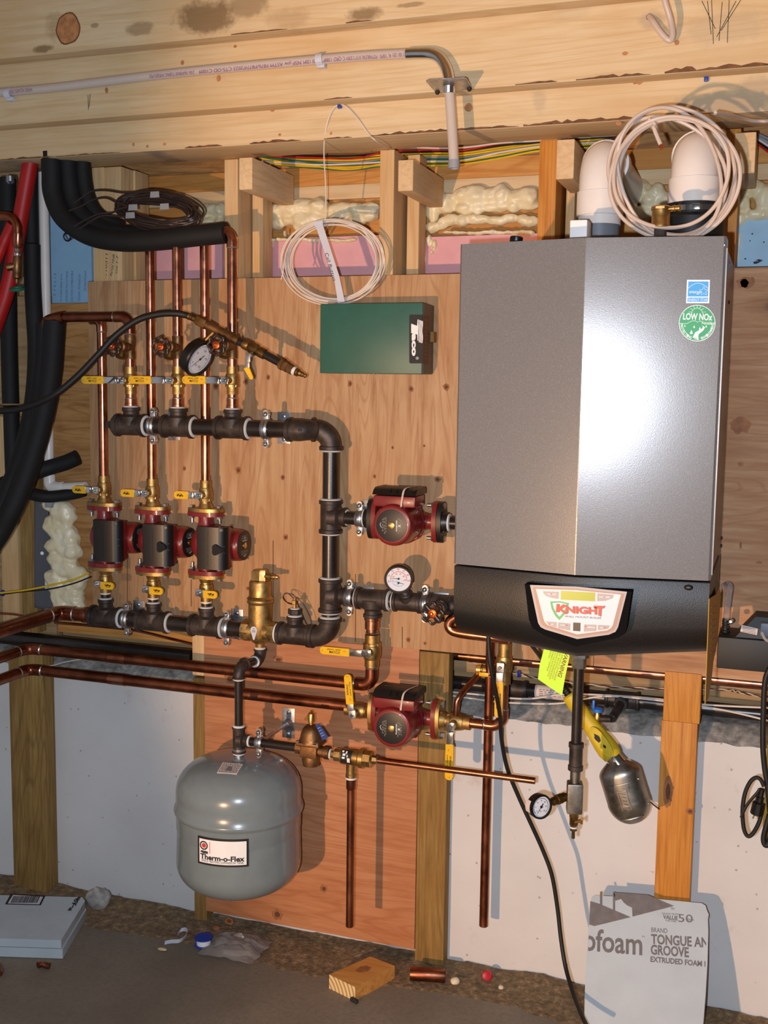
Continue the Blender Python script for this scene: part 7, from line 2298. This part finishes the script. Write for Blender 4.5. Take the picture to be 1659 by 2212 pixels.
for y in range(1092, 1316, 13):
    t = (y - 1085) / 230
    xc_ = 126 + 24 * t
    w_ = 24 + 22 * t
    for k in range(3 if t < .5 else 4):
        bl.append((xc_ + r_.uniform(-.7, .7) * w_, y + r_.uniform(-6, 6), r_.uniform(15, 23), r_.uniform(13, 21)))
spray('spray_foam', bl, 'tall pale mound of spray foam between the grey film and the leftmost pump', .0, seed=17)

# coil of dark wires lying on the insulated tube
dc = root('wire_coil', 'flattened coil of dark brown wires with white tape tags on the insulated tube', 'wire coil', P(350, 488, -.10))
rnd = random.Random(8)
for k in range(24):
    cx, cy = 342 + rnd.uniform(-8, 8), 456 + rnd.uniform(-7, 9)
    rx, ry = 78 + rnd.uniform(-14, 16), 26 + rnd.uniform(-9, 11)
    pts = []
    for i in range(14):
        a = 2 * PI * i / 14
        x, y = cx + rx * math.cos(a), cy + ry * math.sin(a) + .10 * rx * math.cos(a)
        pts.append(P(x, y + rnd.uniform(-2, 2), -.085 - .022 * math.sin(a) + rnd.uniform(-.006, .006)))
    MB().tube(smooth(pts, 5, closed=True), .0026, 6, closed=True).wpart('wire_loop', M['wire_dark'], dc)
for pts in ([(160, 440), (180, 425), (200, 413), (230, 411), (265, 416), (300, 415), (330, 415)], [(150, 455), (175, 446), (200, 432), (228, 427), (250, 436), (275, 446)], [(160, 490), (185, 475), (215, 462), (240, 460), (258, 452), (275, 448)], [(170, 496), (200, 476), (222, 466), (250, 467), (280, 470)]):
    MB().tube(smooth([P(a, b, -.128 + .01 * (i > 2)) for i, (a, b) in enumerate(pts)], 5), .0026, 6).wpart('wire_lead', M['wire_dark'], dc)
for x, y in ((334, 420), (287, 448), (355, 446), (281, 465)):
    FD = Face(P(x, y, -.125), V(0, -1, .1), 0)
    q = MB(); FD.poly(q, [(x - 9, y - 6), (x + 9, y - 7), (x + 10, y + 6), (x - 10, y + 7)], 0, .0015); q.wpart('tape_tag', M['wire_grey'], dc)  # white tape coloured grey, the missing warm light put into its tone
# pen marks on the doubled stud, print on the blue board
stu = [o for o in COL.objects if o.name.startswith('wall_stud')]
Fs = Face((0, YS + .004, 0), (0, -1, 0), .0002)
q = MB(); Fs.text(q, '110511', 228, 596, 230, 548, 7, .0006, shear=.2); Fs.text(q, 'Partial HHR', 240, 597, 246, 550, 6.5, .0006, shear=.3); Fs.text(q, 'cut 1-7', 251, 592, 254, 553, 5.5, .0006, shear=.2)
q.wpart('pen_marks', M['ink'], stu[1])
Ff = Face((0, .10, 0), (0, -1, 0), .0002)
M['blueink'] = plain('faded_blue_print', (70, 108, 160), .8)
q = MB()
for x, y0, y1, tx in ((118, 640, 590, 'T 7 E L I 2'), (132, 650, 592, 'R-15 MAX SPAN 24 IN'), (144, 652, 586, 'EXTRUDED POLYSTYRENE'), (155, 652, 585, 'CAUTION COMBUSTIBLE'), (171, 650, 592, 'MIDLAND, MICHIGAN USA'), (184, 628, 585, 'STYROFOAM')):
    Ff.text(q, tx, x, y0, x + 1, y1, 5.5, .0006)
q.wpart('print', M['blueink'], fb)
# black specks on the right board: small marks of dirt on the foam itself
fbr = [o for o in COL.objects if o.name.startswith('foam_board')][3]
decals([(1640, 563, YF, 7, 3, .5), (1632, 567, YF, 5, 3, .5), (1625, 505, YF, 2, 1.5, .3), (1650, 523, YF, 1.6, 1.6, .2), (1610, 559, YF, 2, 1.3, .3), (1634, 578, YF, 3, 1.4, .4), (1620, 520, YF, 1.4, 1.2, .3)], 'speck', 'darkchip', fbr)

# ------------------------------------------------------------------ condensate pump and plug at the right
yc = -.12
cpn = root('condensate_pump', 'black condensate pump box with a small white label at the right edge', 'pump', P(1620, 1450, yc))
a, b = P(1553, 1437, yc), P(1553, 1377, yc)
x1 = P(1720, 1450, yc).x
mb = MB(); bb(mb, P(1549, 1410, yc).x, x1, yc, -.004, P(1600, 1448, yc).z, P(1600, 1380, yc).z, bev=.003); mb.wpart('tank_box', M['rubber'], cpn)
zt = P(1600, 1380, yc).z
mb = MB(); prof = [P(1580, 1366, yc + .02), P(1628, 1334, yc + .03), P(1760, 1330, yc + .03)]
xa_ = P(1588, 1372, yc + .015).x; xb_ = P(1632, 1336, yc + .02).x; zh = P(1640, 1333, yc + .02).z
mb.poly([V(xa_, yc + .014, zt - .001), V(xb_, yc + .02, zh), V(x1, yc + .02, zh), V(x1, yc + .014, zt - .001)], (0, .07, 0)); mb.wpart('motor_hood', M['rubber'], cpn)
Fc = Face((0, yc + .0145, 0), (0, -1, 0), .0006)
mb = MB(); Fc.poly(mb, [(1602, 1350), (1637, 1358), (1635, 1372), (1599, 1364)], .001); mb.wpart('label', M['paper'], cpn)
mb = MB()
for i in range(4): Fc.line(mb, [(1604, 1353.5 + i * 3.2), (1633, 1360 + i * 3.2)], 1.0, .0018)
mb.wpart('label_print', M['greyink'], cpn)
mb = MB(); bb(mb, P(1643, 1350, yc).x, x1, yc - .004, yc + .03, P(1650, 1374, yc).z, P(1650, 1346, yc).z, bev=.003); mb.wpart('switch_cover', M['pvc_grey'], cpn)
q = MB(); c_ = P(1567, 1362, yc + .06); q.lathe([(.010, -.02), (.010, .0), (.0075, .002), (.0075, .008), (.0085, .009), (.0075, .012), (.0085, .015), (.0075, .018), (.0085, .021), (.007, .028)], Matrix.Translation(c_), 16); q.wpart('barb', M['rubber'], cpn)
q = MB(); q.lathe([(.0052, 0), (.0058, .002), (.0058, .010), (.003, .012)], mat4(P(1581, 1341, yc + .03), (-.2, -1, 0)), 16); q.wpart('bolt', M['zinc'], cpn)
q = MB(); q.tube(smooth([P(1568, 1355, yc + .06), P(1571, 1320, yc + .06), P(1575, 1285, yc + .06), P(1577, 1268, yc + .065), P(1572, 1262, yc + .08), P(1562, 1268, yc + .09)], 6), .0072, 14)
q.thing('clear_tube', M['cleartube'], 'clear plastic tube rising from the condensate pump', 'tube')
q = MB(); q.tube(smooth([P(1646, 1366, yc - .01), P(1650, 1376, yc - .014), P(1658, 1384, yc - .014), P(1690, 1398, yc - .01)], 5), .0034, 8); q.thing('wire', M['cable'], 'pale wire leaving the condensate pump at the right edge', 'wire')
yk_ = -.20
q = MB(); q.tube(smooth([P(a, b, yk_) for a, b in ((1665, 1440), (1653, 1470), (1649, 1540), (1648, 1610), (1652, 1660), (1657, 1690), (1662, 1740), (1666, 1790), (1660, 1822), (1652, 1824), (1650, 1806), (1662, 1760))], 7), .0058, 12)
q.thing('power_cord', M['rubber'], 'black power cord hanging at the right edge below the condensate pump', 'cord')
pg = root('plug_cord', 'looped black cord with a three pin plug at the right edge', 'cord', P(1640, 1740, yk_ - .01))
q = MB(); q.tube(smooth([P(a, b, yk_ - .012) for a, b in ((1650, 1698), (1643, 1684), (1632, 1680), (1620, 1690), (1609, 1715), (1604, 1750), (1606, 1785), (1612, 1803), (1620, 1806), (1630, 1795), (1640, 1775), (1645, 1756))], 7), .0044, 10); q.wpart('cord_loop', M['rubber'], pg)
q = MB(); q.tube(smooth([P(a, b, yk_ - .02) for a, b in ((1601, 1766), (1610, 1745), (1622, 1728), (1636, 1712), (1641, 1704))], 5), .0032, 8); q.wpart('tie', M['rubber'], pg)
q = MB(); a_, b_ = P(1646, 1704, yk_ - .016), P(1634, 1759, yk_ - .016)
seg(q, a_, b_, [(.006, 0), (.0065, .3), (.0085, .32), (.0085, .5), (.013, .55), (.0135, .98), (.012, 1)], 10); q.wpart('plug', M['blackplastic'], pg)
for dx in (-4, 6):
    q = MB(); q.cyl(P(1634 + dx, 1759, yk_ - .016), P(1630 + dx, 1768, yk_ - .016), .0016, 8); q.wpart('plug_pin', M['brass'], pg)
q = MB(); bb(q, P(1655, 1650, yk_ + .02).x, P(1655, 1650, yk_ + .02).x + .06, yk_ + .01, yk_ + .03, P(1655, 1820, yk_).z, P(1655, 1610, yk_).z, bev=.003); q.thing('yellow_strip', M['guide'], 'sliver of a yellow object behind the cord at the right edge', 'object')

# ------------------------------------------------------------------ printed foam board leaning on the wall
ytop, ybot = -.042, -.23
pA = P(1275, 1936, ytop)
lean_n = V(0, -pA.z, -(ytop - ybot)).normalized()
lean_n = V(0, -pA.z, (ytop - ybot)).normalized()
FB = Face(V(0, ybot, 0), lean_n, 0)
upv_ = V(0, ytop - ybot, pA.z).normalized()
out = [(1279, 1936), (1284, 1934), (1400, 1940), (1516, 1951), (1524, 1956), (1527, 1966), (1531, 1975), (1529, 1984), (1530, 2010), (1528, 2080), (1524, 2150), (1519, 2212)]
q = MB()
fr_ = [FB.at(*p) for p in out]
xl = FB.at(1270, 2140); 
bl_ = V(xl.x + .008, ybot, 0); br_ = V(fr_[-1].x - .002, ybot, 0)
left = [FB.at(1277, 1942), FB.at(1271, 2010), FB.at(1265, 2100), FB.at(1263, 2150)][::-1]
bl_.x = left[0].x + .012
poly_ = fr_ + [br_, bl_] + left
q.poly(poly_, -lean_n * .038)
brd = q.thing('foam_board', M['palefoam'], 'pale blue foam board with big grey printing leaning against the amber post', 'foam board')
brd_cut = [(FB.at(1275, 2000), V(-1, 0, 0)), (FB.at(1527, 2060), V(1, 0, 0))]
def bprint(name, mat, fn_, cut=True):
    q = MB(); fn_(q)
    if cut:
        for xe, s_ in ((1274.5, -1), (1527.5, 1)):
            pa, pb = FB.at(xe if s_ < 0 else xe + .8, 1960), FB.at(xe - 6 if s_ < 0 else xe - 4.0, 2090)
            n_ = (pb - pa).cross(lean_n).normalized()
            if n_.x * s_ < 0: n_ = -n_
            bmesh.ops.bisect_plane(q.b, geom=q.b.verts[:] + q.b.edges[:] + q.b.faces[:], plane_co=pa, plane_no=n_, clear_outer=True)
    return q.wpart(name, M[mat], brd)
zb7 = lambda a, b: (1250 + a / 5.352, 1880 + b / 5.352)
mk = lambda nm, pts: bprint(nm, 'greyink', lambda q: FB.poly(q, [zb7(*p) for p in pts], .0012, .0006))
mk('logo_block', [(246, 246), (272, 246), (272, 402), (600, 542), (180, 645), (118, 625), (122, 352), (246, 390)])
mk('logo_block', [(396, 252), (420, 252), (420, 470), (396, 452)])
mk('logo_block', [(400, 254), (800, 284), (1100, 412), (622, 535), (616, 432), (560, 405), (520, 372), (490, 330), (424, 352)])
bprint('big_print', 'greyink', lambda q: FB.text(q, 'ofoam', *zb7(60, 812), *zb7(738, 868), 46, .0010, offset=.0012))
def small(q):
    FB.text(q, 'BRAND', *zb7(838, 690), *zb7(1024, 704), 10, .0010)
    FB.text(q, 'TONGUE AND', *zb7(838, 800), *zb7(1590, 850), 20, .0010, offset=.0008)
    FB.text(q, 'GROOVE', *zb7(832, 922), *zb7(1272, 956), 20, .0010, offset=.0008)
    FB.text(q, 'EXTRUDED FOAM INS', *zb7(828, 1030), *zb7(1560, 1096), 11, .0010, offset=.0005)
    FB.text(q, 'VALUE', *zb7(976, 540), *zb7(1146, 558), 8.5, .0010, offset=.0004)
    FB.text(q, 'THE MOST TRUSTED', *zb7(960, 500), *zb7(1166, 512), 3.6, .0010)
    FB.text(q, 'FOR OVER', *zb7(1004, 582), *zb7(1126, 594), 4, .0010)
    FB.text(q, '50', *zb7(1150, 556), *zb7(1316, 566), 17, .0010)
    FB.text(q, 'YEARS', *zb7(1240, 570), *zb7(1330, 576), 4.5, .0012)
    FB.text(q, 'TM', *zb7(1062, 444), *zb7(1104, 448), 5, .0010)
    FB.text(q, 'TM', *zb7(728, 766), *zb7(764, 770), 3, .0010)
bprint('small_print', 'greyink', small)

# ------------------------------------------------------------------ things on the floor
zt_ = .052
c4 = [PZ(-120, 1930, zt_), PZ(178, 1938, zt_), PZ(184, 1946, zt_), PZ(132, 2031, zt_), PZ(-120, 2023, zt_)]
q = MB(); q.poly(c4, (0, 0, -.022)); fb1 = q.thing('foam_slab', M['palefoam'], 'upper grey blue foam slab lying on the floor at the left with a barcode print', 'foam board')
c5 = [p + V(.004 if i in (1, 2, 3) else 0, 0, -.024) for i, p in enumerate(c4)]
q = MB(); q.poly(c5, (0, 0, -.026)); q.thing('foam_slab', M['palefoam'], 'lower foam slab under the barcoded one on the floor at the left', 'foam board')
Fz = Face((0, 0, zt_), (0, 0, 1), .0002)
q = MB(); Fz.poly(q, [(23, 1931), (98, 1935), (88, 1955), (11, 1953)], .0006); q.wpart('barcode_panel', M['ink'], fb1)
q = MB(); Fz.poly(q, [(28, 1933), (93, 1937), (85, 1953), (17, 1951)], .0012); q.wpart('barcode_field', M['tape'], fb1)
q = MB()
r_ = random.Random(6); x = 30
while x < 86:
    w = r_.uniform(.8, 2.2); Fz.poly(q, [(x, 1935.5), (x + w, 1935.6), (x + w - 7, 1950), (x - 7, 1949.8)], .0018); x += w + r_.uniform(.8, 1.8)
q.wpart('barcode', M['ink'], fb1)
q = MB(); Fz.text(q, 'R-10', 150, 1967, 166, 1941, 7, .0008, offset=.0006); q.wpart('print', M['ink'], fb1)
q = MB(); Fz.text(q, '2x8', 160, 1957, 172, 1937, 6, .0008, offset=.0006); q.wpart('print', M['ink'], fb1)
tmp = bmesh.new(); bmesh.ops.create_icosphere(tmp, subdivisions=3, radius=1.0)
for v_ in tmp.verts: v_.co = v_.co * (1 + .25 * noise.noise(v_.co * 1.8))
q = MB(); q.merge(tmp, Matrix.Translation(PZ(205, 1966, 0) + V(0, .02, .025)) @ Matrix.Diagonal((.038, .03, .034, 1)))
q.thing('concrete_lump', M['ledge'], 'grey concrete lump behind the foam slabs by the wall', 'lump', angle=70)
pt_ = PZ(440, 2046, 0) + V(0, 0, .007)
tp = root('tape_spool', 'small blue spool of white thread tape on the floor', 'tape spool', pt_)
for z_ in (0, .019):
    MB().lathe([(.008, z_), (.0245, z_), (.0245, z_ + .003), (.008, z_ + .003)], Matrix(), 32).part('flange', M['blueclip'], tp)
MB().lathe([(.008, .003), (.019, .003), (.019, .019), (.008, .019)], Matrix(), 28).part('tape', M['white'], tp)
MB().lathe([(.0075, .001), (.0095, .001), (.0095, .0225), (.0075, .0225)], Matrix(), 20).part('core', M['blueclip'], tp)
q = MB(); pts = smooth([PZ(a, b, c) for a, b, c in ((355, 2040, .002), (370, 2037, .006), (386, 2036, .010), (398, 2028, .012), (404, 2018, .014), (400, 2011, .012), (390, 2013, .006), (383, 2022, .003))], 5)
q.rings([[p + V(0, 0, -.001), p + V(0, .001, -.001), p + V(.002, .001, .010), p + V(.002, 0, .010)] for p in pts]); q.thing('tape_scrap', M['tape'], 'curled scrap of white tape left of the blue spool', 'tape scrap')
q = MB(); b0 = PZ(510, 2050, 0)
def bag(u, v_):
    x, y = (u - .5) * .16, (v_ - .5) * .13
    h = .035 * math.sin(PI * u) * math.sin(PI * v_) * (.7 + .9 * abs(noise.noise(V(u * 4, v_ * 4, 2)))) + .004 * noise.noise(V(u * 14, v_ * 14, 5))
    return b0 + V(0, 0, .006) + V(x + .012 * noise.noise(V(u * 5, v_ * 5, 1)), y + .012 * noise.noise(V(u * 5, v_ * 5, 7)), max(h, .001))
q.grid(bag, 36, 36); bo = q.thing('plastic_bag', M['bag'], 'crumpled clear plastic bag on the floor by the lower plywood', 'bag', angle=20)
bm_ = bo.modifiers.new('thickness', 'SOLIDIFY'); bm_.thickness = .0006
q = MB(); q.poly([PZ(482, 2053, .008), PZ(540, 2055, .008), PZ(541, 2064, .006), PZ(500, 2065, .006), PZ(483, 2061, .006)], (0, 0, .0008)); q.wpart('white_edge', M['white'], bo)
# cut end of timber
zk_ = .036
A_, B_, C_, D_ = PZ(712, 2105, zk_), PZ(768, 2132, zk_), PZ(853, 2086, zk_), PZ(800, 2066, zk_)
q = MB(); q.poly([A_, B_, C_, D_], (0, 0, -zk_)); blk = q.thing('wood_block', M['pine_o'], 'short sawn timber offcut with ringed end grain on the floor', 'wood block')
en = (B_ - A_).cross(V(0, 0, -1)).normalized()
if en.dot(CAM - A_) < 0: en = -en
M['ringwood'] = None
n = N('end_grain')
tc = n.t.nodes.new('ShaderNodeTexCoord'); mp_ = n.t.nodes.new('ShaderNodeMapping'); n.l(tc.outputs['Object'], mp_.inputs[0])
wv = n.n('ShaderNodeTexWave', Scale=26.0, Distortion=1.2, Detail=2.0); wv.wave_type = 'RINGS'; wv.rings_direction = 'SPHERICAL'; n.l(mp_.outputs[0], wv.inputs['Vector'])
mp_.inputs['Location'].default_value = (.10, .03, .02)
n.color(n.ramp(wv.outputs['Fac'], [(.2, lin((176, 140, 86))), (.5, lin((232, 204, 152)))])); n.set(rough=.8); M['ringwood'] = n.m
q = MB(); e_ = en * .0008
q.poly([A_ + e_, B_ + e_, B_ + e_ - V(0, 0, zk_), A_ + e_ - V(0, 0, zk_)], en * .0008); q.wpart('end_grain', M['ringwood'], blk)
Fk = Face((0, 0, zk_), (0, 0, 1), .0002)
q = MB(); q.poly([Fk.at(*p, .0004) for p in ((768, 2095), (778, 2088), (792, 2086), (802, 2090), (796, 2097), (782, 2100), (772, 2099))], (0, 0, -.0004)); q.wpart('knot', M['plyknot'], blk)
a_, b_ = PZ(886, 2103, .018), PZ(962, 2108, .018)
q = MB(); seg(q, a_, b_, [(.0165, 0), (.0172, .02), (.0172, .98), (.0165, 1), (.0150, 1), (.0150, .9)], 26); q.thing('copper_coupling', M['copper_dk'], 'loose copper coupling lying at the foot of the treated post', 'fitting')
def peb(px, py, r, mat, nm, lab, cat, sq=(1, 1, .8)):
    t_ = bmesh.new(); bmesh.ops.create_icosphere(t_, subdivisions=2, radius=1.0)
    for v_ in t_.verts: v_.co = v_.co * (1 + .2 * noise.noise(v_.co * 1.5 + V(px, py, 0)))
    q = MB(); q.merge(t_, Matrix.Translation(PZ(px, py, 0) + V(0, 0, r * sq[2] * .9)) @ Matrix.Diagonal((r * sq[0], r * sq[1], r * sq[2], 1)))
    return q.thing(nm, M[mat], lab, cat, angle=60)
peb(983, 2126, .012, 'stone', 'pebble', 'pale pebble beside the loose copper coupling', 'pebble')
peb(1082, 2137, .007, 'stone', 'pebble', 'tiny pale chip right of the red cap on the floor', 'pebble')
rc_ = root('bottle_top', 'small red plastic cap on the floor right of the pebble', 'bottle cap', PZ(1054, 2116, 0))
MB().lathe([(.0125, 0), (.0130, .002), (.0130, .008), (.011, .0095), (.0085, .0085)], mat4((0, 0, .011), (-.2, -1, .35)), 22).part('shell', M['reddish'], rc_)
q = MB(); pts = [PZ(82, 2085, .011), PZ(90, 2082, .011), PZ(95, 2083, .012), PZ(98, 2085, .012), PZ(107, 2087, .011)]
q.tube(smooth(pts, 4), .0085, 14); q.thing('copper_elbow', M['copper'], 'loose copper elbow on the floor in front of the foam slabs', 'fitting')
q = MB(); q.tube(smooth([PZ(-14, 2084, .012), PZ(-2, 2086, .012), PZ(2, 2094, .012), PZ(0, 2104, .012)], 4), .007, 12); q.thing('copper_elbow', M['copper_dk'], 'loose copper elbow cut off by the left edge of the photo', 'fitting')
q = MB(); q.box(PZ(765, 2166, 0) + V(0, 0, .006), (.022, .008, .010), bev=.002, rot=Matrix.Rotation(-.4, 3, 'Z')); q.thing('scrap', M['darkchip'], 'dark scrap on the floor in front of the timber offcut', 'scrap')
q = MB(); q.tube([PZ(372, 1997, .003), PZ(395, 2012, .003), PZ(425, 2022, .003)], .0018, 6); q.thing('twig', M['plyknotd'], 'thin dark stick on the floor by the white tape scrap', 'stick')
peb(467, 2009, .011, 'plyknot', 'wood_chip', 'brown chip behind the clear plastic bag', 'wood chip', (1.2, 1, .6))
peb(351, 2053, .009, 'pine', 'wood_chip', 'tiny pale wood chip left of the blue spool', 'wood chip', (1.6, .7, .4))
